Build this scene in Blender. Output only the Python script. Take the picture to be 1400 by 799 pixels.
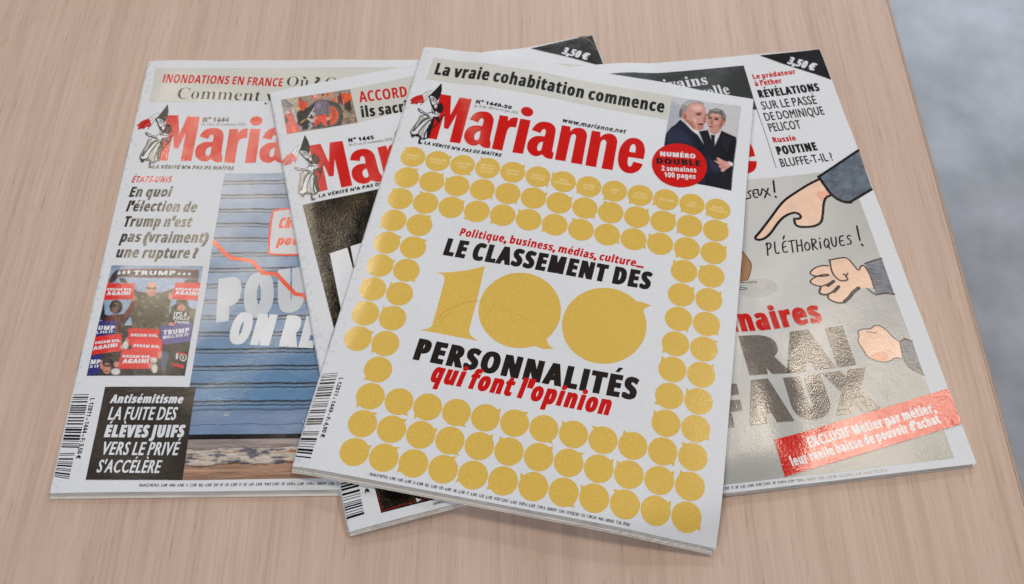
import bpy, math, random
import numpy as np
from mathutils import Matrix, Vector
from mathutils.geometry import delaunay_2d_cdt

random.seed(11)
for o in list(bpy.data.objects):
    bpy.data.objects.remove(o)
S = bpy.context.scene
COL = S.collection

# ------------------------------------------------------------------ camera
CAM_H, PITCH, ROLL, FPX = 0.454382, 1.0638147, 0.0254786, 1279.156
fw = Vector((0, math.cos(PITCH), -math.sin(PITCH)))
rt = Vector((1, 0, 0))
up = rt.cross(fw)
cr = math.cos(ROLL) * rt + math.sin(ROLL) * up
cu = -math.sin(ROLL) * rt + math.cos(ROLL) * up
cam = bpy.data.cameras.new('camera')
cam.sensor_width = 36.0
cam.lens = 36.0 * FPX / 1400.0
cam.clip_start, cam.clip_end = 0.01, 60
cam.dof.use_dof = True
cam.dof.focus_distance = 0.47
cam.dof.aperture_fstop = 14
camo = bpy.data.objects.new('camera', cam)
camo.matrix_world = Matrix(((cr.x, cu.x, -fw.x, 0), (cr.y, cu.y, -fw.y, 0), (cr.z, cu.z, -fw.z, CAM_H), (0, 0, 0, 1)))
COL.objects.link(camo)
S.camera = camo

# ------------------------------------------------------------------ light of the room
S.view_settings.view_transform = 'Standard'
S.view_settings.look = 'None'
S.view_settings.exposure = 0.07
S.view_settings.gamma = 1
w = bpy.data.worlds.new('World')
S.world = w
w.use_nodes = True
bg = w.node_tree.nodes['Background']
# the dim surroundings of the room: darker overhead, paler towards the walls
wn = w.node_tree.nodes
wtc = wn.new('ShaderNodeTexCoord')
wsx = wn.new('ShaderNodeSeparateXYZ')
wr = wn.new('ShaderNodeValToRGB')
w.node_tree.links.new(wtc.outputs['Generated'], wsx.inputs[0])
w.node_tree.links.new(wsx.outputs['Z'], wr.inputs['Fac'])
w.node_tree.links.new(wr.outputs['Color'], bg.inputs[0])
wr.color_ramp.elements[0].position = .05
wr.color_ramp.elements[0].color = (.9, .95, 1.0, 1)
wr.color_ramp.elements[1].position = .5
wr.color_ramp.elements[1].color = (.34, .36, .40, 1)
bg.inputs[1].default_value = 0.215


def lamp(name, loc, target, sx, sy, power, col):
    l = bpy.data.lights.new(name, 'AREA')
    l.shape = 'RECTANGLE'
    l.size, l.size_y = sx, sy
    l.energy = power
    l.color = col
    o = bpy.data.objects.new(name, l)
    o.location = loc
    o.rotation_euler = (Vector(target) - Vector(loc)).to_track_quat('-Z', 'Y').to_euler()
    COL.objects.link(o)
    return o


# ceiling luminaires beyond the table, an added unseen fill lamp behind the photographer, and a window far off
WARM = (1.0, 0.86, 0.68)
lamp('strip_lamp', (-1.15, 1.66, 2.2), (-1.15, 1.66, 0), 0.09, 0.75, 8, WARM)
lamp('strip_lamp', (-0.90, 1.74, 2.2), (-0.90, 1.74, 0), 0.09, 0.60, 6, WARM)
lamp('strip_lamp', (0.94, 0.98, 2.2), (0.94, 0.98, 0), 0.13, 0.50, 9.5, WARM)
lamp('strip_lamp', (1.20, 0.94, 2.2), (1.20, 0.94, 0), 0.13, 0.50, 9.5, WARM)
lamp('large_lamp', (-0.9, -1.0, 2.2), (-0.9, -1.0, 0), 0.7, 0.7, 29, (0.97, 0.98, 1.0))  # added fill for diffuse light, placed where its reflection stays out of view
lamp('large_lamp', (0.3, 3.6, 2.2), (0.3, 3.6, 0), 1.2, 0.5, 56, (0.97, 0.98, 1.0))
lamp('window_light', (2.2, 4.2, 1.4), (0.3, 0.3, 0), 2.4, 1.8, 62, (0.72, 0.86, 1.0))
# all print layout below is in millimetres on the cover: x from the spine, y down from the top edge
PRINT={
'F':{
 'header_band':[
  ('p','band',0,[8.9,8.5,159.8,9.9,159.1,29.1,8.4,26.6]),
  ('t', 'La vraie cohabitation commence', 'cond', 'black', 12.35, 22.15, 0.88, 143.91, 9.82),
 ],
 'issue_line':[
  ('t', 'N° 1449-50', 'ext', 'black', 42.69, 41.16, 2.69, 22.37, 2.74),
  ('t', 'du 19 déc. 2024 au 1er janv. 2025', 'light', 'grey', 42.38, 44.06, 1.82, 27.14, 1.95),
 ],
 'web_address':[
  ('t', 'www.marianne.net', 'wit', 'black', 96.99, 44.87, 0.71, 38.73, 3.43),
 ],
 'tagline':[
  ('t', "LA VÉRITÉ N'A PAS DE MAÎTRE", 'extit', 'black', 18.65, 76.34, 2.12, 47.23, 2.34),
 ],
 'headline':[
  ('t', 'Politique, business, médias, culture...', 'condit', 'red2', 52.82, 135.0, 0.59, 104.4, 5.15),
  ('t', 'LE CLASSEMENT DES', 'heavyit', 'black2', 46.55, 149.05, 0.12, 116.16, 11.36),
  ('t', 'PERSONNALITÉS', 'heavyit', 'black2', 45.3, 214.44, 0.29, 117.78, 12.58),
  ('t', "qui font l'opinion", 'heavyit2', 'red2', 56.99, 224.73, 0.66, 93.81, 11.24),
 ],
 'gold_numeral':[
  ('p','gold',0,[71,151.9,71.1,174.9,70.6,191.6,71.8,194.8,76.5,197.4,61.7,197.1,45.2,197,49.5,195.4,50.9,193.3,51.2,178.3,51.2,165.1,50.9,162.9,49.4,161.2,45.3,161,53.2,159.1,61.4,156.3]),
  ('p','gold',0,[116.7,171.1,116.9,173.3,117,175.6,116.8,177.8,116.4,179.9,115.8,182.1,115,184.1,114.1,186.1,112.9,187.9,111.6,189.7,110.2,191.3,108.5,192.7,106.8,194,105,195.1,103,196,101,196.7,99,197.2,96.9,197.5,94.8,197.6,92.6,197.5,90.5,197.2,88.5,196.6,86.5,195.9,84.5,194.9,82.7,193.8,81,192.5,79.4,191.1,77.9,189.5,76.6,187.7,75.5,185.8,74.5,183.8,73.8,181.7,73.2,179.6,72.9,177.4,72.8,175.2,72.8,172.9,73.1,170.7,73.6,168.5,74.3,166.4,75.3,164.3,76.4,162.4,77.7,160.6,79.2,158.9,80.8,157.4,82.6,156,84.5,154.9,86.5,153.9,88.6,153.2,90.7,152.7,92.9,152.3,95.1,152.2,97.3,152.4,99.5,152.8,101.7,153.3,103.7,154.1,105.7,155.2,107.6,156.3,109.3,157.7,110.9,159.3,112.3,161,113.6,162.8,114.7,164.8,115.5,166.8,116.2,169]),
  ('p','gold',0,[112.3,190,113.6,192.6,116.6,194.1,111.7,195.3,106.6,194.5,105.4,192.6,110.6,188.6]),
  ('p','gold',0,[162.9,171.4,163.1,173.7,163,175.9,162.8,178.1,162.3,180.3,161.6,182.5,160.7,184.5,159.6,186.5,158.4,188.4,157,190.1,155.4,191.7,153.7,193.2,151.9,194.5,150,195.6,148,196.5,146,197.2,143.9,197.7,141.7,198,139.6,198.1,137.4,198,135.3,197.7,133.3,197.2,131.3,196.4,129.4,195.5,127.6,194.4,125.9,193.1,124.3,191.6,123,190,121.7,188.2,120.7,186.3,119.8,184.3,119.2,182.3,118.7,180.1,118.4,177.9,118.4,175.7,118.6,173.4,119,171.2,119.6,169,120.4,166.8,121.4,164.8,122.7,162.8,124,160.9,125.6,159.2,127.3,157.7,129.2,156.3,131.2,155.1,133.2,154.1,135.4,153.4,137.6,152.8,139.8,152.5,142.1,152.4,144.3,152.5,146.5,152.9,148.6,153.5,150.7,154.3,152.6,155.3,154.4,156.5,156.1,157.9,157.7,159.5,159,161.2,160.2,163.1,161.2,165,162,167.1,162.6,169.2]),
  ('p','gold',0,[154.7,157.9,158.6,157.4,163.9,158.7,160.6,161.3,160,164.2,158.1,165.4,153.3,159.7]),
  ('s','creasegold',1,0.33,[52.8,189.2,54,186,56.5,182.6,59.7,179.9,63.5,177.3,66.5,175.5,70.8,174.1]),  # creases in the cover: their shading is painted as darker gold strokes
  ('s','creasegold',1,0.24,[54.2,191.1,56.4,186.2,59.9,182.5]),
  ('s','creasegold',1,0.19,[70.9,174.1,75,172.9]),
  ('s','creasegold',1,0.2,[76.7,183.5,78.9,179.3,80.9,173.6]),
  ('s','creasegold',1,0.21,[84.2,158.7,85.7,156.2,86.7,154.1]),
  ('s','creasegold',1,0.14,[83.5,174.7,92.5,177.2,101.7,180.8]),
 ],
 'badge':[
  ('p','red',0,[185.8,59.8,185.8,62,185.5,64.2,185,66.4,184.2,68.4,183.2,70.4,182,72.2,180.5,73.8,178.9,75.2,177.1,76.3,175.2,77.2,173.2,77.9,171.2,78.3,169.1,78.4,167,78.3,164.9,77.9,163,77.2,161.1,76.3,159.4,75.1,157.9,73.7,156.5,72.1,155.4,70.4,154.5,68.5,153.8,66.5,153.4,64.4,153.3,62.2,153.5,60.1,154,58,154.7,56,155.7,54,156.9,52.2,158.3,50.6,160,49.2,161.8,48,163.7,47,165.8,46.3,167.9,45.9,170.1,45.7,172.2,45.8,174.3,46.2,176.3,46.8,178.2,47.7,180,48.9,181.5,50.2,182.9,51.8,184,53.6,184.9,55.6,185.4,57.6]),
  ('t', 'NUMÉRO', 'ext', 'white', 157.73, 57.84, -7.54, 20.97, 3.44),
  ('t', 'DOUBLE', 'ext', 'black', 156.21, 63.98, -8.62, 26.09, 4.32),
  ('t', '2 semaines', 'bold', 'white', 159.68, 68.48, -8.62, 20.55, 3.62),
  ('t', '100 pages', 'bold', 'white', 161.7, 72.8, -7.83, 18.35, 3.6),
 ],
 'price_line':[
  ('t', 'FRANCE MÉTRO : 4,90€ · AND : 6,40€ · D : 8,90€ · BEL : 5,90€ · ESP : 6,40€ · GR : 6,50€ · IT : 6,40€ · LUX : 6,10€ · PORT CONT : 6,45€ · DOM A : 6,50€ · TOM A : 2000XPF · CAN : 10,95$CAD · CH : 7,90CHF · MAR : 60MAD · TUN : 8TND', 'fine', 'black', 39.47, 279.16, 0.22, 128.27, 1.56),
 ],
 'barcode':[
  ('t', 'L 12811 - 1449 - F: 4,90 €', 'bold', 'black', 10.82, 231.42, 90.79, 33.23, 2.07),
  ('bar',[1.7,230.9,9.4,229,9,258.8,1.1,260.2],1),
  ('bar',[0.9,263,9,261.6,8.7,276.1,0.6,276.1],2),
 ],
},
'L':{
 'header_band':[
  ('p','band',0,[6.3,6.7,196,6.1,200,8,200,33.4,6.9,34]),
  ('t', 'INONDATIONS EN FRANCE', 'condl', 'red2', 12.53, 18.48, 2.54, 74.95, 6.9),
  ('t', 'Où ? Qui', 'serif', 'ink', 89.91, 21.28, 2.58, 41.28, 7.79),
  ('t', 'Comment y', 'serif', 'ink', 23.4, 31.44, 2.56, 60.2, 8.81),
 ],
 'issue_line':[
  ('t', 'N° 1444', 'ext', 'black', 41.8, 49.59, 1.13, 16.17, 3.41),
  ('t', 'du 14 au 20 novembre 2024', 'light', 'grey', 41.66, 52.31, 1.52, 26.75, 2.14),
 ],
 'tagline':[
  ('t', "LA VÉRITÉ N'A PAS DE MAÎTRE", 'extit', 'black', 17.41, 84.68, 1.94, 48.37, 2.52),
 ],
 'side_headline':[
  ('t', 'ÉTATS-UNIS', 'condlit', 'red2', 6.86, 94.78, 0.63, 23.74, 4.48),
  ('t', 'En quoi', 'condit', 'ink', 7.2, 105.09, 0.86, 24.73, 7.22),
  ('t', "l'élection de", 'condit', 'ink', 7.33, 115.25, 1.34, 40.74, 7.22),
  ('t', "Trump n'est", 'condit', 'ink', 7.88, 125.69, 1.15, 38.96, 7.24),
  ('t', 'pas (vraiment)', 'condit', 'ink', 7.38, 135.87, 1.66, 50.35, 7.2),
  ('t', 'une rupture ?', 'condit', 'ink', 7.41, 146.2, 1.42, 45.9, 7.16),
 ],
 'dark_panel':[
  ('p','brownblack',0,[17,224.8,64,225.5,64.6,275.2,17.2,274.6]),
  ('t', 'Antisémitisme', 'heavyit2', 'white', 20.95, 233.99, 0.9, 37.66, 4.68),
  ('t', 'LA FUITE DES', 'lightcapit', 'white', 21.7, 243.08, 0.89, 34.93, 7.02),
  ('t', 'ÉLÈVES JUIFS', 'heavyit', 'white', 21.63, 252.43, 0.79, 40.45, 6.66),
  ('t', 'VERS LE PRIVÉ', 'lightcapit', 'white', 22.35, 261.69, 1.04, 38.45, 6.91),
  ('t', "S'ACCÉLÈRE", 'lightcapit', 'white', 21.6, 270.91, 1.07, 31.51, 6.64),
 ],
 'price_line':[
  ('t', 'FRANCE MÉTRO : 3,50€ · AND : 4,90€ · D : 7,50€ · BEL : 4,50€ · ESP : 5€ · GR : 5,50€ · IT : 5€ · LUX : 4,90€ · PORT CONT : 5€ · DOM A : 5,50€ · TOM A : 1000XPF · CAN : 7,50$CAD · CH : 6,50CHF', 'fine', 'black', 43.98, 278.42, 0.11, 111.24, 1.48),
 ],
 'barcode':[
  ('t', 'L 12811 - 1444 - F: 3,50 €', 'bold', 'black', 10.65, 231.05, 91.14, 32.72, 2.28),
  ('bar',[1.2,228.7,9.4,228.8,9.9,257.9,1.2,257.4],3),
  ('bar',[1.1,260.5,8.8,260.5,8.8,274.8,1,273.3],4),
 ],
 'shutter_picture':[
  ('t', 'POU', 'heavyit', 'whitish', 69.22, 187.9, -8.93, 49.3, 27.41),
  ('t', 'ON RE', 'heavyit', 'white', 76.99, 200.46, 4.13, 47.05, 19.02),
  ('s','orange',0,2.37,[61.3,136.8,68.4,144.4,72.6,147.5,79.1,148.3,84.4,149.8,91,157.3,98.6,158.1,110,170.5,114.4,171.3,119.3,176.3,129.8,183.5]),
  ('p','lightpanel',0,[91.1,117.6,92.7,114.4,113.6,112.3,116.6,145.9,93.2,145.4,92.5,143.2]),
  ('s','orange',1,1.25,[113.7,113.3,93.3,114.4,91.4,117.3,92.2,143.1,93.5,145.4,116.5,145.6]),
  ('t', 'Chers', 'heavyit2', 'orange', 96.29, 127.34, 0.42, 16.46, 7.26),
  ('t', 'pour', 'heavyit2', 'orange', 96.06, 138.89, 0.44, 16.91, 6.61),
 ],
 'crowd_photo':[
  ('t', 'TRUMP', 'ext', 'white', 19.3, 157.66, 0.79, 23.2, 2.89),
  ('t', '★ ★ ★', 'bold', 'white', 10.36, 157.71, -6.3, 7.66, 2.45),
  ('t', '★ ★ ★', 'bold', 'white', 43.39, 157.98, 1.8, 7.96, 1.8),
  ('t', 'DREAM BIG,', 'ext', 'white', 6.7, 167.4, 1.46, 14.11, 1.53),
  ('t', 'AGAIN!', 'ext', 'white', 6.96, 170.35, 1.0, 13.13, 2.36),
  ('t', 'DREAM BIG', 'ext', 'white', 44.28, 167.55, 1.76, 13.32, 1.48),
  ('t', 'AGAIN!', 'ext', 'white', 44.3, 170.32, 2.59, 12.81, 2.35),
  ('t', "IT'S A", 'bold', 'white', 45.8, 183.59, 2.81, 7.15, 2.4),
  ('t', 'PHILLY', 'bold', 'white', 45.91, 185.88, 1.29, 8.87, 1.99),
  ('t', 'THING', 'bold', 'white', 46.78, 188.17, 2.62, 7.87, 1.7),
  ('t', 'UMP', 'ext', 'white', 6.57, 191.61, 1.68, 8.86, 2.65),
  ('t', 'L FIX IT', 'ext', 'white', 6.17, 193.86, -1.99, 8.94, 1.52),
  ('t', 'DREAM BIG,', 'ext', 'white', 6.78, 200.18, -6.14, 13.37, 1.58),
  ('t', 'AGAIN!', 'ext', 'white', 6.49, 203.72, -8.77, 12.66, 2.24),
  ('t', 'MP', 'ext', 'white', 6.52, 211.7, 0.55, 5.21, 2.61),
  ('t', 'X IT', 'ext', 'white', 6.47, 213.87, -0.67, 5.13, 1.52),
  ('t', 'DREAM BIG,', 'ext', 'white', 24.85, 195.72, 1.65, 14.56, 1.68),
  ('t', 'TRUMP', 'ext', 'white', 42.03, 195.15, -6.53, 13.72, 2.89),
  ('t', 'WILL FIX IT', 'ext', 'white', 42.1, 197.39, -6.89, 13.83, 1.71),
  ('t', 'DREAM BIG,', 'ext', 'white', 27.35, 201.87, 3.88, 14.34, 1.64),
  ('t', 'DREAM BIG,', 'ext', 'white', 22.81, 208.16, 1.6, 15.03, 1.54),
  ('t', 'AGAIN!', 'ext', 'white', 23.29, 211.54, 0.12, 13.77, 2.56),
 ],
},
'M':{
 'header_band':[
  ('p','band',0,[49.2,9.8,150,7,196,23.5,196,25,48.8,37.2]),
  ('t', 'ACCORD UE', 'condl', 'red2', 52.74, 22.12, 4.0, 41.03, 8.63),
  ('t', 'ils sacrifi', 'cond', 'ink', 52.07, 34.03, 3.59, 34.21, 8.65),
  ('p','black',0,[169.3,13.6,169.2,14.1,169,14.5,168.7,14.8,168.3,14.9,167.9,14.8,167.6,14.5,167.4,14.1,167.3,13.6,167.4,13.1,167.6,12.7,167.9,12.4,168.3,12.3,168.7,12.4,169,12.7,169.2,13.1]),
 ],
 'price_corner':[
  ('p','nearblack',0,[167.8,1.4,209.6,0.3,209.3,27.8]),
  ('p','brownink',1,[200,-0.3,205.7,3.8,207.8,9.9,209.3,15.5,209.4,12.9,207.9,4.7,204.9,-0.1]),  # warm glint on the black corner, painted as a brown crescent
  ('t', '3,50 €', 'heavyit2', 'white', 185.42, 11.0, 32.06, 18.22, 6.22),
 ],
 'issue_line':[
  ('t', 'N° 1445', 'ext', 'black', 40.86, 50.52, 4.29, 15.37, 2.92),
  ('t', 'du 21 au 27 novembre 2024', 'light', 'grey', 40.72, 53.31, 4.45, 25.91, 2.05),
 ],
 'tagline':[
  ('t', "LA VÉRITÉ N'A PAS DE MAÎTRE", 'extit', 'black', 17.23, 86.16, 0.0, 52.3, 2.3),
 ],
 'dark_picture':[
  ('p','bronze',0,[7.4,88.5,200,88.2,200,276.4,17.2,276.4]),
  ('p','white',0,[17.3,125,27.4,123.8,28.2,140.8,28.9,170.5,17.4,167.5]),
  ('p','white',0,[29.3,123.4,44.8,121.7,38,157.5,28.6,160.2,28.9,140]),
  ('s','darkred',0,0.57,[17.5,266.6,17.5,275.6,46.2,274.5,68.6,273.4]),
  ('p','white',0,[35,273.5,37.3,275,35.1,275.5]),
 ],
 'price_line':[
  ('t', 'FRANCE MÉTRO : 3,50€ · AND : 4,90€ · D : 7,50€ · BEL : 4,50€', 'fine', 'black', 42.53, 279.14, -1.39, 35.95, 1.43),
 ],
 'barcode':[
  ('t', '€', 'bold', 'black', 11.32, 262.69, 85.32, 2.7, 2.27),
  ('bar',[0.5,256.9,9.3,256.9,9.2,275.6,0.5,275.8],5),
 ],
},
'R':{
 'header_box':[
  ('p','slate',0,[20,8.4,157.1,8.4,156.9,44.2,20,44.6]),
  ('t', 'écrivains', 'serifb', 'white', 88.03, 23.54, -3.21, 43.19, 8.58),
  ('t', 'nouvelle', 'serifb', 'white', 109.13, 32.42, -3.25, 34.02, 8.29),
 ],
 'side_headline':[
  ('t', 'Le prédateur', 'condb', 'red2', 160.67, 20.13, -2.74, 28.26, 4.01),
  ('t', "à l'éther", 'condb', 'red2', 160.44, 25.89, -2.31, 17.83, 4.22),
  ('t', 'RÉVÉLATIONS', 'condh', 'black', 160.69, 35.41, -1.09, 39.38, 6.47),
  ('t', 'SUR LE PASSÉ', 'lightcap', 'ink', 160.23, 45.0, -0.86, 35.24, 6.68),
  ('t', 'DE DOMINIQUE', 'lightcap', 'ink', 159.82, 54.1, -1.45, 37.98, 6.55),
  ('t', 'PELICOT', 'lightcap', 'ink', 160.21, 62.86, -1.8, 20.36, 6.69),
  ('t', 'Russie', 'condb', 'red2', 160.2, 71.23, -1.66, 14.51, 4.15),
  ('t', 'POUTINE', 'condh', 'black', 160.46, 80.52, -2.0, 25.27, 6.44),
  ('t', 'BLUFFE-T-IL ?', 'lightcap', 'ink', 160.29, 89.44, -1.69, 32.59, 6.24),
  ('s','grey',0,0.43,[156.7,35.3,156.9,89.8]),
 ],
 'price_corner':[
  ('p','nearblack',0,[169.2,1.2,209.6,0.3,209.6,26.6]),
  ('t', '3,50 €', 'heavyit2', 'white', 185.18, 9.74, 28.76, 18.68, 6.68),
 ],
 'cartoon_panel':[
  ('p','panelgrey',0,[9,96.9,199.7,96.1,199.7,276.9,9,276.9]),
  ('p','puddle',0,[136.3,170.3,135.5,171.3,134.3,172.3,132.8,173.2,130.9,173.9,128.9,174.4,126.7,174.7,124.4,174.8,122.1,174.7,119.8,174.5,117.8,174.1,116,173.4,114.5,172.7,113.5,171.8,112.9,170.7,112.8,169.6,113.1,168.4,114,167.2,115.2,166.1,116.8,165.1,118.8,164.2,120.9,163.6,123.2,163.2,125.5,163.1,127.8,163.2,130,163.6,131.9,164.2,133.6,164.9,135,165.9,136,166.9,136.5,168,136.6,169.1]),
  ('p','legbrown',0,[119.4,139.9,121.9,142.6,123.8,147.6,125.6,153,124.7,156.5,122.4,161,120.5,163.9,114.4,164.9,113.2,161.3]),
  ('s','black',1,0.38,[121.9,142.6,123.8,147.6,125.6,153,124.7,156.5,122.4,161,120.5,163.8]),
  ('s','black',1,0.35,[113.7,164.9,120,165.1,124.3,164.7,126.1,165.4,124,165.9,121.3,165.6]),
  ('s','black',1,0.35,[112.8,168.2,117.8,168.3,119.4,169,117.5,169.6,112.5,169.5]),
  ('s','black',1,0.4,[118.1,153.5,119.1,156.4,117.2,159.8,115.1,162.2]),
  ('p','sleeve',0,[181.1,99.1,197.2,90,210,82.9,209.5,111,201.4,115,194.2,119.2,189,117.2,185.4,113.6,183,108.7,181.9,103]),
  ('p','flesh',0,[179.7,101.3,168.9,106.1,158.9,111.4,152.7,115.7,147.8,121.1,143.5,125.9,137.5,131.4,132.1,136.1,132.7,138.3,136.4,138.3,141,135.4,146.2,129.8,151.3,125,155.8,122.9,159.7,122.4,162.1,125,161,127.5,158.1,126.7,157.1,129.3,158.2,132.1,164.4,133,169.1,132.5,172.8,130.2,175.4,125.2,178.1,117.3,180.7,114,183.8,112.5,182.5,107.7,181.4,102]),
  ('p','blush',0,[176.1,109.7,179.7,109.2,183,110.1,183.2,111.9,180.4,113.5,177.8,116.4,176.4,115.3,175.2,111.9]),
  ('s','black',1,1.64,[180.1,99.3,191.6,92.9,201.7,87.3,209.9,82.7]),
  ('s','black',1,1.77,[180.2,99,181.8,104.8,183.7,111.5,187,116.3,191.2,118.8,194.3,119]),
  ('s','black',1,1.58,[194.5,118.5,201.3,115.2,209.1,111.5]),
  ('s','black',1,1.54,[179.8,101,172.7,103.8,165.4,107.6,157.1,112.1,151.7,116.5,146.8,121.8,141.7,127,135,133.8,131.6,136.6,132.7,138.4,136.8,138.2,141.9,134.6,146.4,129.4,151.3,125,155.8,122.9,159.8,122.3,162.2,124.5,161.4,126.9,158.5,126.8]),
  ('s','black',1,1.53,[157.8,126.5,157.1,129.3,158.1,132.2,164.4,133,169.5,132.5,173.2,130.3,175.4,125.2,178.1,117.3,180.5,113.9,183.5,112.9]),
  ('s','black',1,0.88,[137.9,104.2,135.4,104.8,136.7,107.5,136.3,109.3,133.2,109.6]),
  ('s','black',1,0.91,[141.5,103.7,138.7,104,138.2,109.2,140.5,109.1]),
  ('s','black',1,0.75,[138.3,106.5,140.2,106.3]),
  ('s','black',1,0.97,[141.9,103.8,141.4,108,142.9,107.9,144.7,103.5]),
  ('s','black',1,0.84,[145.3,104.1,148.2,108.9]),
  ('s','black',1,1.02,[148.3,103.7,144.6,110]),
  ('s','black',1,1.22,[152.8,98.7,152.2,102.3,151.4,106.7]),
  ('s','black',1,1.32,[151.1,109.8,151.2,110.4]),
  ('s','black',1,0.98,[136.1,149.1,137.7,140.9]),
  ('s','black',1,0.94,[136.8,141.8,139.4,140.9,139.7,143,138.3,145,136.8,145.4]),
  ('s','black',1,0.95,[142.2,140.9,140.6,148.6,143.1,148.1]),
  ('s','black',1,0.94,[148.8,140.9,146.5,141.7,145.2,148.4,147.9,147.9]),
  ('s','black',1,0.89,[146,144.9,147.8,144.4]),
  ('s','black',1,1.02,[147.7,139.4,148.8,137.4]),
  ('s','black',1,0.88,[150.1,141.3,153.9,140.9]),
  ('s','black',1,0.97,[152,140.9,151,148.6]),
  ('s','black',1,0.97,[155.1,140.9,153.8,148.5]),
  ('s','black',1,0.97,[157.9,140.9,156.7,148.4]),
  ('s','black',1,0.88,[154.4,144.7,157.3,144.3]),
  ('s','black',1,0.93,[160.6,142.8,158.9,144.7,158.6,147.6,159.9,148.3,161.6,146.8,161.9,143.9,160.6,142.8]),
  ('s','black',1,0.98,[162.9,148.2,164.1,140.9]),
  ('s','black',1,0.89,[163.9,141.3,166.3,141.3,166.2,143.4,163.7,144.6,165.6,148.1]),
  ('s','black',1,0.97,[168.3,143.4,167.7,147.7]),
  ('s','black',1,1.01,[168.8,141.3,168.9,140.9]),
  ('s','black',1,0.94,[172.4,141.6,170.6,143.8,170.3,146.9,171.6,147.7,173.3,145.8,173.6,142.7,172.4,141.6]),
  ('s','black',1,0.86,[171.9,145.8,173,148.8]),
  ('s','black',1,0.96,[175.5,141.3,174.8,146.4,175.8,147.7,177.3,146.3,178.3,141.3]),
  ('s','black',1,0.93,[182.9,140.9,180.3,141.3,179.1,147.3,181.8,147.2]),
  ('s','black',1,0.88,[179.8,144.3,181.7,144.1]),
  ('s','black',1,0.89,[187,141.6,185.7,141,184.6,142.6,186.3,144.8,185.5,147.1,183.4,146.8]),
  ('s','black',1,1.13,[192.6,135.6,191.9,140.4,191.4,145.2]),
  ('s','black',1,1.35,[191.6,148.1,191.9,148.7]),
  ('p','sleeve2',0,[189.4,160.8,194.8,159.2,200.1,158.1,199.9,182,194.9,180.4,189.2,180.9,189.9,176.6,190.3,168.8]),
  ('p','flesh',0,[170.2,155.8,180.5,155.4,184.1,164.2,186.8,161.3,189,162,190.3,168.8,189.7,176.2,185.9,176.1,181.3,175.5,177,178.1,171.4,182.8,166.4,183.7,161.9,180.3,162.6,178.1,158.4,177.2,158.1,175.1,160.1,173.1,157.7,171.2,154.9,168.6,156.3,166.6,159.3,165.7,156.5,163.3,160.3,159.8,165.4,158.8,169.5,159.7]),
  ('s','brownline',1,0.86,[168.3,159.7,165.4,158.8,160.2,160,156.4,163,158.1,165.1,163.3,166.1,167.4,165.8,165.8,164.8,161.5,165.2,158.5,166.1,154.8,168.3,156.5,170.6,160.1,172.4,163.8,171.6,168.9,169.6]),
  ('s','brownline',1,0.96,[170.3,156.2,169.1,163.2,170.2,167.7,172.5,170.3,177.1,170,176.2,167.2,175.2,165.9]),
  ('s','brownline',1,0.98,[176.2,167.2,177.9,165.8]),
  ('s','brownline',1,0.85,[169.9,156,175.6,155.4,180.5,155.3,182.2,159.2,184.1,164.2]),
  ('s','brownline',1,1.2,[160.1,172.9,157.7,176.5,161.8,178.2,166.6,176.1,170.3,173.5]),
  ('s','brownline',1,1.09,[162.5,178.3,162,180.6,166.4,183.6,170.5,183.6]),
  ('s','brownline',1,2.1,[170.7,183.1,174.6,180.5,177.1,177.8,181.3,175.5]),
  ('s','brownline',1,0.89,[184.9,164.3,187.1,161.4,189.1,162,190.3,168.8,189.9,176.6]),
  ('s','brownline',1,0.78,[185.8,176.4,187.6,178.6,189.6,180.8]),
  ('s','brownline',1,1.87,[164.3,172.2,168.5,169.8]),
  ('s','brownline',1,1.92,[166.5,176.5,170.2,173.5]),
  ('s','brownline',1,0.9,[189.4,160.6,194.8,159.1,200,158.3]),
  ('s','brownline',1,0.91,[189.7,180.7,195,180.2,199.9,181.7]),
  ('p','sleeve2',0,[193.4,210.4,196.1,208.3,200,210.9,199.9,231.4,196.9,229,193.5,226,191.5,220.7]),
  ('p','flesh2',0,[172.7,201.2,175.9,200.8,179.7,201.4,183.6,199,187.6,201.6,190.6,207.9,193.1,210.7,191.2,220.2,187.9,219.2,185.3,220.6,181.7,221.3,178.1,220.4,173,217.1,172.5,214.3,171.4,210.5,170.9,206.8,172.5,204.6]),
  ('p','blush',0,[177.4,215.4,182.7,214.9,184.8,216.9,183.8,219.8,180.8,220.6,177.3,219.3,174.7,216.9]),
  ('s','brownline',1,0.6,[191.2,220.2,187.9,219.2,185.3,220.6,181.7,221.3,178,220.6,172.9,217.3,172.5,214.3,171.4,210.5,170.6,207.1,172.6,204.6,172.2,201.5,176,200.5,179.7,201.2,183.7,198.6,187.6,201.4,190.6,207.9,193.1,210.5]),
  ('s','brownline',1,0.4,[177.1,202.4,182,203.9,182.8,203]),
  ('s','brownline',1,0.74,[193.4,210.4,196.3,208.6,200,210.9]),
  ('s','brownline',1,0.64,[193.1,210.7,192.4,216,191.7,221.3,193.5,226,197,228.7,199.8,231.1]),
  ('s','brownline',1,0.89,[198.1,223.8,198.8,227.5,199.4,230.6]),
 ],
 'cartoon_headline':[
  ('t', 'nnaires', 'heavylow', 'red2', 99.38, 195.9, -1.86, 55.99, 13.86),
  ('t', 'RAI', 'heavybig', 'greybrown', 106.6, 221.64, -0.64, 58.98, 23.48),
  ('t', 'V', 'heavybig', 'greybrown', 80.43, 221.26, 1.07, 21.43, 23.35),
  ('t', 'AUX', 'heavybig', 'greybrown', 99.5, 248.67, -1.31, 71.8, 24.15),
  ('t', 'F', 'heavybig', 'greybrown', 80.68, 248.8, -0.13, 17.92, 23.52),
 ],
 'sash':[
  ('p','red',0,[110.4,257.5,209.7,239.8,209.7,259.7,111.3,276.4]),
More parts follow.
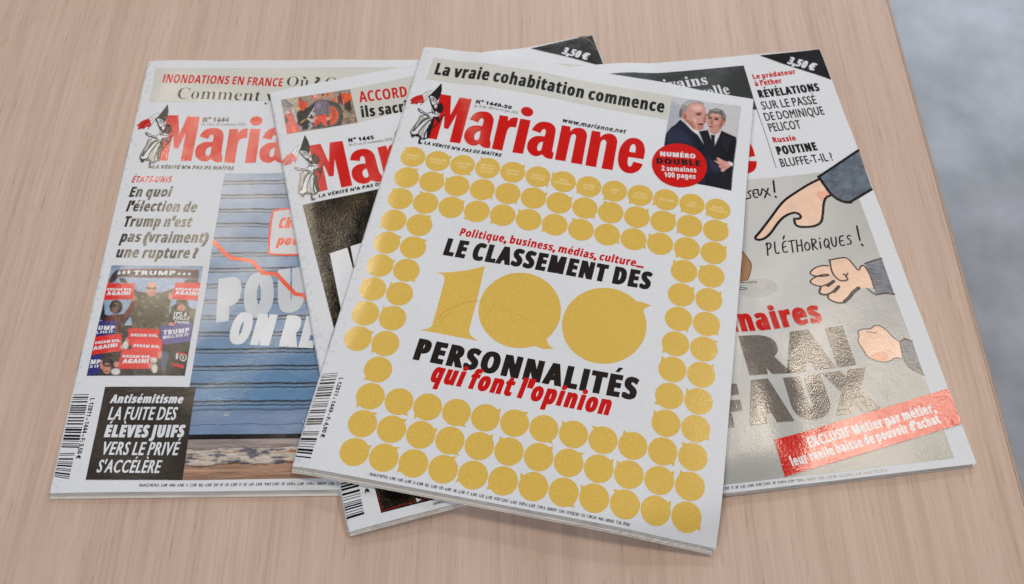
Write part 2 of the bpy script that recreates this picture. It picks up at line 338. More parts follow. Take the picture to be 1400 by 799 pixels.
  ('t', 'EXCLUSIF Métier par métier,', 'cond', 'white', 128.15, 263.09, -9.14, 72.24, 5.35),
  ('t', "leur réelle baisse de pouvoir d'achat", 'cond', 'white', 116.44, 271.9, -9.55, 84.32, 5.0),
 ],
 'price_line':[
  ('t', 'ESP : 5€ · GR : 5,50€ · IT : 5€ · LUX : 4,90€ · PORT CONT : 5€ · DOM A : 5,50€ · TOM A : 1000XPF · CAN : 7,50$CAD · CH : 6,50CHF · MAR : 50MAD · TUN : 8TND', 'fine', 'black', 70.81, 279.32, 0.23, 92.94, 1.34),
 ],
},
}
MASTHEAD=[
  ('o',0,[20.10,36.85,26.62,37.01,29.31,51.89,32.13,37.62,39.83,38.22,39.75,71.80,33.33,71.77,33.05,50.35,30.45,62.48,27.72,62.34,25.57,50.72,25.43,71.50,19.29,71.63]),
  ('o',1,[41.64,53.34,43.00,49.43,45.39,47.43,48.54,46.65,51.89,46.84,54.54,48.66,56.13,51.56,56.57,54.31,56.68,66.92,57.78,68.39,57.98,72.89,55.95,73.18,53.63,72.77,51.06,70.69,49.50,72.10,46.83,72.46,43.78,71.06,41.54,68.32,40.70,65.34,41.00,61.55,42.70,58.83,45.43,57.40,48.47,57.43,50.19,57.66,50.35,54.24,50.14,52.71,49.21,51.89,48.18,52.32,47.60,53.93,47.28,55.33]),
  ('h',1,[50.07,61.49,48.38,61.87,47.22,63.54,47.02,65.71,47.75,67.76,49.19,68.19,50.23,67.15,50.31,65.62]),
  ('o',1,[59.09,47.86,64.38,47.78,64.76,51.33,65.75,49.10,67.76,47.75,70.37,47.67,70.50,55.11,67.90,55.12,66.32,56.06,65.55,58.59,65.58,73.44,59.23,73.19]),
  ('o',0,[71.68,47.92,78.05,48.02,78.00,73.30,71.63,73.53]),
  ('o',0,[78.54,41.70,78.57,42.64,78.35,43.54,77.89,44.33,77.22,44.95,76.38,45.37,75.44,45.56,74.45,45.50,73.48,45.21,72.60,44.69,71.87,43.98,71.33,43.14,71.03,42.22,70.99,41.27,71.20,40.38,71.66,39.59,72.34,38.96,73.18,38.54,74.13,38.35,75.13,38.40,76.10,38.70,76.98,39.22,77.71,39.93,78.24,40.78]),
  ('o',1,[79.88,54.94,81.35,50.54,83.70,48.12,86.04,47.14,89.29,47.01,91.99,48.07,93.85,50.80,94.26,53.56,94.49,67.99,95.63,68.65,95.63,73.30,93.82,73.70,91.56,73.40,88.90,71.42,87.32,73.08,84.97,73.69,82.07,72.64,79.82,69.75,79.08,66.24,79.73,62.43,81.95,59.50,84.72,58.29,88.27,58.01,88.39,54.97,88.26,53.62,87.33,52.57,86.34,53.24,85.68,54.64,85.51,56.25]),
  ('h',1,[88.05,62.22,86.50,62.75,85.58,64.60,85.28,67.12,86.03,69.10,87.37,69.12,88.04,68.19,88.15,66.51]),
  ('o',1,[96.99,47.24,102.30,47.01,102.62,50.66,104.09,48.16,106.38,46.74,109.11,46.47,111.57,47.81,113.02,50.80,113.14,53.32,113.25,73.13,106.57,73.48,106.68,55.18,106.64,53.28,105.71,52.11,104.50,52.41,103.70,53.70,103.51,56.29,103.33,73.16,96.97,73.42]),
  ('o',1,[115.24,47.03,120.59,47.04,120.86,51.05,122.47,48.68,124.78,47.32,127.48,47.03,129.91,48.44,131.39,51.31,131.47,53.81,131.47,73.55,124.84,73.56,125.19,55.70,124.99,53.54,124.00,52.48,122.77,52.61,121.94,53.73,121.68,56.11,121.67,73.26,115.17,73.35]),
  ('o',1,[148.28,62.26,148.60,56.64,147.97,53.03,146.42,49.57,143.95,47.54,140.94,47.26,138.08,48.21,135.48,51.12,133.62,55.88,133.14,61.57,133.54,66.42,134.81,70.45,137.37,73.28,140.40,74.19,143.48,73.58,145.92,71.76,147.55,69.14,148.36,65.80,142.57,65.12,142.06,68.09,141.14,69.31,140.10,68.79,139.40,67.10,139.19,64.69,139.28,62.33]),
  ('h',1,[139.27,58.37,142.81,58.41,142.88,54.97,142.42,53.19,141.30,52.16,140.13,52.71,139.40,54.73]),
]
EMBLEM=[
  ('p','white',1,[9.1,39.3,11.8,36.4,14.3,35.1,16.2,36.7,13.4,39.8,11.6,45.5,10.3,42.4]),
  ('p','red',1,[4.4,41.6,6.5,40.1,9.1,39.3,10.3,41.5,11.6,44.9,9.9,46,8.4,45.9,7.2,47.6,5.9,46.8,4.9,47.7,3.2,47.1,3.8,45.6,2.3,44.7,3.1,43.4]),
  ('s','darkred',1,0.53,[4,44.1,6.3,42.3,9.5,41.2]),
  ('s','darkred',1,0.53,[3.9,46.5,6.2,44.5,9.1,43.7]),
  ('s','pinkish',1,0.65,[6.9,46.1,8.8,44,10.7,43.9]),
  ('s','darkred',1,0.43,[6,46.8,7.7,45.4]),
  ('p','black',0,[18.6,28.2,20,33.3,20.2,37.3,19.8,40.9,19,42.7,17.8,40.9,16,39.6,13.4,39.5,16.1,33.9]),
  ('s','black',1,0.32,[9,39.2,11.8,36.2,14.3,35]),
  ('s','grey',1,0.35,[10.6,41.4,13.1,37.4]),
  ('s','black',1,0.36,[13.5,39.2,10,47.5]),
  ('p','black',1,[20.4,43.7,21.3,44.1,21.9,42.9,22.7,44.7,24.3,47.1,23.9,48.4,24.8,49.3,23.3,50.5,22.5,52.9,20.6,51.9,20.1,48.3,20.3,46.1]),
  ('p','white',1,[13.4,39.8,16.1,40.5,18.5,42.9,19.9,45.7,19.6,48.4,20.5,51.3,23.1,52.3,24,52.9,20.9,54.9,20,56.2,20.6,60.4,19.9,66.5,20.3,71.1,17.2,73.7,14,71.4,10.5,71,8.7,69.2,9.6,64.2,11.3,60.1,11.6,55.9,14.1,54.8,15.6,54,11.1,53.6,9.3,51.2,9.5,50.4,12.2,52.4,15.8,53.5,17.9,52.2,17.6,48.8,15.4,44]),
  ('p','midgrey',1,[11.7,56.1,13.5,55,15.6,58.3,12.6,62.8,10,68.8,8.9,68.6,9.7,64.2,11.4,60]),
  ('p','midgrey',1,[16.1,54.5,18.8,55.7,18.6,60.8,17.2,65.3,16.9,72.1,14.5,70.9,13.1,67.8,14.5,62.4,15.6,58.3]),
  ('p','white',1,[16.2,57.8,17.1,57.2,15.4,63.1,14.7,69.2,13.6,69.4,14.1,63.4]),
  ('p','white',1,[18,58.3,18.7,58.6,17.7,64.3,17.1,68.7,16.4,67.2]),
  ('p','black',1,[18.9,57.4,19.7,55.5,20.6,60.4,20.3,66.1,20.4,71.1,19.3,72.1,19.1,68.3,18.7,64.1,19,60.7]),
  ('p','black',1,[15.4,44,16.4,45.5,18,46.3,18.9,48.6,20,49.2,20.4,51.3,18.7,51,17.7,49,16.4,46.6]),
  ('p','black',1,[9.8,70.2,11.7,70.4,13.5,69.4,15.6,71.1,17.1,73.3,13.9,71.5,10.8,71.6]),
  ('s','black',1,0.9,[13.4,39.8,15.4,44,17.4,48,18.5,49.5,19.6,48.6]),
  ('s','black',1,0.51,[15.9,40.5,18.6,43,20,45.9]),
  ('s','black',1,0.47,[15.7,42.6,17.9,44]),
  ('s','black',1,0.45,[15.2,41.4,17,42.1]),
  ('s','black',1,0.54,[17.7,46.4,19.2,45]),
  ('s','black',1,0.69,[9,50.7,11.2,53.4,13.5,53.6,15.7,55.3,17.3,55.4]),
  ('s','black',1,0.46,[9.5,50.3,12.1,52.2,15.9,53.7]),
  ('s','black',1,0.53,[16,52.6,18.5,51.7,20.8,53,23.9,53]),
  ('s','black',1,0.53,[17.4,49.8,18.8,53]),
  ('s','black',1,0.52,[18.9,50.7,20.4,53.1]),
  ('s','black',1,0.67,[18,56.4,15.5,57.9,13.1,61.9,10.6,67.9]),
  ('s','black',1,0.69,[19.3,57.3,16.8,60.2,14.9,64,13.5,69.8]),
  ('s','black',1,0.85,[19.9,59.2,18.4,64.2,17.5,68.6,17.8,71.9]),
  ('s','black',1,1.02,[19.7,55.5,20.6,60.4,20.2,66,20.3,71.1]),
  ('s','black',1,0.79,[8.9,69.3,10.8,72.1,13.7,70.1,17.2,73.6,20.2,70.8]),
  ('s','black',1,0.57,[16.5,56.2,13.7,58.7,12.6,62.8]),
  ('s','black',1,0.77,[18.6,61.6,18.8,67.5,19.4,70.3]),
  ('s','black',1,0.48,[10.9,64,9.9,68.4]),
  ('s','black',1,0.48,[11.6,55.9,11.4,60,9.7,64.2,8.7,69.1]),
  ('s','black',1,0.41,[11.7,56.1,14.1,54.8,16.7,54.4]),
  ('s','black',1,1.04,[10.2,71.8,11.1,72.4]),
  ('s','black',1,1.18,[15.7,71.7,15.6,74.9,15.7,76.4,17,76]),
  ('s','black',1,0.71,[26.1,51.9,21.5,63.2]),
  ('s','black',1,1.67,[22.1,55.3,23.7,58]),
  ('s','black',1,0.85,[20.4,55,22.9,57.3]),
]
PICTURES={
 'men_photo':([159.9,10.2,202.8,7.2,201.5,73.3,158.5,73.9],[
  ((198, 200, 209),0.25,[148.9,8.6,202.8,-5.2,207.9,73.4,157.5,85.2]),
  ((200, 200, 206),1.5,[181.1,9.1,204,7.2,202.1,35.9,195.4,30.4,194.2,13.3]),
  ((172, 176, 188),1.5,[157.3,13,165.6,16.1,165.9,27.6,159.4,40.2]),
  ((15, 15, 25),0.25,[178.7,33.5,184.4,30.7,188.6,42.6,192.2,29,198.6,31.2,201.6,32.2,202.1,35.9,201.4,52,201.3,59.9,201.4,74.5,189.4,76.4,186.7,60.3,182.1,41.5]),
  ((10, 10, 18),1,[196.1,39.4,201.2,40.1,201.3,57.9,195.5,53.6]),
  ((28, 28, 42),1,[193.2,32,198.8,33.7,197.2,45.1,192.9,38.2]),
  ((214, 214, 222),0.25,[184.3,30.8,186.6,32.9,188.9,33,190.8,31.1,192.2,29.2,190.7,35.8,189.1,42.2,186.5,37.1]),
  ((18, 18, 28),0.25,[186.1,33.9,189,33.6,188.8,36.3,189.4,42.3,187.7,42.4,186.7,38]),
  ((186, 134, 122),0.25,[185.2,30.2,190.6,28.6,191.4,30.6,188.6,33.3,185.8,32.6]),
  ((198, 144, 132),0.25,[183.1,20.2,183.8,17.1,188,14.7,191.8,15.7,193.6,20.6,192.8,24.7,191.6,28.8,188.5,32.1,185.4,30.6,183.3,26]),
  ((160, 104, 94),0.6,[191.3,17,193.7,19.6,193.1,24.7,191.5,28.3,190.4,26.6,191.3,22.2]),
  ((112, 108, 106),0.25,[182.9,20.8,182.8,18.2,183.8,14.9,187.8,12.2,191.8,13,194.3,16.9,194.3,22,193.3,22.4,192.4,19.4,191.3,17.2,189.5,16.4,188,17.2,186.1,16.4,184.5,17.9,183.9,20.5]),
  ((80, 76, 78),0.4,[189.6,14.8,192.8,15.7,194.1,21,193.2,21.5,192,17.9]),
  ((186, 126, 114),0.25,[193.9,22.6,193.9,23.2,193.9,23.7,193.7,24.1,193.5,24.5,193.3,24.6,193.1,24.6,192.8,24.4,192.6,24,192.5,23.5,192.4,23,192.4,22.4,192.4,21.9,192.6,21.4,192.8,21.1,193,21,193.3,21,193.5,21.2,193.7,21.6,193.8,22.1]),
  ((70, 48, 46),0.25,[185.7,20.9,185.7,21.1,185.6,21.3,185.3,21.5,185,21.7,184.7,21.8,184.3,21.9,184,21.9,183.8,21.8,183.6,21.7,183.6,21.6,183.6,21.4,183.7,21.2,184,21,184.3,20.9,184.6,20.8,184.9,20.7,185.2,20.7,185.5,20.7,185.7,20.8]),
  ((70, 48, 46),0.25,[189.9,20.9,189.8,21.1,189.6,21.3,189.4,21.4,189,21.6,188.7,21.7,188.3,21.8,187.9,21.8,187.6,21.8,187.4,21.7,187.4,21.6,187.4,21.4,187.6,21.2,187.8,21,188.2,20.8,188.6,20.7,189,20.6,189.3,20.6,189.6,20.7,189.8,20.8]),
  ((120, 72, 66),0.25,[184,20.3,185.8,20.1,185.8,20.5,184.1,20.8]),
  ((120, 72, 66),0.25,[187.4,20.3,190,20.5,189.9,21,187.5,20.8]),
  ((172, 112, 100),0.3,[185.9,21,186.8,24.4,185.6,25.4,185.2,24.7]),
  ((140, 78, 76),0.25,[184.6,27.4,186.5,27.2,187.2,27.9,184.8,28.2]),
  ((206, 152, 142),0.25,[166.3,25.4,166,20.2,167.6,16,170.5,12.6,175.2,10,179,10.7,181.3,13.8,182.1,18.9,183.1,21.3,182.5,23.1,182.4,25.7,181.6,27.3,181.6,30.2,179.2,32.9,175.1,33.1,171.8,29.6,169.2,26.9]),
  ((176, 112, 102),0.6,[170.5,25.8,174.6,27.2,176.6,31.8,175.1,32.9,171.8,29.6,169.4,26.9]),
  ((222, 172, 162),1,[171.9,14.1,177.3,11.8,180.4,14.6,177.1,18.4,173,18.1]),
  ((152, 146, 148),0.25,[165.9,26,165.4,20.4,166.5,15.6,169.6,11.3,175.4,8.2,180,10.2,180.4,11.6,175.6,10.9,172.1,12.7,170.3,16.8,169.6,20.8,168.1,21.7,167.7,25.6]),
  ((110, 102, 104),0.4,[165.9,26,165.5,21.4,166.2,18.1,167.4,19.8,167.4,25.6]),
  ((186, 182, 184),0.5,[167.8,14.3,173.1,9.8,178.7,9.5,173.2,11.2,169.6,15.7]),
  ((190, 124, 114),0.25,[170.5,23.8,170.5,24.7,170.4,25.6,170.2,26.3,169.8,26.8,169.5,27,169.1,27,168.7,26.7,168.4,26.1,168.1,25.4,168,24.5,168,23.6,168.1,22.8,168.3,22.1,168.6,21.5,168.9,21.3,169.3,21.3,169.7,21.6,170.1,22.2,170.3,22.9]),
  ((150, 88, 80),0.25,[170,24.4,170,24.9,170,25.4,169.9,25.8,169.7,26,169.6,26.2,169.4,26.1,169.2,26,169,25.6,168.9,25.2,168.8,24.7,168.8,24.2,168.8,23.7,168.9,23.3,169.1,23,169.3,22.9,169.5,22.9,169.7,23.1,169.8,23.4,169.9,23.9]),
  ((110, 66, 62),0.2,[175.5,20.7,177.5,19.4,179.4,19.4,177.7,21.1]),
  ((225, 200, 195),0.2,[176.5,21.9,178.8,20.8,177.7,22]),
  ((150, 96, 90),0.2,[175.7,19.4,179,18.1,179.2,18.6,175.7,20.1]),
  ((96, 60, 58),0.25,[178.4,20.5,178.4,20.7,178.3,20.9,178.1,21,177.9,21.2,177.7,21.3,177.4,21.3,177.2,21.3,177,21.3,176.9,21.2,176.9,21,176.9,20.8,177,20.7,177.2,20.5,177.4,20.3,177.6,20.2,177.8,20.2,178.1,20.2,178.2,20.2,178.4,20.4]),
  ((100, 62, 60),0.25,[182.4,19,182.4,19.1,182.3,19.3,182.2,19.4,182.1,19.6,182,19.6,181.8,19.6,181.7,19.6,181.6,19.5,181.5,19.4,181.4,19.2,181.5,19.1,181.5,18.9,181.6,18.8,181.7,18.6,181.9,18.6,182,18.6,182.2,18.6,182.3,18.7,182.3,18.8]),
  ((178, 112, 104),0.4,[180.8,19.9,183.1,21.8,182.3,23.9,180.4,24.3]),
  ((112, 58, 58),0.2,[177.5,27.9,180.1,26.5,181.7,26.6,180.1,28.4,177.9,28.9]),
  ((200, 150, 146),0.15,[178.2,27.7,180.5,26.8,180.2,27.4,178.5,28.2]),
  ((186, 120, 110),0.5,[177.2,30.6,181,28.3,181.2,30.6,179,32.3]),
  ((226, 226, 232),0.25,[170.6,29.2,171.8,29.6,175.1,32.9,178.3,33.6,178.5,36.2,176.9,35.7,173.5,33.3]),
  ((22, 26, 46),0.25,[166.7,27.2,170,29.6,175.2,34.5,178.1,36.2,183,43.3,187.6,52.1,194.3,56.8,194.2,60.2,191.7,63.4,188.4,63.7,189.6,77.8,179,77.3,161.7,75.3,159.1,48.1,159.2,40.2,161.9,34.5,164,32]),
  ((34, 40, 66),1.2,[160.8,38.9,165.7,33.8,172.3,37.2,176.1,45.3,168.4,45.2,160.8,45.8]),
  ((13, 14, 26),0.8,[175.4,36.4,178.4,37,185.9,50.6,184.3,55,178.4,44.7]),
  ((12, 13, 22),0.6,[185.1,64.7,188.3,63.8,189,75.1,186.3,74.8]),
  ((38, 43, 68),0.8,[186.1,52.5,192.6,57.5,192.9,61.4,188.2,59.9]),
  ((222, 222, 228),0.25,[198.1,51.4,201,52.1,200.8,54.6,198.7,54.7]),
  ((214, 156, 146),0.25,[189.6,53.5,192.3,53.1,190.8,51.1,192.2,50.5,195.4,51.9,198.3,52,199.5,55.5,197.7,57.4,195.6,60.6,194.1,60.1,194.4,58,192.6,57.5,193.2,55.9,191.7,54.8]),
  ((150, 92, 88),0.15,[192.9,55.1,195.9,54.7,196,55.2,192.9,55.6]),
  ((150, 92, 88),0.15,[194.2,56.9,196.8,56.2,196.9,56.7,194.3,57.4]),
  ((62, 40, 40),0.1,[176,20.7,177.6,19.8,179.2,19.8,178.1,21.1,176.7,21.4]),
  ((120, 70, 64),0.1,[175.4,19.7,177.4,18.4,179.5,18.4,179.5,19,177.5,19.1,175.4,20.4]),
  ((62, 40, 40),0.1,[181.3,18.9,182.7,18.7,182.7,19.4,181.5,19.7]),
  ((150, 86, 80),0.1,[180.6,24.4,182.9,24.1,182.7,25.2,181.1,25.4]),
  ((84, 40, 42),0.1,[177.7,28.1,180.1,26.7,181.7,26.8,180.2,27.9,178,28.6]),
  ((232, 186, 174),0.5,[173.6,15.7,177,13.3,179.3,14.1,177.7,16.1,174.7,17.3]),
  ((232, 186, 174),0.5,[174.3,23.6,176.3,24,176.9,26.4,175.2,26.8]),
  ((50, 34, 34),0.1,[184,20.8,185.6,20.8,185.5,21.6,184.2,21.7]),
  ((50, 34, 34),0.1,[187.6,20.8,189.8,20.7,189.6,21.6,187.8,21.6]),
  ((96, 58, 52),0.1,[183.6,20.1,185.8,19.8,185.8,20.2,183.8,20.6]),
  ((96, 58, 52),0.1,[187.2,19.9,190.1,19.8,190,20.4,187.4,20.4]),
  ((122, 62, 62),0.1,[184.5,27.4,186.2,27.1,187.2,27.6,186.3,28.1,184.7,28.1]),
  ((138, 84, 78),0.1,[185.2,24.9,186.8,24.8,186.4,25.6,185.3,25.6]),
  ((222, 172, 158),0.4,[185,18.1,188.9,17.2,190.2,18.3,185.9,19.1]),
  ((222, 172, 158),0.4,[187.5,22.8,189.5,22.9,188.8,25.1,187.6,24.8]),
  ((158, 154, 152),0.3,[184.8,15.1,187.8,12.9,190.6,13.2,189.5,14.5,187.2,14.7]),
  ((150, 146, 144),0.3,[191.5,14.4,193.5,17.1,193.6,20.1,192.4,17.3]),
 ]),
 'crowd_photo':([6.1,151.2,57.2,152.3,57.3,219.1,6,218.4],[
  ((142, 164, 192),0.25,[-14.2,145,59.2,145.6,71.2,231,3.5,230.3]),
  ((120, 142, 172),2,[2.5,150.7,60,151.1,60.4,154.2,3.1,153.7]),
  ((38, 34, 34),0.8,[0.3,190.7,13.7,182.3,59.3,182.7,65,221.5,4.5,220.9]),
  ((142, 164, 192),0.3,[6,174,22.4,174.1,21.8,182.2,18,183.3,8.9,183.3,7,186.7]),
  ((150, 170, 196),0.3,[20.1,189.2,22.8,183.8,24.7,189.2]),
  ((42, 34, 44),0.25,[9.5,154.4,18.7,153.7,29.1,153.6,43.7,153.9,55.3,155.1,56.1,160.5,45.7,160.1,30.1,159.7,19.7,159.4,11.4,158.9,9.5,162.5,6.6,162.2,7.5,157.4]),
  ((150, 50, 48),0.15,[10.5,154.4,29.1,153.8,54.8,154.9,54.8,155.4,29.2,154.2,10.6,154.8]),
  ((150, 60, 55),0.15,[11.3,158.7,30.1,159.6,55,160.1,54.9,159.6,30,159.1,11.3,158.4]),
  ((96, 30, 36),0.25,[6.4,162.5,6.8,159.5,8.8,160.4,8.5,162.8]),
  ((40, 38, 30),0.25,[12,159.5,15.2,159.8,17.5,162.9,13.6,162.5]),
  ((60, 56, 44),0.25,[48,161.9,49.9,160.7,55.6,160.5,56,163.2,48.2,163.1]),
  ((74, 70, 54),0.25,[21.2,166.5,24.4,168.3,28.6,169.2,31.6,171.3,34.3,169.2,37.8,168.7,43.3,166.3,42.9,171.9,42.8,178.9,45.7,192.7,25.2,192.5,23.1,181.1,23.5,173.5]),
  ((120, 112, 88),0.3,[28,171.8,28,172,27.9,172.1,27.7,172.2,27.4,172.3,27.1,172.3,26.8,172.3,26.5,172.2,26.3,172.1,26.1,171.9,26.1,171.7,26.1,171.6,26.2,171.4,26.4,171.3,26.7,171.2,26.9,171.2,27.2,171.3,27.5,171.4,27.8,171.5,27.9,171.7]),
  ((100, 94, 72),0.3,[34.5,176.3,34.4,176.5,34.3,176.7,34.1,176.8,33.9,176.8,33.6,176.7,33.4,176.6,33.3,176.4,33.1,176.1,33.1,175.9,33.1,175.6,33.2,175.4,33.4,175.2,33.6,175.1,33.8,175.1,34,175.2,34.2,175.3,34.4,175.6,34.5,175.8,34.5,176.1]),
  ((48, 46, 36),0.3,[26.8,173.2,26.6,173.2,26.4,173.1,26.1,172.8,25.8,172.5,25.5,172.1,25.2,171.7,25,171.2,24.8,170.9,24.8,170.6,24.8,170.5,25,170.5,25.2,170.6,25.5,170.8,25.8,171.2,26.1,171.6,26.4,172,26.6,172.4,26.8,172.8,26.8,173]),
  ((48, 46, 36),0.3,[28.6,176.4,28.4,176.4,28.1,176.4,27.9,176.3,27.7,176.1,27.5,175.9,27.4,175.6,27.4,175.3,27.4,175.1,27.5,174.8,27.7,174.7,27.9,174.6,28.2,174.6,28.4,174.7,28.6,174.9,28.8,175.2,28.9,175.4,29,175.7,28.9,176,28.8,176.2]),
  ((100, 94, 72),0.3,[43,189.8,42.9,189.9,42.7,189.9,42.3,189.9,42,189.7,41.6,189.5,41.2,189.2,41,188.9,40.8,188.6,40.7,188.3,40.7,188.1,40.8,188,41.1,187.9,41.4,188,41.7,188.2,42.1,188.4,42.5,188.7,42.8,189,43,189.3,43,189.6]),
  ((88, 80, 58),0.3,[28.1,175.7,27.8,175.7,27.5,175.7,27.2,175.6,27,175.4,26.9,175.2,26.9,175,27,174.8,27.1,174.6,27.3,174.4,27.6,174.3,27.9,174.3,28.2,174.3,28.4,174.4,28.6,174.6,28.8,174.8,28.8,175,28.7,175.2,28.6,175.4,28.4,175.5]),
  ((88, 80, 58),0.3,[34.3,177.4,34,177.4,33.7,177.3,33.4,177.1,33.1,176.8,33,176.4,32.9,176.1,32.9,175.7,33,175.4,33.1,175.2,33.4,175.1,33.7,175,34,175.1,34.3,175.3,34.5,175.6,34.7,176,34.8,176.3,34.8,176.7,34.7,177,34.5,177.2]),
  ((58, 58, 42),0.3,[34.3,179,34.2,179.2,34.1,179.4,33.9,179.5,33.6,179.5,33.4,179.4,33.1,179.3,33,179.1,32.8,178.9,32.7,178.6,32.7,178.4,32.8,178.2,32.9,178,33.1,177.9,33.4,177.9,33.6,178,33.9,178.1,34,178.3,34.2,178.6,34.3,178.8]),
  ((100, 94, 72),0.3,[30.7,187.3,30.6,187.6,30.5,187.7,30.3,187.9,30.1,187.9,30,187.8,29.8,187.7,29.7,187.5,29.6,187.3,29.6,187,29.6,186.8,29.7,186.6,29.8,186.4,30,186.2,30.2,186.2,30.4,186.2,30.5,186.4,30.6,186.6,30.7,186.8,30.7,187.1]),
  ((88, 80, 58),0.3,[34.9,180.1,34.9,180.3,34.8,180.6,34.7,180.8,34.5,180.9,34.3,180.9,34.1,180.8,33.9,180.7,33.7,180.4,33.6,180.2,33.6,179.9,33.6,179.6,33.6,179.4,33.8,179.2,34,179.1,34.1,179.1,34.4,179.1,34.5,179.3,34.7,179.5,34.8,179.8]),
  ((120, 112, 88),0.3,[42.5,184.4,42.4,184.5,42.1,184.4,41.9,184.3,41.8,184.1,41.6,183.9,41.5,183.6,41.4,183.4,41.5,183.2,41.5,183,41.7,182.8,41.9,182.8,42.1,182.8,42.3,182.9,42.5,183.1,42.6,183.4,42.8,183.6,42.8,183.9,42.8,184.1,42.7,184.3]),
  ((88, 80, 58),0.3,[31,182.1,31,182.2,30.9,182.3,30.7,182.4,30.5,182.4,30.4,182.3,30.2,182.2,30,182.1,29.9,181.9,29.8,181.8,29.8,181.6,29.9,181.5,30,181.4,30.1,181.3,30.3,181.3,30.5,181.4,30.7,181.5,30.8,181.6,31,181.8,31,181.9]),
  ((48, 46, 36),0.3,[39.8,183.5,39.7,183.8,39.5,184,39.3,184.2,39.1,184.2,38.9,184.2,38.8,184,38.6,183.8,38.5,183.5,38.5,183.2,38.6,182.9,38.7,182.6,38.9,182.3,39,182.2,39.3,182.1,39.5,182.2,39.6,182.3,39.8,182.6,39.8,182.8,39.9,183.2]),
  ((100, 94, 72),0.3,[24.7,178.8,24.4,178.8,24.1,178.8,23.8,178.6,23.4,178.2,23.1,177.8,22.9,177.4,22.8,176.9,22.8,176.5,22.9,176.2,23.2,176,23.5,175.9,23.8,176,24.2,176.2,24.5,176.5,24.8,176.9,25,177.4,25.1,177.8,25.1,178.2,24.9,178.6]),
  ((88, 80, 58),0.3,[41.4,170.8,41.2,170.8,41,170.8,40.8,170.7,40.6,170.5,40.4,170.3,40.3,170,40.2,169.8,40.1,169.5,40.2,169.3,40.3,169.2,40.4,169.1,40.6,169.2,40.8,169.3,41,169.5,41.2,169.7,41.3,169.9,41.4,170.2,41.5,170.5,41.5,170.7]),
  ((100, 94, 72),0.3,[42.6,189.3,42.5,189.4,42.4,189.4,42.1,189.4,41.9,189.3,41.7,189.2,41.5,189,41.3,188.8,41.2,188.5,41.2,188.3,41.3,188.2,41.4,188.1,41.5,188,41.8,188,42,188.1,42.2,188.3,42.4,188.5,42.6,188.7,42.6,188.9,42.7,189.1]),
  ((48, 46, 36),0.3,[27,178,27,178.2,26.9,178.3,26.7,178.4,26.5,178.4,26.2,178.4,26,178.4,25.8,178.3,25.6,178.2,25.4,178,25.4,177.9,25.4,177.7,25.5,177.6,25.7,177.5,25.9,177.5,26.1,177.5,26.4,177.5,26.6,177.6,26.8,177.7,26.9,177.9]),
  ((88, 80, 58),0.3,[29.6,187.8,29.5,187.9,29.2,187.9,28.8,187.9,28.4,187.7,28,187.4,27.6,187,27.3,186.7,27.1,186.3,27.1,186,27.1,185.7,27.3,185.6,27.6,185.5,27.9,185.6,28.3,185.8,28.7,186.1,29.1,186.4,29.4,186.8,29.6,187.2,29.7,187.5]),
  ((100, 94, 72),0.3,[30.2,189.8,30.1,189.9,30,190,29.9,190.1,29.8,190.1,29.6,190.1,29.4,190,29.2,189.9,29.1,189.8,29.1,189.6,29,189.4,29.1,189.3,29.2,189.2,29.3,189.1,29.5,189.1,29.6,189.2,29.8,189.2,30,189.3,30.1,189.5,30.1,189.6]),
  ((100, 94, 72),0.3,[36.8,173.4,36.6,173.7,36.4,173.8,36.2,173.8,35.9,173.8,35.5,173.7,35.2,173.4,35,173.2,34.8,172.9,34.8,172.6,34.8,172.3,34.9,172.1,35.1,172,35.4,171.9,35.7,172,36,172.1,36.3,172.3,36.5,172.6,36.7,172.9,36.8,173.2]),
  ((88, 80, 58),0.3,[26.3,189.2,26.1,189.1,25.8,188.9,25.6,188.6,25.5,188.3,25.4,187.8,25.3,187.4,25.3,187,25.4,186.7,25.6,186.5,25.7,186.5,25.9,186.5,26.2,186.7,26.4,187,26.5,187.4,26.7,187.8,26.7,188.2,26.7,188.6,26.6,188.9,26.5,189.1]),
  ((120, 112, 88),0.3,[33.1,175.6,33,175.7,32.8,175.8,32.5,175.7,32.3,175.6,32,175.4,31.7,175.1,31.5,174.9,31.4,174.6,31.4,174.4,31.4,174.2,31.5,174.1,31.7,174,32,174.1,32.2,174.2,32.5,174.4,32.8,174.7,33,174.9,33.1,175.2,33.2,175.4]),
  ((48, 46, 36),0.3,[37.2,179.5,37.1,179.6,37,179.7,36.7,179.7,36.5,179.6,36.1,179.5,35.9,179.3,35.6,179.2,35.4,178.9,35.3,178.8,35.3,178.6,35.4,178.5,35.5,178.4,35.8,178.4,36,178.5,36.3,178.6,36.6,178.8,36.9,178.9,37.1,179.1,37.2,179.3]),
  ((48, 46, 36),0.3,[28.4,174.6,28.3,174.8,28.2,174.8,27.9,174.9,27.7,174.8,27.4,174.7,27.1,174.5,26.9,174.3,26.8,174,26.7,173.8,26.7,173.6,26.8,173.4,27,173.4,27.2,173.3,27.5,173.4,27.7,173.5,28,173.7,28.2,173.9,28.4,174.2,28.4,174.4]),
  ((100, 94, 72),0.3,[41,178.2,40.8,178.1,40.6,177.9,40.3,177.6,40.1,177.2,39.9,176.7,39.8,176.2,39.8,175.7,39.8,175.3,39.9,175.1,40.1,175,40.3,175,40.5,175.2,40.8,175.6,41,176,41.2,176.5,41.3,177,41.3,177.4,41.3,177.8,41.2,178.1]),
  ((100, 94, 72),0.3,[38.6,187.3,38.6,187.5,38.4,187.6,38.2,187.6,37.9,187.6,37.6,187.5,37.3,187.3,37.1,187.2,36.9,187,36.8,186.8,36.7,186.6,36.8,186.5,37,186.4,37.2,186.4,37.5,186.4,37.8,186.5,38,186.6,38.3,186.8,38.5,187,38.6,187.2]),
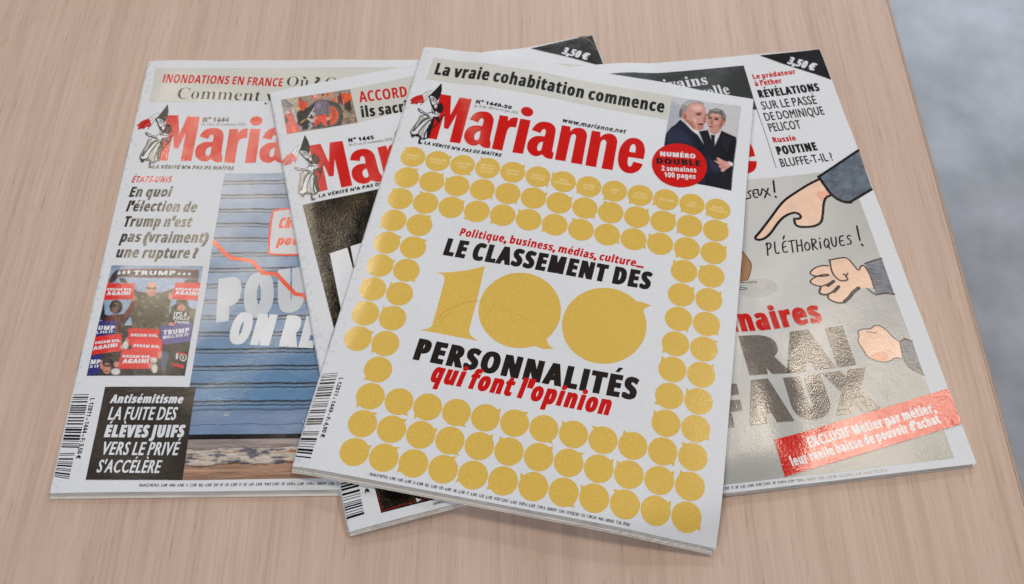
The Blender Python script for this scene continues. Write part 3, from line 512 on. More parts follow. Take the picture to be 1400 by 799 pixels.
  ((48, 46, 36),0.3,[42.7,190.2,42.5,190.3,42.2,190.2,42,190.1,41.7,189.9,41.6,189.7,41.5,189.4,41.5,189.1,41.6,188.8,41.7,188.6,41.9,188.5,42.1,188.5,42.4,188.5,42.6,188.6,42.9,188.8,43,189.1,43.1,189.4,43.1,189.7,43,189.9,42.9,190.1]),
  ((58, 58, 42),0.3,[37.9,188.2,37.6,188.3,37.4,188.3,37.1,188.2,36.9,188,36.8,187.8,36.7,187.6,36.7,187.3,36.8,187.1,37,186.9,37.2,186.7,37.5,186.7,37.8,186.7,38,186.8,38.2,187,38.4,187.2,38.4,187.4,38.4,187.7,38.3,187.9,38.1,188.1]),
  ((120, 112, 88),0.3,[30.3,178.9,30,178.8,29.7,178.8,29.4,178.6,29.2,178.5,29.1,178.3,29.1,178.1,29.2,177.9,29.4,177.7,29.7,177.6,30,177.5,30.3,177.6,30.6,177.6,30.9,177.8,31,177.9,31.1,178.1,31.1,178.3,31,178.5,30.8,178.7,30.6,178.8]),
  ((58, 58, 42),0.3,[35.6,171.2,35.4,171.3,35.1,171.4,34.8,171.4,34.6,171.3,34.5,171.1,34.4,170.9,34.4,170.6,34.4,170.4,34.6,170.1,34.8,169.9,35.1,169.8,35.3,169.7,35.6,169.7,35.8,169.8,36,170,36.1,170.2,36.1,170.4,36,170.7,35.9,171]),
  ((120, 112, 88),0.3,[24.2,174.3,23.9,174.3,23.6,174.2,23.4,173.9,23.2,173.6,23,173.3,23,172.9,23,172.6,23.1,172.3,23.3,172.1,23.6,172,23.8,172,24.1,172.2,24.4,172.4,24.6,172.7,24.7,173.1,24.8,173.4,24.8,173.8,24.6,174.1,24.4,174.3]),
  ((48, 46, 36),0.3,[26.8,169.7,26.8,170,26.7,170.2,26.6,170.5,26.5,170.6,26.3,170.6,26.1,170.5,26,170.3,25.9,170.1,25.8,169.8,25.8,169.4,25.8,169.1,25.9,168.8,26,168.6,26.1,168.5,26.3,168.5,26.4,168.6,26.6,168.7,26.7,169,26.8,169.3]),
  ((48, 46, 36),0.3,[41.7,187.2,41.6,187.5,41.4,187.7,41.1,187.9,40.9,187.9,40.5,187.8,40.2,187.7,40,187.4,39.8,187.1,39.6,186.8,39.6,186.5,39.7,186.2,39.9,185.9,40.2,185.8,40.5,185.8,40.8,185.8,41.1,186,41.4,186.2,41.5,186.5,41.7,186.9]),
  ((58, 58, 42),0.3,[37.3,177.9,37.2,178.1,36.9,178.1,36.6,177.9,36.2,177.7,35.9,177.4,35.6,177.1,35.4,176.7,35.3,176.4,35.3,176.1,35.4,175.9,35.5,175.8,35.8,175.8,36.1,175.9,36.4,176.1,36.8,176.4,37.1,176.7,37.3,177.1,37.4,177.4,37.4,177.7]),
  ((58, 58, 42),0.3,[23.3,170.5,23.2,170.7,23.1,170.9,22.9,171,22.7,171,22.5,171,22.3,170.9,22.2,170.7,22.1,170.4,22.1,170.2,22.1,169.9,22.1,169.7,22.3,169.5,22.4,169.4,22.6,169.3,22.8,169.4,23,169.5,23.2,169.7,23.3,169.9,23.3,170.2]),
  ((100, 94, 72),0.3,[38.5,170.5,38.5,170.8,38.3,171,38.1,171.2,37.8,171.3,37.4,171.3,37,171.3,36.6,171.1,36.4,170.9,36.1,170.7,36,170.4,36.1,170.2,36.2,170,36.5,169.8,36.8,169.7,37.1,169.6,37.5,169.7,37.9,169.8,38.2,170,38.4,170.2]),
  ((100, 94, 72),0.3,[42.7,188.3,42.6,188.5,42.4,188.6,42.1,188.7,41.7,188.7,41.2,188.5,40.8,188.3,40.5,188.1,40.2,187.8,40,187.6,40,187.3,40.1,187.1,40.3,187,40.6,186.9,41,187,41.4,187.1,41.9,187.3,42.2,187.5,42.5,187.8,42.7,188.1]),
  ((120, 112, 88),0.3,[43.8,178.4,43.7,178.6,43.5,178.8,43.3,178.9,42.9,179,42.5,179,42.1,178.9,41.7,178.7,41.4,178.5,41.2,178.3,41.1,178,41.2,177.8,41.4,177.7,41.7,177.5,42,177.5,42.4,177.5,42.8,177.6,43.2,177.8,43.5,177.9,43.7,178.2]),
  ((88, 80, 58),0.3,[43.1,188.3,42.9,188.3,42.7,188.2,42.5,187.9,42.3,187.7,42.1,187.3,42,187,42,186.7,42.1,186.4,42.2,186.2,42.4,186.1,42.6,186.1,42.8,186.2,43,186.4,43.2,186.7,43.4,187,43.5,187.4,43.5,187.7,43.4,188,43.3,188.2]),
  ((48, 46, 36),0.3,[38.4,171.9,38.1,172.1,37.9,172.2,37.5,172.2,37.2,172.1,36.9,171.9,36.6,171.6,36.4,171.2,36.3,170.8,36.4,170.5,36.5,170.2,36.7,170,37,169.9,37.3,169.9,37.6,170,38,170.2,38.2,170.5,38.4,170.9,38.5,171.3,38.5,171.6]),
  ((88, 80, 58),0.3,[27.9,182.2,27.8,182.3,27.6,182.4,27.3,182.5,26.9,182.5,26.5,182.4,26.1,182.2,25.7,182.1,25.4,181.9,25.2,181.7,25.2,181.5,25.3,181.3,25.5,181.2,25.8,181.2,26.1,181.2,26.5,181.2,26.9,181.4,27.3,181.6,27.6,181.8,27.8,182]),
  ((58, 58, 42),0.3,[34.4,177.5,34.3,177.6,34.1,177.7,33.8,177.7,33.4,177.6,32.9,177.5,32.5,177.3,32.1,177.2,31.8,177,31.6,176.8,31.5,176.6,31.6,176.5,31.8,176.4,32.1,176.4,32.5,176.5,33,176.6,33.4,176.8,33.8,176.9,34.1,177.1,34.3,177.3]),
  ((100, 94, 72),0.3,[35.9,173,35.8,173.2,35.5,173.3,35.2,173.2,34.9,173.1,34.6,172.9,34.4,172.7,34.2,172.3,34.2,172,34.2,171.7,34.3,171.5,34.5,171.3,34.7,171.2,35,171.2,35.3,171.3,35.6,171.5,35.8,171.8,36,172.1,36,172.4,36,172.8]),
  ((88, 80, 58),0.3,[24.7,175.9,24.4,175.8,24.1,175.7,23.9,175.5,23.7,175.2,23.6,174.9,23.6,174.6,23.7,174.4,23.8,174.1,24,174,24.3,173.9,24.6,174,24.8,174.1,25.1,174.3,25.2,174.6,25.4,174.9,25.4,175.2,25.3,175.5,25.1,175.7,24.9,175.8]),
  ((58, 58, 42),0.3,[37.2,186,37,185.9,36.7,185.8,36.4,185.5,36.2,185.1,36,184.6,35.9,184.1,35.9,183.7,36,183.3,36.1,183.1,36.3,183,36.5,183,36.8,183.2,37.1,183.5,37.3,183.9,37.5,184.4,37.6,184.8,37.6,185.3,37.5,185.6,37.4,185.9]),
  ((58, 58, 42),0.3,[40.5,183.1,40.3,183.2,40,183.3,39.7,183.2,39.3,183.1,39,182.8,38.6,182.5,38.4,182.2,38.2,181.8,38.2,181.5,38.3,181.2,38.4,181.1,38.7,181,39,181.1,39.4,181.2,39.7,181.5,40.1,181.8,40.3,182.1,40.5,182.5,40.5,182.8]),
  ((88, 80, 58),0.3,[29,187.5,28.9,187.6,28.6,187.6,28.3,187.5,27.9,187.3,27.5,187,27.1,186.7,26.8,186.3,26.6,186,26.5,185.7,26.5,185.4,26.7,185.3,26.9,185.3,27.3,185.4,27.7,185.6,28.1,185.9,28.4,186.3,28.8,186.6,29,187,29.1,187.2]),
  ((58, 58, 42),0.3,[37,184.9,36.8,185.1,36.6,185.3,36.4,185.4,36.2,185.4,36,185.4,35.8,185.2,35.7,184.9,35.6,184.6,35.6,184.3,35.7,184,35.9,183.8,36.1,183.6,36.3,183.5,36.5,183.5,36.7,183.6,36.9,183.7,37,184,37.1,184.3,37.1,184.6]),
  ((58, 58, 42),0.3,[35.5,178.6,35.3,178.6,35.1,178.5,34.8,178.3,34.5,178,34.2,177.6,34,177.2,33.8,176.8,33.6,176.4,33.6,176.2,33.7,176,33.8,176,34,176.1,34.3,176.3,34.6,176.7,34.9,177.1,35.2,177.5,35.4,177.9,35.5,178.2,35.5,178.5]),
  ((88, 80, 58),0.3,[41.7,177,41.6,177.2,41.6,177.3,41.4,177.5,41.2,177.6,40.9,177.6,40.7,177.6,40.4,177.4,40.2,177.3,40.1,177.1,40,176.9,40,176.7,40.1,176.5,40.3,176.3,40.5,176.3,40.8,176.2,41,176.3,41.3,176.4,41.5,176.6,41.6,176.8]),
  ((100, 94, 72),0.3,[26.5,191.7,26.2,191.6,25.9,191.4,25.6,191.2,25.4,190.8,25.3,190.4,25.2,189.9,25.2,189.5,25.4,189.2,25.6,189,25.8,188.9,26.1,189,26.4,189.1,26.7,189.4,26.9,189.8,27,190.2,27.1,190.7,27.1,191.1,26.9,191.4,26.7,191.6]),
  ((120, 112, 88),0.3,[28.5,182.6,28.5,182.9,28.4,183.2,28.1,183.4,27.8,183.5,27.5,183.5,27.1,183.4,26.8,183.2,26.5,182.9,26.4,182.6,26.3,182.2,26.3,181.9,26.4,181.6,26.7,181.4,27,181.3,27.3,181.2,27.7,181.4,28,181.6,28.3,181.8,28.4,182.2]),
  ((48, 46, 36),0.3,[44.2,192.4,44,192.4,43.7,192.4,43.4,192.2,43.1,191.9,42.9,191.6,42.8,191.2,42.7,190.9,42.7,190.5,42.8,190.3,43,190.1,43.2,190.1,43.5,190.1,43.8,190.3,44.1,190.6,44.3,190.9,44.4,191.3,44.5,191.6,44.5,192,44.4,192.2]),
  ((88, 80, 58),0.3,[37.6,189.3,37.4,189.2,37.1,189.1,36.8,188.8,36.6,188.4,36.4,188,36.3,187.6,36.2,187.2,36.3,186.8,36.5,186.6,36.7,186.4,36.9,186.4,37.2,186.6,37.5,186.9,37.7,187.2,37.9,187.7,38,188.1,38.1,188.6,38,188.9,37.8,189.2]),
  ((48, 46, 36),0.3,[29.3,180.8,29.2,180.9,29.1,181,28.9,181,28.6,181,28.4,180.9,28.2,180.7,28,180.5,27.8,180.3,27.8,180.1,27.8,179.9,27.9,179.7,28,179.7,28.2,179.6,28.5,179.7,28.7,179.8,29,180,29.1,180.2,29.3,180.4,29.3,180.6]),
  ((120, 112, 88),0.3,[38.9,191.9,38.7,192.2,38.5,192.4,38.2,192.5,37.9,192.5,37.6,192.4,37.3,192.2,37.1,191.9,37,191.6,36.9,191.2,37,190.9,37.1,190.6,37.3,190.4,37.6,190.3,37.9,190.3,38.2,190.4,38.5,190.7,38.7,190.9,38.9,191.3,38.9,191.6]),
  ((88, 80, 58),0.3,[33.2,183.2,33,183.3,32.8,183.3,32.6,183.2,32.4,183.1,32.2,182.9,32.1,182.7,32.1,182.4,32.1,182.2,32.2,182,32.4,181.8,32.6,181.8,32.8,181.8,33,181.8,33.2,181.9,33.4,182.1,33.5,182.4,33.5,182.6,33.5,182.8,33.4,183.1]),
  ((120, 112, 88),0.3,[36.5,177.8,36.4,177.9,36.3,178.1,36,178.2,35.8,178.2,35.4,178.2,35.1,178.1,34.8,178,34.5,177.9,34.3,177.7,34.3,177.5,34.3,177.3,34.5,177.2,34.7,177.1,35,177.1,35.3,177.1,35.7,177.1,36,177.3,36.2,177.4,36.4,177.6]),
  ((88, 80, 58),0.3,[45.6,191.5,45.5,191.7,45.4,191.8,45.2,191.9,44.9,192,44.5,191.9,44.2,191.9,43.9,191.7,43.7,191.5,43.5,191.3,43.5,191.1,43.5,190.9,43.6,190.8,43.9,190.7,44.2,190.6,44.5,190.6,44.8,190.7,45.1,190.9,45.4,191.1,45.5,191.3]),
  ((120, 112, 88),0.3,[29.3,174.8,29.2,175.1,29,175.3,28.7,175.4,28.3,175.5,27.9,175.4,27.5,175.2,27.1,175,26.8,174.7,26.6,174.4,26.6,174.1,26.6,173.8,26.8,173.6,27.1,173.4,27.5,173.4,27.9,173.4,28.4,173.6,28.7,173.8,29,174.1,29.2,174.5]),
  ((100, 94, 72),0.3,[28.3,176.8,28,176.9,27.8,176.9,27.5,176.9,27.3,176.8,27.1,176.6,27,176.4,27,176.1,27.1,175.9,27.2,175.7,27.4,175.5,27.6,175.3,27.9,175.3,28.1,175.3,28.4,175.5,28.5,175.7,28.6,175.9,28.7,176.1,28.6,176.4,28.5,176.6]),
  ((88, 80, 58),0.3,[36.5,191.2,36.4,191.2,36.2,191.2,36,191.1,35.9,191,35.8,190.8,35.7,190.7,35.7,190.5,35.8,190.3,35.8,190.2,36,190.1,36.1,190,36.3,190,36.5,190.1,36.6,190.2,36.7,190.4,36.8,190.6,36.8,190.7,36.8,190.9,36.7,191.1]),
  ((100, 94, 72),0.3,[29.8,191,29.7,191,29.5,190.9,29.4,190.7,29.3,190.5,29.3,190.3,29.2,190.1,29.3,189.9,29.3,189.8,29.4,189.7,29.6,189.6,29.7,189.7,29.9,189.8,30,189.9,30.1,190.1,30.1,190.3,30.1,190.5,30.1,190.7,30.1,190.9,29.9,191]),
  ((48, 46, 36),0.3,[31.4,190.4,31.1,190.3,30.9,190.2,30.6,189.9,30.4,189.5,30.3,189.1,30.2,188.7,30.2,188.3,30.4,188,30.5,187.8,30.8,187.8,31,187.8,31.3,188,31.5,188.2,31.7,188.6,31.9,189,31.9,189.4,31.9,189.8,31.8,190.1,31.6,190.3]),
  ((58, 58, 42),0.3,[42,186.4,41.9,186.4,41.8,186.3,41.6,186.1,41.5,185.8,41.4,185.6,41.3,185.3,41.2,185,41.3,184.8,41.3,184.6,41.4,184.5,41.6,184.6,41.7,184.7,41.9,184.8,42,185.1,42.1,185.4,42.2,185.7,42.2,185.9,42.2,186.2,42.2,186.3]),
  ((48, 46, 36),0.3,[28,178.8,27.9,179,27.8,179.2,27.5,179.3,27.1,179.4,26.8,179.4,26.3,179.3,26,179.2,25.7,178.9,25.5,178.7,25.4,178.4,25.4,178.2,25.6,178,25.9,177.9,26.2,177.8,26.6,177.8,27,177.9,27.4,178.1,27.7,178.3,27.9,178.5]),
  ((88, 80, 58),0.3,[29.6,189.2,29.5,189.4,29.4,189.6,29.1,189.6,28.8,189.6,28.5,189.4,28.2,189.2,28,189,27.8,188.7,27.7,188.4,27.8,188.2,27.9,188,28.1,187.9,28.3,187.8,28.6,187.9,28.9,188,29.2,188.2,29.4,188.4,29.6,188.7,29.7,189]),
  ((100, 94, 72),0.3,[30.8,174.3,30.7,174.3,30.5,174.2,30.4,174,30.2,173.7,30.1,173.4,30,173.1,30,172.8,30,172.5,30,172.4,30.1,172.3,30.3,172.3,30.4,172.4,30.6,172.6,30.8,172.9,30.9,173.2,31,173.5,31,173.8,31,174.1,30.9,174.2]),
  ((48, 46, 36),0.3,[26.6,191.1,26.5,191.1,26.3,191.1,26.2,191.1,26,191,25.8,190.8,25.7,190.7,25.6,190.5,25.6,190.3,25.7,190.1,25.7,190,25.9,189.9,26,189.9,26.2,190,26.4,190.1,26.5,190.2,26.6,190.4,26.7,190.6,26.7,190.8,26.7,190.9]),
  ((100, 94, 72),0.3,[24.2,174.9,24.1,175.2,24,175.4,23.8,175.5,23.5,175.6,23.2,175.5,22.9,175.4,22.6,175.2,22.4,174.9,22.3,174.6,22.3,174.3,22.4,174,22.5,173.8,22.8,173.7,23,173.6,23.3,173.7,23.6,173.8,23.9,174,24.1,174.3,24.2,174.6]),
  ((196, 134, 112),0.25,[33.9,167.2,34,168.5,33.8,169.8,33.4,170.7,32.7,171.4,31.9,171.6,31,171.3,30.1,170.7,29.3,169.7,28.7,168.5,28.3,167.1,28.2,165.7,28.4,164.5,28.8,163.5,29.5,162.9,30.4,162.7,31.3,162.9,32.2,163.5,33,164.5,33.6,165.8]),
  ((214, 154, 130),0.6,[33,164.2,33,164.7,32.8,165.2,32.4,165.5,31.8,165.8,31.1,165.8,30.5,165.8,29.8,165.5,29.3,165.1,28.9,164.7,28.7,164.2,28.7,163.6,28.9,163.2,29.4,162.8,29.9,162.6,30.6,162.5,31.3,162.6,31.9,162.8,32.5,163.2,32.8,163.7]),
  ((170, 110, 92),0.3,[29.7,169.5,33.8,169.5,33.6,171,31.6,171.6]),
  ((25, 22, 24),0.25,[28.3,165.6,30.9,166.1,33.7,165.7,33.9,167,32.2,167.3,31,166.5,29.9,167.2,28.6,166.6]),
  ((120, 66, 58),0.15,[30.6,168.9,32.9,168.8,32.8,169.3,31,169.3]),
  ((28, 26, 28),0.25,[6.3,185.5,6.5,174,8.6,182.1,11.4,183.3,11,186.7]),
  ((98, 30, 32),0.25,[9.2,185,12.2,182.4,16.8,182.5,18.8,182.2,21,177.6,21.9,174.1,23.6,175.3,23.6,181.1,19.5,186.2,19.6,192.4,10.6,192.4]),
  ((70, 20, 24),0.6,[15.4,183.3,19.8,182.2,19.7,190.2,17.5,191.9]),
  ((22, 20, 22),0.25,[17.6,177.9,17.6,179.2,17.3,180.4,16.7,181.4,15.8,182,14.7,182.2,13.5,181.9,12.4,181.3,11.4,180.3,10.7,179.1,10.2,177.8,10.2,176.4,10.4,175.2,11.1,174.3,12,173.7,13.1,173.4,14.2,173.7,15.4,174.3,16.4,175.3,17.1,176.5]),
  ((108, 76, 68),0.25,[15.5,178.1,15.5,179.1,15.4,179.9,15.1,180.6,14.5,181,13.9,181.1,13.2,181,12.5,180.5,11.9,179.9,11.5,179,11.2,178.1,11.1,177.2,11.3,176.3,11.6,175.7,12.1,175.2,12.8,175.1,13.4,175.2,14.1,175.7,14.7,176.3,15.2,177.2]),
  ((28, 24, 26),0.25,[11,176.3,14.9,176.4,15.2,177.8,11.2,177.8]),
  ((160, 80, 80),0.25,[14.1,180.7,14.1,180.9,14,181,13.8,181.1,13.5,181.2,13.3,181.2,13,181.2,12.7,181.1,12.5,181,12.3,180.8,12.3,180.7,12.3,180.6,12.4,180.4,12.6,180.3,12.8,180.3,13.1,180.2,13.4,180.3,13.6,180.3,13.8,180.4,14,180.6]),
  ((196, 130, 116),0.25,[23.1,172.4,23.1,173,23.1,173.6,22.9,174,22.6,174.3,22.3,174.4,21.9,174.3,21.6,174,21.2,173.6,21,173,20.8,172.3,20.8,171.7,20.8,171.1,21,170.7,21.2,170.4,21.6,170.3,21.9,170.4,22.3,170.7,22.6,171.2,22.9,171.7]),
  ((28, 27, 30),0.25,[43.5,183.6,43.9,177.8,46.5,175.5,51.8,176.1,54.7,179.1,57.1,179.7,57.5,192.8,43.7,192.7]),
  ((30, 28, 30),0.25,[52.3,175.6,52.3,176.5,52,177.4,51.4,178.1,50.5,178.6,49.6,178.7,48.6,178.6,47.6,178.1,46.8,177.4,46.2,176.5,45.9,175.5,45.9,174.5,46.2,173.6,46.8,172.9,47.6,172.4,48.6,172.3,49.6,172.5,50.6,172.9,51.4,173.7,52,174.6]),
  ((190, 126, 112),0.25,[51.3,178.7,51.3,179.4,51.1,180,50.7,180.4,50.1,180.7,49.4,180.8,48.7,180.7,48,180.4,47.5,179.9,47.1,179.3,46.9,178.7,46.9,178.1,47.1,177.5,47.5,177,48.1,176.7,48.8,176.6,49.5,176.7,50.1,177,50.7,177.5,51.1,178.1]),
  ((160, 60, 60),0.25,[50.3,179.7,50.2,179.8,50.1,179.9,49.9,180,49.6,180,49.3,180.1,49,180,48.7,180,48.5,179.9,48.3,179.8,48.2,179.7,48.3,179.6,48.4,179.5,48.6,179.4,48.9,179.4,49.2,179.3,49.5,179.4,49.8,179.4,50,179.5,50.2,179.6]),
  ((86, 78, 62),0.5,[53.3,179.6,57.3,179.1,57.1,188.3,53.9,183.7]),
  ((200, 138, 122),0.25,[43,171.4,43.1,172.1,43,172.8,42.9,173.3,42.7,173.6,42.4,173.7,42.1,173.6,41.8,173.3,41.5,172.7,41.3,172.1,41.1,171.3,41.1,170.6,41.1,170,41.2,169.4,41.4,169.1,41.7,169,42,169.1,42.3,169.5,42.6,170,42.8,170.6]),
  ((214, 38, 40),0.1,[6,162.6,21.5,163.2,22.3,173.3,6.1,173.4]),
  ((214, 38, 40),0.1,[43.6,162.8,61.6,163,63.2,174.4,43,173.2]),
  ((46, 46, 120),0.1,[5.7,186.3,15.9,186.5,16.2,194.3,6,195.6]),
  ((214, 38, 40),0.1,[5.6,195.8,20,194,21.4,204.3,6.5,206.5]),
  ((46, 46, 120),0.1,[5.5,206.8,12.1,206.4,12.6,217.8,5.7,218.4]),
  ((214, 38, 40),0.1,[23.1,190.9,39.6,191.6,40.4,199.5,24,201]),
  ((26, 25, 25),0.25,[42.4,201.2,58,199.1,57.6,219.3,46.6,219.2]),
  ((66, 84, 116),0.4,[42.9,204.5,47,205.1,46.6,218.1,44.3,214.3]),
  ((60, 52, 44),1,[47.1,201.2,57.3,199.7,57.2,205.2,50.4,206.2]),
  ((78, 72, 142),0.1,[39.7,189.2,56.6,187.5,57.3,199.1,42.1,200.7]),
  ((224, 44, 44),0.1,[26.1,197.4,42.4,197.9,42.9,208.9,27.1,208.7]),
  ((214, 38, 40),0.1,[21.7,203.4,37.9,203.9,38.9,214.9,21.8,214.7]),
  ((196, 132, 118),0.3,[13.9,212.2,14,213,14,213.8,13.9,214.3,13.7,214.7,13.4,214.8,13.1,214.7,12.7,214.3,12.4,213.7,12.1,213,11.9,212.1,11.8,211.3,11.8,210.5,11.9,209.9,12.1,209.6,12.4,209.4,12.7,209.6,13,209.9,13.4,210.6,13.7,211.3]),
  ((196, 132, 118),0.3,[22.1,212.2,22.1,212.7,22,213.2,21.7,213.6,21.4,213.8,20.9,213.8,20.4,213.8,20,213.5,19.6,213.2,19.3,212.7,19.1,212.2,19.1,211.7,19.2,211.2,19.5,210.9,19.9,210.7,20.3,210.6,20.8,210.7,21.2,210.9,21.6,211.3,21.9,211.7]),
  ((196, 132, 118),0.3,[43.4,206.7,43.5,207.4,43.4,208,43.2,208.5,43,208.8,42.7,208.9,42.3,208.8,42,208.5,41.6,208,41.4,207.4,41.2,206.7,41.1,206,41.2,205.4,41.4,204.9,41.6,204.6,41.9,204.5,42.3,204.6,42.6,204.9,43,205.4,43.2,206]),
  ((196, 132, 118),0.3,[47.4,188.6,47.3,188.9,47.1,189.3,46.8,189.5,46.3,189.7,45.8,189.7,45.2,189.7,44.7,189.5,44.3,189.2,44,188.9,43.8,188.6,43.9,188.2,44,187.9,44.4,187.6,44.9,187.5,45.4,187.4,46,187.5,46.5,187.7,46.9,187.9,47.2,188.2]),
  ((196, 132, 118),0.3,[24.5,198.5,24.6,199.1,24.5,199.7,24.4,200.1,24.1,200.4,23.9,200.4,23.5,200.3,23.2,200.1,22.9,199.6,22.7,199.1,22.5,198.5,22.4,197.9,22.5,197.3,22.6,196.9,22.9,196.6,23.1,196.5,23.5,196.6,23.8,196.9,24.1,197.4,24.4,197.9]),
  ((196, 132, 118),0.3,[39.6,212.9,39.7,213.4,39.6,213.9,39.4,214.3,39.1,214.5,38.7,214.6,38.3,214.5,37.9,214.2,37.6,213.9,37.3,213.4,37.2,212.9,37.2,212.4,37.3,212,37.5,211.6,37.8,211.4,38.1,211.3,38.5,211.4,38.9,211.6,39.2,212,39.5,212.4]),
  ((196, 132, 118),0.3,[22.9,202.1,22.9,202.5,22.8,202.9,22.6,203.2,22.3,203.4,21.9,203.5,21.5,203.4,21.2,203.2,20.8,202.9,20.6,202.5,20.4,202.1,20.4,201.7,20.5,201.3,20.7,201,21.1,200.8,21.4,200.7,21.8,200.8,22.2,201,22.5,201.3,22.8,201.7]),
  ((206, 204, 206),0.5,[23.3,216.3,23.3,216.9,23.1,217.4,22.6,217.8,22,218.1,21.2,218.2,20.5,218.1,19.7,217.8,19.1,217.4,18.7,216.8,18.4,216.2,18.4,215.7,18.7,215.2,19.2,214.7,19.8,214.5,20.5,214.4,21.3,214.5,22,214.8,22.7,215.2,23.1,215.7]),
  ((206, 204, 206),0.5,[41.4,210,41.4,210.5,41.2,210.9,40.9,211.3,40.4,211.5,39.9,211.6,39.4,211.5,38.9,211.3,38.4,210.9,38.1,210.4,37.9,209.9,37.9,209.4,38.1,209,38.4,208.6,38.8,208.4,39.4,208.3,39.9,208.4,40.4,208.6,40.9,209,41.2,209.5]),
  ((206, 204, 206),0.5,[42.4,214.9,42.5,215.7,42.4,216.5,42.2,217.1,41.8,217.4,41.4,217.6,40.9,217.4,40.5,217,40,216.4,39.7,215.7,39.5,214.8,39.4,214,39.5,213.2,39.7,212.7,40.1,212.3,40.5,212.1,41,212.3,41.5,212.7,41.9,213.3,42.2,214]),
  ((206, 204, 206),0.5,[24.7,201,24.8,201.7,24.7,202.3,24.4,202.8,24.1,203.1,23.6,203.2,23.1,203.1,22.7,202.8,22.2,202.3,21.9,201.7,21.7,201,21.7,200.3,21.8,199.7,22,199.2,22.4,198.9,22.8,198.8,23.3,198.9,23.8,199.2,24.2,199.7,24.5,200.3]),
  ((30, 26, 28),0.25,[19,211.1,19,212,18.8,212.7,18.2,213.3,17.4,213.7,16.5,213.8,15.5,213.7,14.6,213.3,13.8,212.7,13.2,211.9,12.9,211.1,12.9,210.2,13.2,209.5,13.8,208.9,14.5,208.5,15.4,208.4,16.4,208.5,17.4,208.9,18.1,209.5,18.7,210.3]),
  ((186, 130, 116),0.25,[18.1,214.5,18.1,215.5,18,216.4,17.6,217.1,17.1,217.5,16.5,217.6,15.8,217.5,15.1,217,14.5,216.3,14,215.4,13.7,214.5,13.7,213.5,13.8,212.6,14.1,211.9,14.7,211.5,15.3,211.3,16,211.5,16.7,212,17.3,212.7,17.8,213.6]),
  ((24, 22, 24),0.25,[13.5,212.2,17.5,212.5,17.6,213.7,13.8,213.2]),
  ((150, 60, 60),0.25,[17.1,216.1,17.1,216.2,16.9,216.3,16.7,216.4,16.5,216.4,16.2,216.4,15.9,216.4,15.6,216.4,15.4,216.3,15.2,216.2,15.1,216.1,15.2,216,15.3,215.9,15.5,215.8,15.8,215.8,16.1,215.8,16.4,215.8,16.6,215.9,16.9,215.9,17,216]),
  ((230, 228, 228),0.25,[50.9,206.2,51.8,206,52.1,209.5,51.1,209.5]),
  ((230, 228, 228),0.25,[56.7,208.5,56.7,209.2,56.5,209.8,56.2,210.2,55.7,210.6,55.1,210.7,54.5,210.5,54,210.2,53.5,209.7,53.1,209.1,52.9,208.4,52.9,207.8,53.1,207.2,53.4,206.7,53.9,206.4,54.5,206.3,55,206.4,55.6,206.7,56.1,207.2,56.5,207.8]),
  ((26, 25, 25),0.25,[56.2,208.5,56.2,209,56.1,209.4,55.8,209.8,55.5,210,55,210.1,54.6,210,54.2,209.8,53.8,209.4,53.5,209,53.4,208.4,53.4,207.9,53.5,207.5,53.8,207.1,54.1,206.9,54.5,206.8,55,206.9,55.4,207.1,55.8,207.5,56,208]),
  ((220, 218, 218),0.25,[55.2,208.5,55.2,208.8,55.2,209.1,55.2,209.4,55.1,209.5,55,209.6,54.8,209.5,54.7,209.3,54.6,209.1,54.5,208.8,54.4,208.5,54.4,208.1,54.4,207.8,54.4,207.6,54.5,207.4,54.6,207.4,54.8,207.4,54.9,207.6,55,207.8,55.1,208.1]),
  ((220, 40, 44),0.1,[51.2,205.4,56.9,206.6,56.7,207.2,51.1,206.1]),
  ((200, 45, 48),0.2,[49.3,211.7,55.9,213.1,56.2,215,49.8,213.3]),
 ]),
 'tractor_photo':([6.3,7.6,49,10.1,48.8,37.4,6.1,35.3],[
  ((150, 136, 126),0.25,[4.1,-2.2,55.8,10.9,48.6,50.7,-1.4,38]),
  ((120, 122, 130),0.3,[5.9,7.8,9.1,8.1,12.8,14.2,10.4,15.9,6,12]),
  ((60, 56, 60),0.2,[8.4,7.5,13.1,14.3,12.5,14.8,8,8.1]),
  ((176, 164, 152),0.6,[9.1,8.1,17.2,8.3,15.9,15,13.1,14.3]),
  ((40, 38, 40),0.6,[14.8,19.4,22.9,17.2,26.2,14.3,28.5,13.5,35.3,15.7,41,23.7,38.8,36.9,14.7,34.5,12.9,27.6]),
  ((216, 62, 34),0.25,[17.4,8.1,18.1,10.8,19.3,13,21.4,13.1,21.8,15.5,18.6,20.1,16.9,18.5,16.3,14.6]),
  ((60, 40, 36),0.15,[17.8,8.2,19.7,12.9,19.3,13.3,17.3,8.8]),
  ((190, 170, 120),0.5,[12.7,15.1,15.5,14.9,16.9,17.6,15.1,19.9,12.9,18]),
  ((176, 180, 190),0.3,[11.6,15.3,13,15.2,13.9,27.9,12.8,28.5]),
  ((206, 58, 52),0.25,[7.2,18.8,10.9,17.4,12.8,28.5,16.1,32.1,14.6,34.9,6.2,35.3,6.3,25.1]),
  ((226, 90, 60),0.4,[9.4,28.1,11.9,30.1,12.6,34.8,9.4,34.9]),
  ((180, 170, 180),0.5,[10.1,19.1,10,19.6,9.7,20.1,9.3,20.4,8.8,20.5,8.4,20.5,7.9,20.3,7.5,19.9,7.2,19.5,7.1,18.9,7.1,18.3,7.2,17.8,7.5,17.4,7.9,17.1,8.4,16.9,8.9,16.9,9.3,17.1,9.7,17.5,10,18,10.2,18.5]),
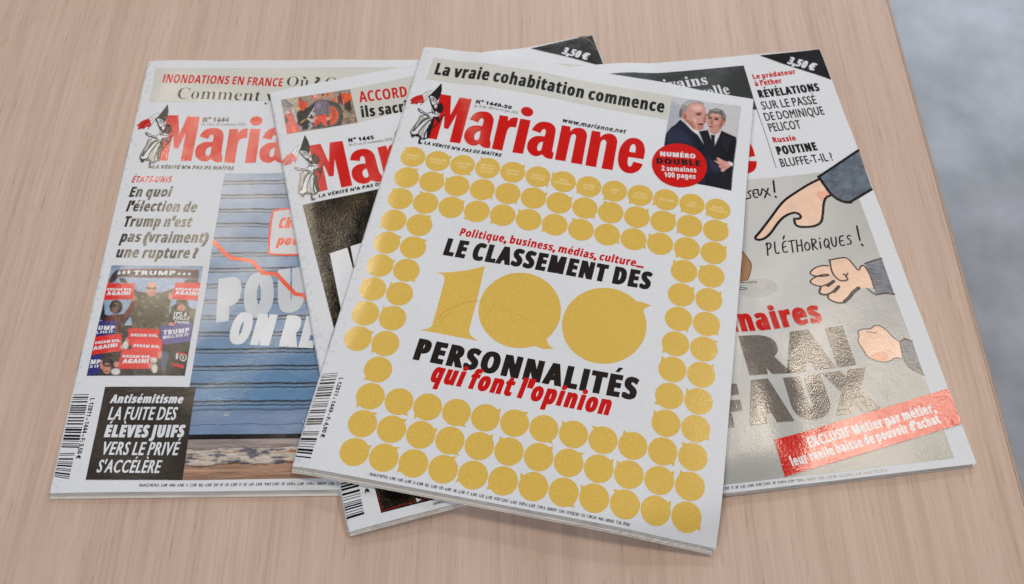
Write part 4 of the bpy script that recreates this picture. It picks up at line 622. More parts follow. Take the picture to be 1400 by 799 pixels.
  ((60, 40, 50),0.5,[8.5,24.7,8.3,25.5,8.1,26.2,7.7,26.7,7.4,27,7.1,27.1,6.8,26.9,6.5,26.4,6.4,25.8,6.4,25,6.4,24.2,6.6,23.4,6.8,22.6,7.2,22.1,7.5,21.8,7.8,21.8,8.1,22,8.3,22.4,8.5,23.1,8.5,23.9]),
  ((130, 130, 140),0.3,[12.5,30.3,15.2,31,15.8,33.8,14,34.7]),
  ((214, 150, 100),0.2,[14.8,28.8,18.7,26.4,19,27.1,15.5,29.2]),
  ((58, 56, 56),0.4,[41.6,29.8,40.6,33.2,39,36.1,36.9,38.1,34.5,39.1,32.1,39.1,29.9,38,28,35.9,26.7,33,26.1,29.6,26.3,26,27.3,22.6,28.9,19.7,31,17.6,33.4,16.5,35.8,16.5,38.1,17.7,40,19.8,41.3,22.8,41.8,26.2]),
  ((86, 84, 82),0.3,[40,29.4,39.3,32,38.1,34.1,36.5,35.6,34.7,36.4,32.9,36.4,31.2,35.5,29.8,33.9,28.8,31.7,28.4,29.2,28.5,26.5,29.2,24,30.4,21.8,32,20.3,33.8,19.5,35.7,19.5,37.4,20.4,38.8,22,39.8,24.2,40.2,26.8]),
  ((224, 84, 40),0.3,[38.5,29.1,38,31.2,37,33,35.8,34.2,34.5,34.9,33.1,35,31.9,34.3,30.9,33,30.2,31.2,29.9,29.1,30.1,26.9,30.6,24.8,31.5,23,32.7,21.7,34.1,21,35.5,20.9,36.7,21.6,37.7,22.9,38.4,24.7,38.7,26.8]),
  ((180, 60, 30),0.3,[37.2,28.3,36.8,29.8,36.2,31.1,35.4,32.1,34.5,32.6,33.5,32.6,32.7,32.1,32,31.2,31.5,29.9,31.4,28.4,31.5,26.8,31.9,25.3,32.5,23.9,33.4,23,34.3,22.4,35.2,22.4,36.1,22.9,36.8,23.8,37.2,25.1,37.4,26.7]),
  ((230, 110, 60),0.4,[34.7,27.6,34.5,28.7,34.1,29.6,33.7,30.4,33.2,30.8,32.8,30.8,32.4,30.6,32.1,29.9,31.9,29.1,31.9,28.1,32,26.9,32.2,25.9,32.6,24.9,33,24.2,33.5,23.8,33.9,23.7,34.3,24,34.6,24.6,34.8,25.5,34.8,26.5]),
  ((190, 140, 110),0.3,[29.8,10,38.8,9.4,38.4,14.1,29.8,12.4]),
  ((60, 44, 40),0.2,[31.4,9,32.7,9.3,32.4,11.2,31.4,11.1]),
  ((170, 60, 40),0.2,[34.5,9.8,35.8,10.1,35.6,11.7,34.2,11.6]),
  ((160, 140, 130),0.4,[38.9,9,43.4,9.7,42.5,12.8,38.5,13.2]),
  ((216, 76, 36),0.25,[36.9,14.6,39.3,15.2,39.1,18,37.2,17.1]),
  ((130, 36, 30),0.25,[40.3,13.6,42.5,13.2,41.9,20.6,39.9,20.1]),
  ((222, 84, 40),0.25,[43,12.4,48.9,13.4,48.8,18.1,46.3,22.2,43.4,20.5]),
  ((60, 44, 44),0.5,[43.3,21,47.6,18.8,47.1,29.8,42.9,25.5]),
  ((70, 44, 36),0.2,[42,9.8,43.2,12.9,42.7,22.2,41.8,21.5]),
  ((90, 74, 62),0.4,[50,35.6,49.9,35.9,49.6,36.1,49.3,36.2,48.8,36.2,48.4,36.2,47.9,36,47.6,35.8,47.3,35.5,47.1,35.2,47.1,34.9,47.2,34.6,47.5,34.4,47.8,34.3,48.2,34.3,48.7,34.3,49.1,34.5,49.5,34.7,49.8,35,50,35.3]),
  ((120, 96, 80),0.4,[48.1,34.3,47.9,34.4,47.7,34.5,47.5,34.5,47.3,34.5,47.1,34.3,46.9,34.1,46.8,33.8,46.7,33.5,46.7,33.3,46.8,33.1,47,32.9,47.2,32.8,47.4,32.8,47.6,32.9,47.8,33,48,33.3,48.1,33.5,48.2,33.8,48.1,34]),
  ((176, 150, 128),0.4,[48.6,37.2,48.5,37.3,48.3,37.4,48,37.4,47.7,37.3,47.4,37.1,47.1,36.9,47,36.6,46.9,36.3,46.8,36,46.9,35.7,47,35.5,47.3,35.4,47.5,35.4,47.9,35.5,48.1,35.7,48.4,36,48.6,36.3,48.7,36.6,48.7,36.9]),
  ((120, 96, 80),0.4,[43.3,36.3,43.1,36.4,42.9,36.4,42.6,36.3,42.3,36.1,42,35.8,41.7,35.5,41.4,35.2,41.3,34.9,41.2,34.6,41.2,34.4,41.4,34.3,41.6,34.3,41.9,34.4,42.2,34.6,42.5,34.8,42.8,35.2,43.1,35.5,43.2,35.8,43.3,36.1]),
  ((176, 150, 128),0.4,[49.1,28.2,49,28.4,48.9,28.6,48.7,28.7,48.5,28.8,48.2,28.9,47.9,28.9,47.7,28.8,47.5,28.7,47.3,28.5,47.3,28.3,47.3,28.1,47.4,28,47.6,27.8,47.9,27.7,48.2,27.6,48.5,27.6,48.7,27.7,48.9,27.8,49,28]),
  ((150, 124, 100),0.4,[47.2,32.4,47.2,32.6,47,32.8,46.6,33,46.2,33.1,45.7,33.2,45.2,33.2,44.8,33.2,44.5,33.1,44.2,32.9,44.1,32.7,44.2,32.5,44.4,32.3,44.8,32.1,45.2,32,45.7,31.9,46.1,31.9,46.6,31.9,46.9,32,47.2,32.2]),
  ((150, 124, 100),0.4,[46,32.6,45.9,32.7,45.8,32.9,45.5,33,45.1,33.1,44.8,33.1,44.4,33.1,44.1,33,43.8,32.9,43.6,32.7,43.6,32.5,43.6,32.3,43.8,32.2,44.1,32,44.5,32,44.8,31.9,45.2,32,45.5,32.1,45.8,32.2,46,32.4]),
  ((150, 124, 100),0.4,[44.1,33.1,44.1,33.3,43.9,33.4,43.7,33.5,43.5,33.5,43.2,33.4,43,33.3,42.8,33.1,42.7,32.9,42.6,32.7,42.6,32.5,42.7,32.3,42.8,32.2,43,32.1,43.3,32.1,43.5,32.2,43.8,32.3,44,32.5,44.1,32.7,44.2,32.9]),
  ((150, 124, 100),0.4,[42.7,29,42.5,29.2,42.3,29.3,42,29.3,41.7,29.2,41.5,29.1,41.3,28.8,41.1,28.5,41,28.2,41.1,27.8,41.2,27.6,41.4,27.4,41.6,27.2,41.9,27.2,42.1,27.3,42.4,27.5,42.6,27.7,42.7,28,42.8,28.4,42.8,28.7]),
  ((150, 124, 100),0.4,[41.3,33.7,41.2,33.8,41,33.9,40.8,33.9,40.6,33.8,40.3,33.7,40.1,33.5,39.9,33.2,39.8,33,39.8,32.8,39.8,32.6,39.9,32.5,40.1,32.4,40.3,32.4,40.5,32.5,40.8,32.6,41,32.8,41.2,33,41.3,33.3,41.4,33.5]),
  ((176, 150, 128),0.4,[48.9,30.4,48.8,30.6,48.7,30.9,48.5,31.1,48.2,31.2,47.9,31.3,47.6,31.4,47.3,31.3,47,31.2,46.9,31,46.8,30.7,46.9,30.5,47,30.2,47.2,30,47.5,29.9,47.8,29.8,48.1,29.8,48.4,29.8,48.6,30,48.8,30.2]),
  ((90, 74, 62),0.4,[46.7,27.9,46.6,28.1,46.4,28.2,46.1,28.2,45.8,28.2,45.5,28.1,45.1,27.9,44.9,27.7,44.7,27.4,44.6,27.2,44.6,26.9,44.7,26.7,44.9,26.6,45.2,26.6,45.5,26.6,45.9,26.7,46.2,26.9,46.5,27.1,46.6,27.4,46.7,27.6]),
  ((176, 150, 128),0.4,[47.9,34.6,47.9,34.8,47.8,35,47.5,35.1,47.2,35.3,46.9,35.4,46.6,35.4,46.3,35.4,46,35.3,45.9,35.2,45.8,35,45.8,34.8,46,34.6,46.2,34.5,46.5,34.4,46.8,34.3,47.1,34.2,47.5,34.3,47.7,34.3,47.9,34.5]),
  ((90, 74, 62),0.4,[50.1,31.2,49.9,31.4,49.7,31.5,49.4,31.5,49,31.4,48.6,31.2,48.2,30.9,47.9,30.7,47.7,30.4,47.6,30.1,47.6,29.9,47.7,29.7,48,29.7,48.3,29.7,48.7,29.8,49,29.9,49.4,30.2,49.7,30.5,50,30.7,50.1,31]),
  ((90, 74, 62),0.4,[44.1,32.8,44.1,33,44,33.3,43.8,33.5,43.6,33.6,43.3,33.7,43,33.7,42.7,33.6,42.5,33.5,42.4,33.3,42.3,33.1,42.3,32.9,42.5,32.7,42.6,32.5,42.9,32.3,43.2,32.2,43.5,32.2,43.7,32.3,43.9,32.4,44.1,32.6]),
  ((176, 150, 128),0.4,[46.7,34.3,46.6,34.5,46.4,34.7,46.1,34.9,45.8,34.9,45.4,34.9,45,34.8,44.7,34.6,44.4,34.4,44.2,34.2,44.2,34,44.3,33.7,44.5,33.5,44.8,33.4,45.2,33.3,45.5,33.4,45.9,33.5,46.2,33.6,46.5,33.8,46.7,34.1]),
  ((120, 96, 80),0.4,[47,34.5,46.9,34.7,46.7,34.8,46.4,34.9,45.9,35,45.5,35,45,35,44.6,34.9,44.3,34.7,44.1,34.5,44,34.4,44.1,34.2,44.3,34,44.6,33.9,45.1,33.9,45.5,33.8,46,33.9,46.4,34,46.7,34.1,46.9,34.3]),
  ((90, 74, 62),0.4,[47.5,34.2,47.4,34.4,47.3,34.6,47.2,34.8,47,34.9,46.7,34.9,46.5,34.9,46.3,34.7,46.2,34.6,46.1,34.4,46.1,34.1,46.1,33.9,46.2,33.7,46.4,33.5,46.6,33.4,46.8,33.4,47,33.4,47.2,33.5,47.4,33.7,47.5,33.9]),
  ((150, 124, 100),0.4,[43,35.3,42.9,35.5,42.8,35.8,42.6,36,42.3,36.1,42.1,36.1,41.9,36,41.6,35.9,41.5,35.6,41.4,35.4,41.4,35,41.5,34.8,41.6,34.5,41.8,34.3,42,34.2,42.3,34.2,42.5,34.3,42.7,34.4,42.9,34.7,43,35]),
  ((120, 96, 80),0.4,[50.3,29.2,50.1,29.3,49.9,29.4,49.6,29.3,49.2,29.1,48.8,28.9,48.4,28.6,48.1,28.3,47.9,28,47.8,27.7,47.8,27.6,47.9,27.4,48.1,27.4,48.4,27.5,48.8,27.7,49.2,27.9,49.6,28.2,49.9,28.5,50.1,28.8,50.3,29]),
  ((150, 124, 100),0.4,[47.6,36.3,47.5,36.5,47.3,36.6,47,36.5,46.6,36.5,46.2,36.3,45.9,36.1,45.6,35.9,45.4,35.6,45.2,35.4,45.2,35.2,45.3,35,45.6,35,45.9,35,46.2,35.1,46.6,35.2,46.9,35.4,47.2,35.7,47.5,35.9,47.6,36.1]),
  ((176, 150, 128),0.4,[47.7,35.4,47.7,35.7,47.5,35.9,47.1,36.2,46.7,36.3,46.3,36.4,45.9,36.3,45.5,36.2,45.1,36,45,35.7,44.9,35.4,45,35.1,45.2,34.8,45.5,34.6,45.9,34.5,46.3,34.4,46.8,34.5,47.2,34.6,47.5,34.8,47.7,35.1]),
  ((120, 96, 80),0.4,[42.7,27,42.5,27.2,42.3,27.4,42.1,27.4,41.8,27.3,41.6,27.1,41.4,26.9,41.3,26.6,41.3,26.3,41.3,26,41.4,25.7,41.6,25.5,41.8,25.4,42.1,25.4,42.3,25.4,42.5,25.6,42.7,25.9,42.8,26.1,42.9,26.5,42.8,26.8]),
  ((176, 150, 128),0.4,[47.7,34.3,47.6,34.4,47.4,34.6,47.1,34.7,46.7,34.7,46.2,34.8,45.8,34.7,45.4,34.6,45.1,34.5,44.9,34.4,44.8,34.2,44.9,34.1,45.1,33.9,45.4,33.8,45.8,33.8,46.3,33.8,46.7,33.8,47.1,33.9,47.4,34,47.6,34.1]),
  ((120, 96, 80),0.4,[44.9,33.2,44.8,33.4,44.6,33.5,44.4,33.6,44.1,33.6,43.7,33.5,43.4,33.4,43.1,33.2,42.9,33,42.8,32.8,42.8,32.6,42.8,32.4,43,32.3,43.3,32.2,43.6,32.2,44,32.3,44.3,32.4,44.6,32.6,44.8,32.8,44.9,33]),
  ((90, 74, 62),0.4,[47.9,35.5,47.8,35.7,47.7,35.8,47.6,35.9,47.4,36,47.1,36,46.9,36,46.7,35.9,46.6,35.8,46.5,35.6,46.4,35.5,46.5,35.3,46.6,35.1,46.8,35,47,35,47.2,35,47.4,35,47.6,35.1,47.8,35.2,47.9,35.4]),
  ((120, 96, 80),0.4,[44.6,36,44.5,36.2,44.2,36.4,43.9,36.5,43.5,36.5,43,36.4,42.5,36.3,42.1,36.1,41.9,35.8,41.7,35.5,41.6,35.3,41.8,35.1,42,34.9,42.4,34.8,42.8,34.8,43.2,34.8,43.7,35,44.1,35.2,44.4,35.4,44.6,35.7]),
  ((150, 124, 100),0.4,[50.1,29.7,50,30,49.9,30.3,49.6,30.5,49.4,30.6,49,30.7,48.7,30.6,48.5,30.5,48.3,30.2,48.1,30,48.1,29.6,48.2,29.4,48.3,29.1,48.5,28.9,48.8,28.7,49.1,28.7,49.5,28.8,49.7,28.9,49.9,29.1,50.1,29.4]),
  ((150, 124, 100),0.4,[43.4,29.6,43.3,29.8,43.1,29.9,42.8,29.9,42.4,29.8,42,29.7,41.6,29.5,41.3,29.3,41.1,29.1,41,28.8,41,28.6,41.1,28.4,41.3,28.4,41.6,28.3,42,28.4,42.3,28.5,42.7,28.7,43,28.9,43.2,29.2,43.4,29.4]),
  ((150, 124, 100),0.4,[49,37.3,48.9,37.4,48.6,37.3,48.4,37.2,48,36.9,47.7,36.6,47.4,36.2,47.2,35.8,47,35.4,46.9,35.2,47,35,47.1,34.9,47.3,35,47.6,35.1,48,35.4,48.3,35.8,48.6,36.1,48.8,36.5,49,36.9,49,37.1]),
  ((90, 74, 62),0.4,[45.7,27.3,45.6,27.4,45.4,27.5,45,27.5,44.7,27.3,44.3,27.1,44,26.8,43.7,26.5,43.5,26.2,43.5,25.9,43.5,25.7,43.6,25.5,43.9,25.5,44.2,25.5,44.5,25.7,44.9,25.9,45.2,26.2,45.5,26.5,45.7,26.8,45.8,27.1]),
  ((90, 74, 62),0.4,[44.1,29.5,44,29.7,43.9,29.8,43.6,30,43.3,30.1,42.9,30.1,42.5,30.2,42.2,30.1,41.9,30.1,41.7,29.9,41.7,29.8,41.7,29.6,41.9,29.5,42.1,29.4,42.5,29.3,42.9,29.2,43.2,29.2,43.6,29.2,43.8,29.3,44,29.4]),
  ((120, 96, 80),0.4,[49.5,33.7,49.4,33.9,49.2,34.1,49,34.1,48.7,34.1,48.5,34,48.2,33.9,48,33.7,47.9,33.4,47.9,33.2,47.9,32.9,48,32.7,48.2,32.6,48.4,32.5,48.7,32.5,48.9,32.6,49.2,32.7,49.4,33,49.5,33.2,49.5,33.5]),
  ((150, 124, 100),0.4,[48.7,27.4,48.6,27.7,48.5,27.9,48.3,28.1,48,28.3,47.6,28.3,47.3,28.3,47,28.2,46.8,28,46.6,27.8,46.5,27.5,46.6,27.2,46.8,27,47,26.8,47.3,26.6,47.6,26.6,48,26.6,48.3,26.7,48.5,26.9,48.6,27.1]),
  ((150, 124, 100),0.4,[42.6,32.8,42.5,33,42.3,33.2,42,33.3,41.8,33.3,41.5,33.2,41.3,33.1,41.1,32.9,40.9,32.6,40.9,32.3,40.9,32.1,41,31.8,41.2,31.6,41.4,31.6,41.7,31.5,42,31.6,42.2,31.8,42.4,32,42.5,32.2,42.6,32.5]),
  ((176, 150, 128),0.4,[43.5,30.8,43.3,30.9,43.1,30.9,42.8,30.8,42.5,30.6,42.1,30.3,41.9,30,41.6,29.6,41.5,29.2,41.5,28.9,41.5,28.7,41.7,28.6,41.9,28.6,42.2,28.7,42.6,28.9,42.9,29.2,43.2,29.5,43.4,29.9,43.5,30.2,43.5,30.6]),
  ((176, 150, 128),0.4,[44.4,30.1,44.3,30.3,44.1,30.4,43.8,30.6,43.5,30.6,43.1,30.6,42.8,30.4,42.5,30.3,42.2,30.1,42.1,29.8,42.1,29.6,42.2,29.4,42.4,29.2,42.7,29.1,43,29,43.4,29.1,43.7,29.2,44,29.4,44.2,29.6,44.4,29.8]),
  ((120, 96, 80),0.4,[45,35.5,45,35.8,44.8,36,44.7,36.2,44.5,36.3,44.2,36.3,44,36.2,43.8,36.1,43.6,36,43.5,35.7,43.5,35.5,43.5,35.3,43.6,35,43.8,34.9,44,34.8,44.3,34.7,44.5,34.8,44.7,34.9,44.9,35.1,45,35.3]),
  ((120, 96, 80),0.4,[42.6,34.4,42.5,34.5,42.3,34.5,42,34.4,41.7,34.2,41.4,34,41.1,33.7,40.9,33.4,40.7,33.1,40.6,32.9,40.6,32.7,40.7,32.6,40.9,32.6,41.2,32.7,41.5,32.9,41.8,33.1,42.1,33.4,42.4,33.7,42.5,34,42.6,34.2]),
  ((150, 124, 100),0.4,[48.9,27.7,48.8,27.8,48.6,28,48.3,28.1,47.9,28.2,47.4,28.2,47,28.2,46.6,28.1,46.3,28,46.1,27.9,46,27.7,46.1,27.5,46.3,27.4,46.6,27.2,47,27.2,47.5,27.1,47.9,27.2,48.3,27.2,48.6,27.4,48.8,27.5]),
  ((170, 166, 160),0.4,[20.7,31.9,22.6,32.8,20.1,35.8,17.9,36.2]),
  ((176, 178, 190),0.4,[21.8,32.4,21.6,32.6,21.3,32.7,21.1,32.7,20.8,32.6,20.5,32.4,20.2,32.1,20.1,31.8,20,31.5,20,31.1,20.1,30.8,20.3,30.6,20.5,30.5,20.8,30.5,21.1,30.6,21.4,30.8,21.6,31.1,21.8,31.5,21.9,31.8,21.9,32.1]),
  ((190, 150, 130),0.4,[23.9,29.9,23.6,29.9,23.4,29.8,23.2,29.6,23,29.2,22.9,28.8,22.9,28.4,23,28,23.1,27.7,23.3,27.4,23.5,27.3,23.7,27.3,24,27.4,24.2,27.7,24.3,28,24.4,28.4,24.4,28.8,24.4,29.2,24.3,29.6,24.1,29.8]),
  ((176, 178, 190),0.4,[25.4,27.3,25.1,27.5,24.9,27.5,24.6,27.4,24.3,27.2,24.1,27,23.9,26.6,23.8,26.2,23.8,25.9,23.9,25.6,24,25.3,24.2,25.1,24.5,25.1,24.7,25.2,25,25.4,25.2,25.6,25.4,26,25.5,26.4,25.6,26.7,25.5,27.1]),
  ((176, 178, 190),0.4,[21.5,30.2,21.3,30.1,21.1,29.9,21,29.6,20.9,29.2,20.9,28.8,20.9,28.4,21,28,21.2,27.7,21.4,27.6,21.7,27.5,21.9,27.6,22.1,27.8,22.3,28.1,22.4,28.5,22.4,28.9,22.3,29.3,22.2,29.7,22,30,21.8,30.2]),
  ((200, 186, 170),0.4,[21.6,27.2,21.4,27.5,21.2,27.7,21,27.8,20.6,27.8,20.3,27.8,20.1,27.6,19.8,27.3,19.6,27,19.6,26.7,19.6,26.4,19.7,26.1,19.9,25.9,20.2,25.8,20.5,25.8,20.8,25.9,21.1,26.1,21.4,26.3,21.5,26.6,21.6,26.9]),
  ((190, 150, 130),0.4,[25.5,24.2,25.4,24.5,25.1,24.6,24.8,24.7,24.5,24.6,24.2,24.4,24,24.2,23.8,23.9,23.7,23.6,23.6,23.2,23.7,22.9,23.9,22.7,24.1,22.5,24.4,22.5,24.7,22.6,25,22.7,25.2,22.9,25.4,23.3,25.6,23.6,25.6,23.9]),
  ((110, 112, 130),0.4,[24.4,26.7,24.2,26.6,24,26.4,23.8,26.1,23.7,25.7,23.7,25.3,23.8,24.9,23.9,24.5,24.1,24.2,24.3,24,24.6,24,24.8,24.1,25,24.3,25.1,24.6,25.2,25,25.2,25.4,25.2,25.8,25.1,26.2,24.9,26.5,24.6,26.6]),
  ((176, 178, 190),0.4,[26.7,23.9,26.6,24.2,26.4,24.4,26.1,24.6,25.8,24.6,25.5,24.6,25.2,24.5,24.9,24.2,24.7,24,24.6,23.7,24.6,23.3,24.7,23.1,24.9,22.8,25.2,22.7,25.5,22.6,25.8,22.6,26.1,22.8,26.4,23,26.6,23.2,26.7,23.6]),
  ((200, 186, 170),0.4,[23.5,28.7,23.4,28.9,23.2,29.1,22.9,29.3,22.6,29.3,22.3,29.2,22,29.1,21.8,28.8,21.6,28.5,21.6,28.2,21.6,27.9,21.7,27.6,21.9,27.4,22.2,27.3,22.5,27.3,22.8,27.3,23.1,27.5,23.3,27.7,23.5,28,23.6,28.4]),
  ((200, 186, 170),0.4,[23.6,30.6,23.4,30.8,23.2,30.8,22.9,30.6,22.6,30.4,22.4,30.1,22.3,29.7,22.2,29.3,22.3,28.9,22.4,28.6,22.5,28.4,22.8,28.3,23,28.3,23.3,28.4,23.5,28.7,23.7,29,23.9,29.4,23.9,29.8,23.9,30.1,23.8,30.4]),
  ((176, 178, 190),0.4,[24.8,24.8,24.5,25,24.3,25,24,24.9,23.7,24.7,23.5,24.4,23.3,24.1,23.2,23.7,23.2,23.3,23.3,23,23.4,22.7,23.6,22.6,23.9,22.6,24.2,22.7,24.4,22.9,24.7,23.1,24.9,23.5,25,23.9,25,24.3,24.9,24.6]),
  ((110, 112, 130),0.4,[24.1,34.3,23.9,34.4,23.7,34.4,23.4,34.3,23.2,34,23,33.7,22.8,33.3,22.8,32.9,22.8,32.6,22.9,32.3,23.1,32,23.3,31.9,23.6,31.9,23.8,32.1,24.1,32.3,24.2,32.6,24.4,33,24.4,33.4,24.4,33.8,24.3,34.1]),
  ((200, 186, 170),0.4,[24.3,25.7,24.1,25.8,23.8,25.7,23.6,25.5,23.4,25.3,23.2,24.9,23.1,24.5,23.1,24.1,23.1,23.7,23.2,23.4,23.4,23.2,23.6,23.2,23.9,23.2,24.2,23.4,24.4,23.7,24.6,24,24.7,24.4,24.7,24.8,24.6,25.2,24.5,25.5]),
  ((176, 178, 190),0.4,[24.8,23.4,24.7,23.7,24.5,23.9,24.2,24.1,23.9,24.1,23.6,24,23.3,23.9,23,23.6,22.8,23.4,22.8,23,22.8,22.7,22.9,22.4,23.1,22.2,23.4,22.1,23.7,22.1,24,22.1,24.3,22.3,24.5,22.5,24.7,22.8,24.8,23.1]),
  ((226, 226, 232),0.2,[20.7,25,25.6,18.4,25.8,19.1,21.1,25.6]),
  ((112, 100, 120),0.25,[26.1,15.2,29.1,14.1,33.8,15.8,34.9,20.2,34.1,25.6,32.7,29,31.1,28.1,31.2,25.4,28.1,25,25.6,25.3,24.7,21.9]),
  ((140, 126, 146),0.7,[26.6,16.3,29,15,30.2,16.2,28.8,20.6,26.1,19.9]),
  ((90, 80, 98),0.4,[32.7,16.4,33.5,21.8,31.8,28.3,31.2,27.7,32.4,21.5]),
  ((226, 160, 140),0.25,[29.4,11.8,29.1,12.5,28.8,13.1,28.2,13.5,27.6,13.7,26.9,13.6,26.2,13.3,25.7,12.9,25.3,12.2,25.1,11.5,25.1,10.7,25.3,10,25.8,9.4,26.3,9,26.9,8.8,27.6,8.9,28.3,9.2,28.8,9.7,29.2,10.3,29.4,11]),
  ((206, 130, 115),0.5,[27.8,12.6,27.6,12.9,27.4,13.2,27.1,13.4,26.8,13.4,26.4,13.4,26,13.3,25.7,13,25.5,12.7,25.4,12.3,25.4,12,25.5,11.6,25.7,11.4,26,11.2,26.4,11.1,26.7,11.1,27.1,11.3,27.4,11.5,27.6,11.8,27.8,12.2]),
  ((110, 50, 45),0.2,[26.6,11.8,28.3,12.7,27.8,13.2,26.7,12.5]),
  ((196, 70, 50),0.3,[25.2,9.3,26.4,8.9,25.3,12.2,24.9,11.6]),
  ((220, 46, 34),0.25,[26.2,25.7,30.8,25.7,31.3,29.1,31.4,35,29.3,35.1,27.6,30,25,33,22.7,33.3,24.3,28.7]),
  ((216, 150, 130),0.25,[33,30.4,32.9,30.8,32.7,31.2,32.4,31.4,32,31.5,31.7,31.5,31.3,31.3,31,31.1,30.8,30.7,30.7,30.3,30.7,29.9,30.9,29.5,31.1,29.1,31.4,28.9,31.7,28.8,32.1,28.8,32.5,29,32.7,29.2,33,29.6,33,30]),
  ((206, 140, 120),0.25,[25.9,27.7,25.8,28.1,25.5,28.4,25.2,28.7,24.9,28.8,24.5,28.7,24.1,28.6,23.8,28.3,23.6,27.9,23.5,27.5,23.5,27.1,23.6,26.7,23.9,26.4,24.2,26.2,24.5,26.1,24.9,26.1,25.3,26.2,25.6,26.5,25.8,26.9,25.9,27.3]),
  ((36, 34, 36),0.3,[32.7,33.1,32.6,33.7,32.4,34.2,32.1,34.6,31.7,34.8,31.4,34.8,31.1,34.6,30.9,34.3,30.7,33.8,30.7,33.2,30.7,32.6,30.9,32,31.1,31.5,31.4,31.1,31.7,30.9,32,30.9,32.4,31.1,32.6,31.4,32.7,31.9,32.8,32.5]),
 ]),
}
NAMES=['GABRIEL|ATTAL', 'JEAN-MICHEL|APHATIE', 'RODOLPHE|SAADÉ', 'MICHEL-|ÉDOUARD|LECLERC', 'DIDIER|RAOULT', 'CAMILLE|ÉTIENNE', 'ERIC|REINHARDT', 'SALOMÉ|SAQUÉ', 'OMAR|SY', 'VICTOR|CASTANET', 'ORELSAN', 'LISE|POËLL', 'MICHEL|HOUELLEBECQ']

# ------------------------------------------------------------------ materials
def lin(c):
    return tuple(((v / 255) / 12.92 if v / 255 <= .04045 else ((v / 255 + .055) / 1.055) ** 2.4) for v in c) + (1,)


def newmat(name):
    m = bpy.data.materials.new(name)
    m.use_nodes = True
    nt = m.node_tree
    return m, nt, nt.nodes['Principled BSDF']


def paper_bump(nt, bsdf, fine, wave):
    tc = nt.nodes.new('ShaderNodeTexCoord')
    n1 = nt.nodes.new('ShaderNodeTexNoise')
    n1.inputs['Scale'].default_value = 1150
    n1.inputs['Detail'].default_value = 2
    n2 = nt.nodes.new('ShaderNodeTexNoise')
    n2.inputs['Scale'].default_value = 110
    n2.inputs['Detail'].default_value = 3
    b1 = nt.nodes.new('ShaderNodeBump')
    b1.inputs['Strength'].default_value = 1.0
    b1.inputs['Distance'].default_value = fine
    b2 = nt.nodes.new('ShaderNodeBump')
    b2.inputs['Strength'].default_value = 1.0
    b2.inputs['Distance'].default_value = wave
    L = nt.links
    L.new(tc.outputs['Object'], n1.inputs['Vector'])
    L.new(tc.outputs['Object'], n2.inputs['Vector'])
    L.new(n1.outputs['Fac'], b1.inputs['Height'])
    L.new(n2.outputs['Fac'], b2.inputs['Height'])
    L.new(b2.outputs['Normal'], b1.inputs['Normal'])
    L.new(b1.outputs['Normal'], bsdf.inputs['Normal'])
    return tc


INKS = {
    'midgrey': ((176, 174, 172), .42), 'white': ((215, 219, 227), .42), 'band': ((202, 203, 198), .42), 'black': (  (22, 22, 24), .34), 'black2': ((34, 28, 26), .34),
    'ink': ((38, 36, 37), .34), 'grey': ((95, 95, 98), .4), 'red': ((204, 15, 8), .34), 'red2': ((200, 18, 16), .34),
    'darkred': ((112, 20, 24), .36), 'pinkish': ((225, 90, 110), .36), 'gold': ((217, 182, 88), .36),
    'brownblack': ((50, 45, 42), .36), 'whitish': ((190, 197, 207), .4), 'orange': ((226, 78, 42), .36),
    'lightpanel': ((197, 202, 210), .4), 'nearblack': ((28, 28, 30), .34), 'brownink': ((86, 68, 46), .36),
    'bronze': ((30, 24, 18), .36), 'slate': ((50, 53, 54), .38), 'panelgrey': ((205, 205, 202), .42),
    'puddle': ((186, 186, 185), .42), 'legbrown': ((160, 118, 84), .4), 'sleeve': ((92, 104, 118), .4), 'sleeve2': ((104, 110, 122), .4),
    'flesh': ((240, 203, 180), .4), 'flesh2': ((238, 200, 178), .4), 'blush': ((238, 178, 152), .4), 'brownline': ((70, 58, 56), .38),
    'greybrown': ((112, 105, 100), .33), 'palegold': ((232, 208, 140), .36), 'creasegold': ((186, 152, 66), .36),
}
_mats = {}


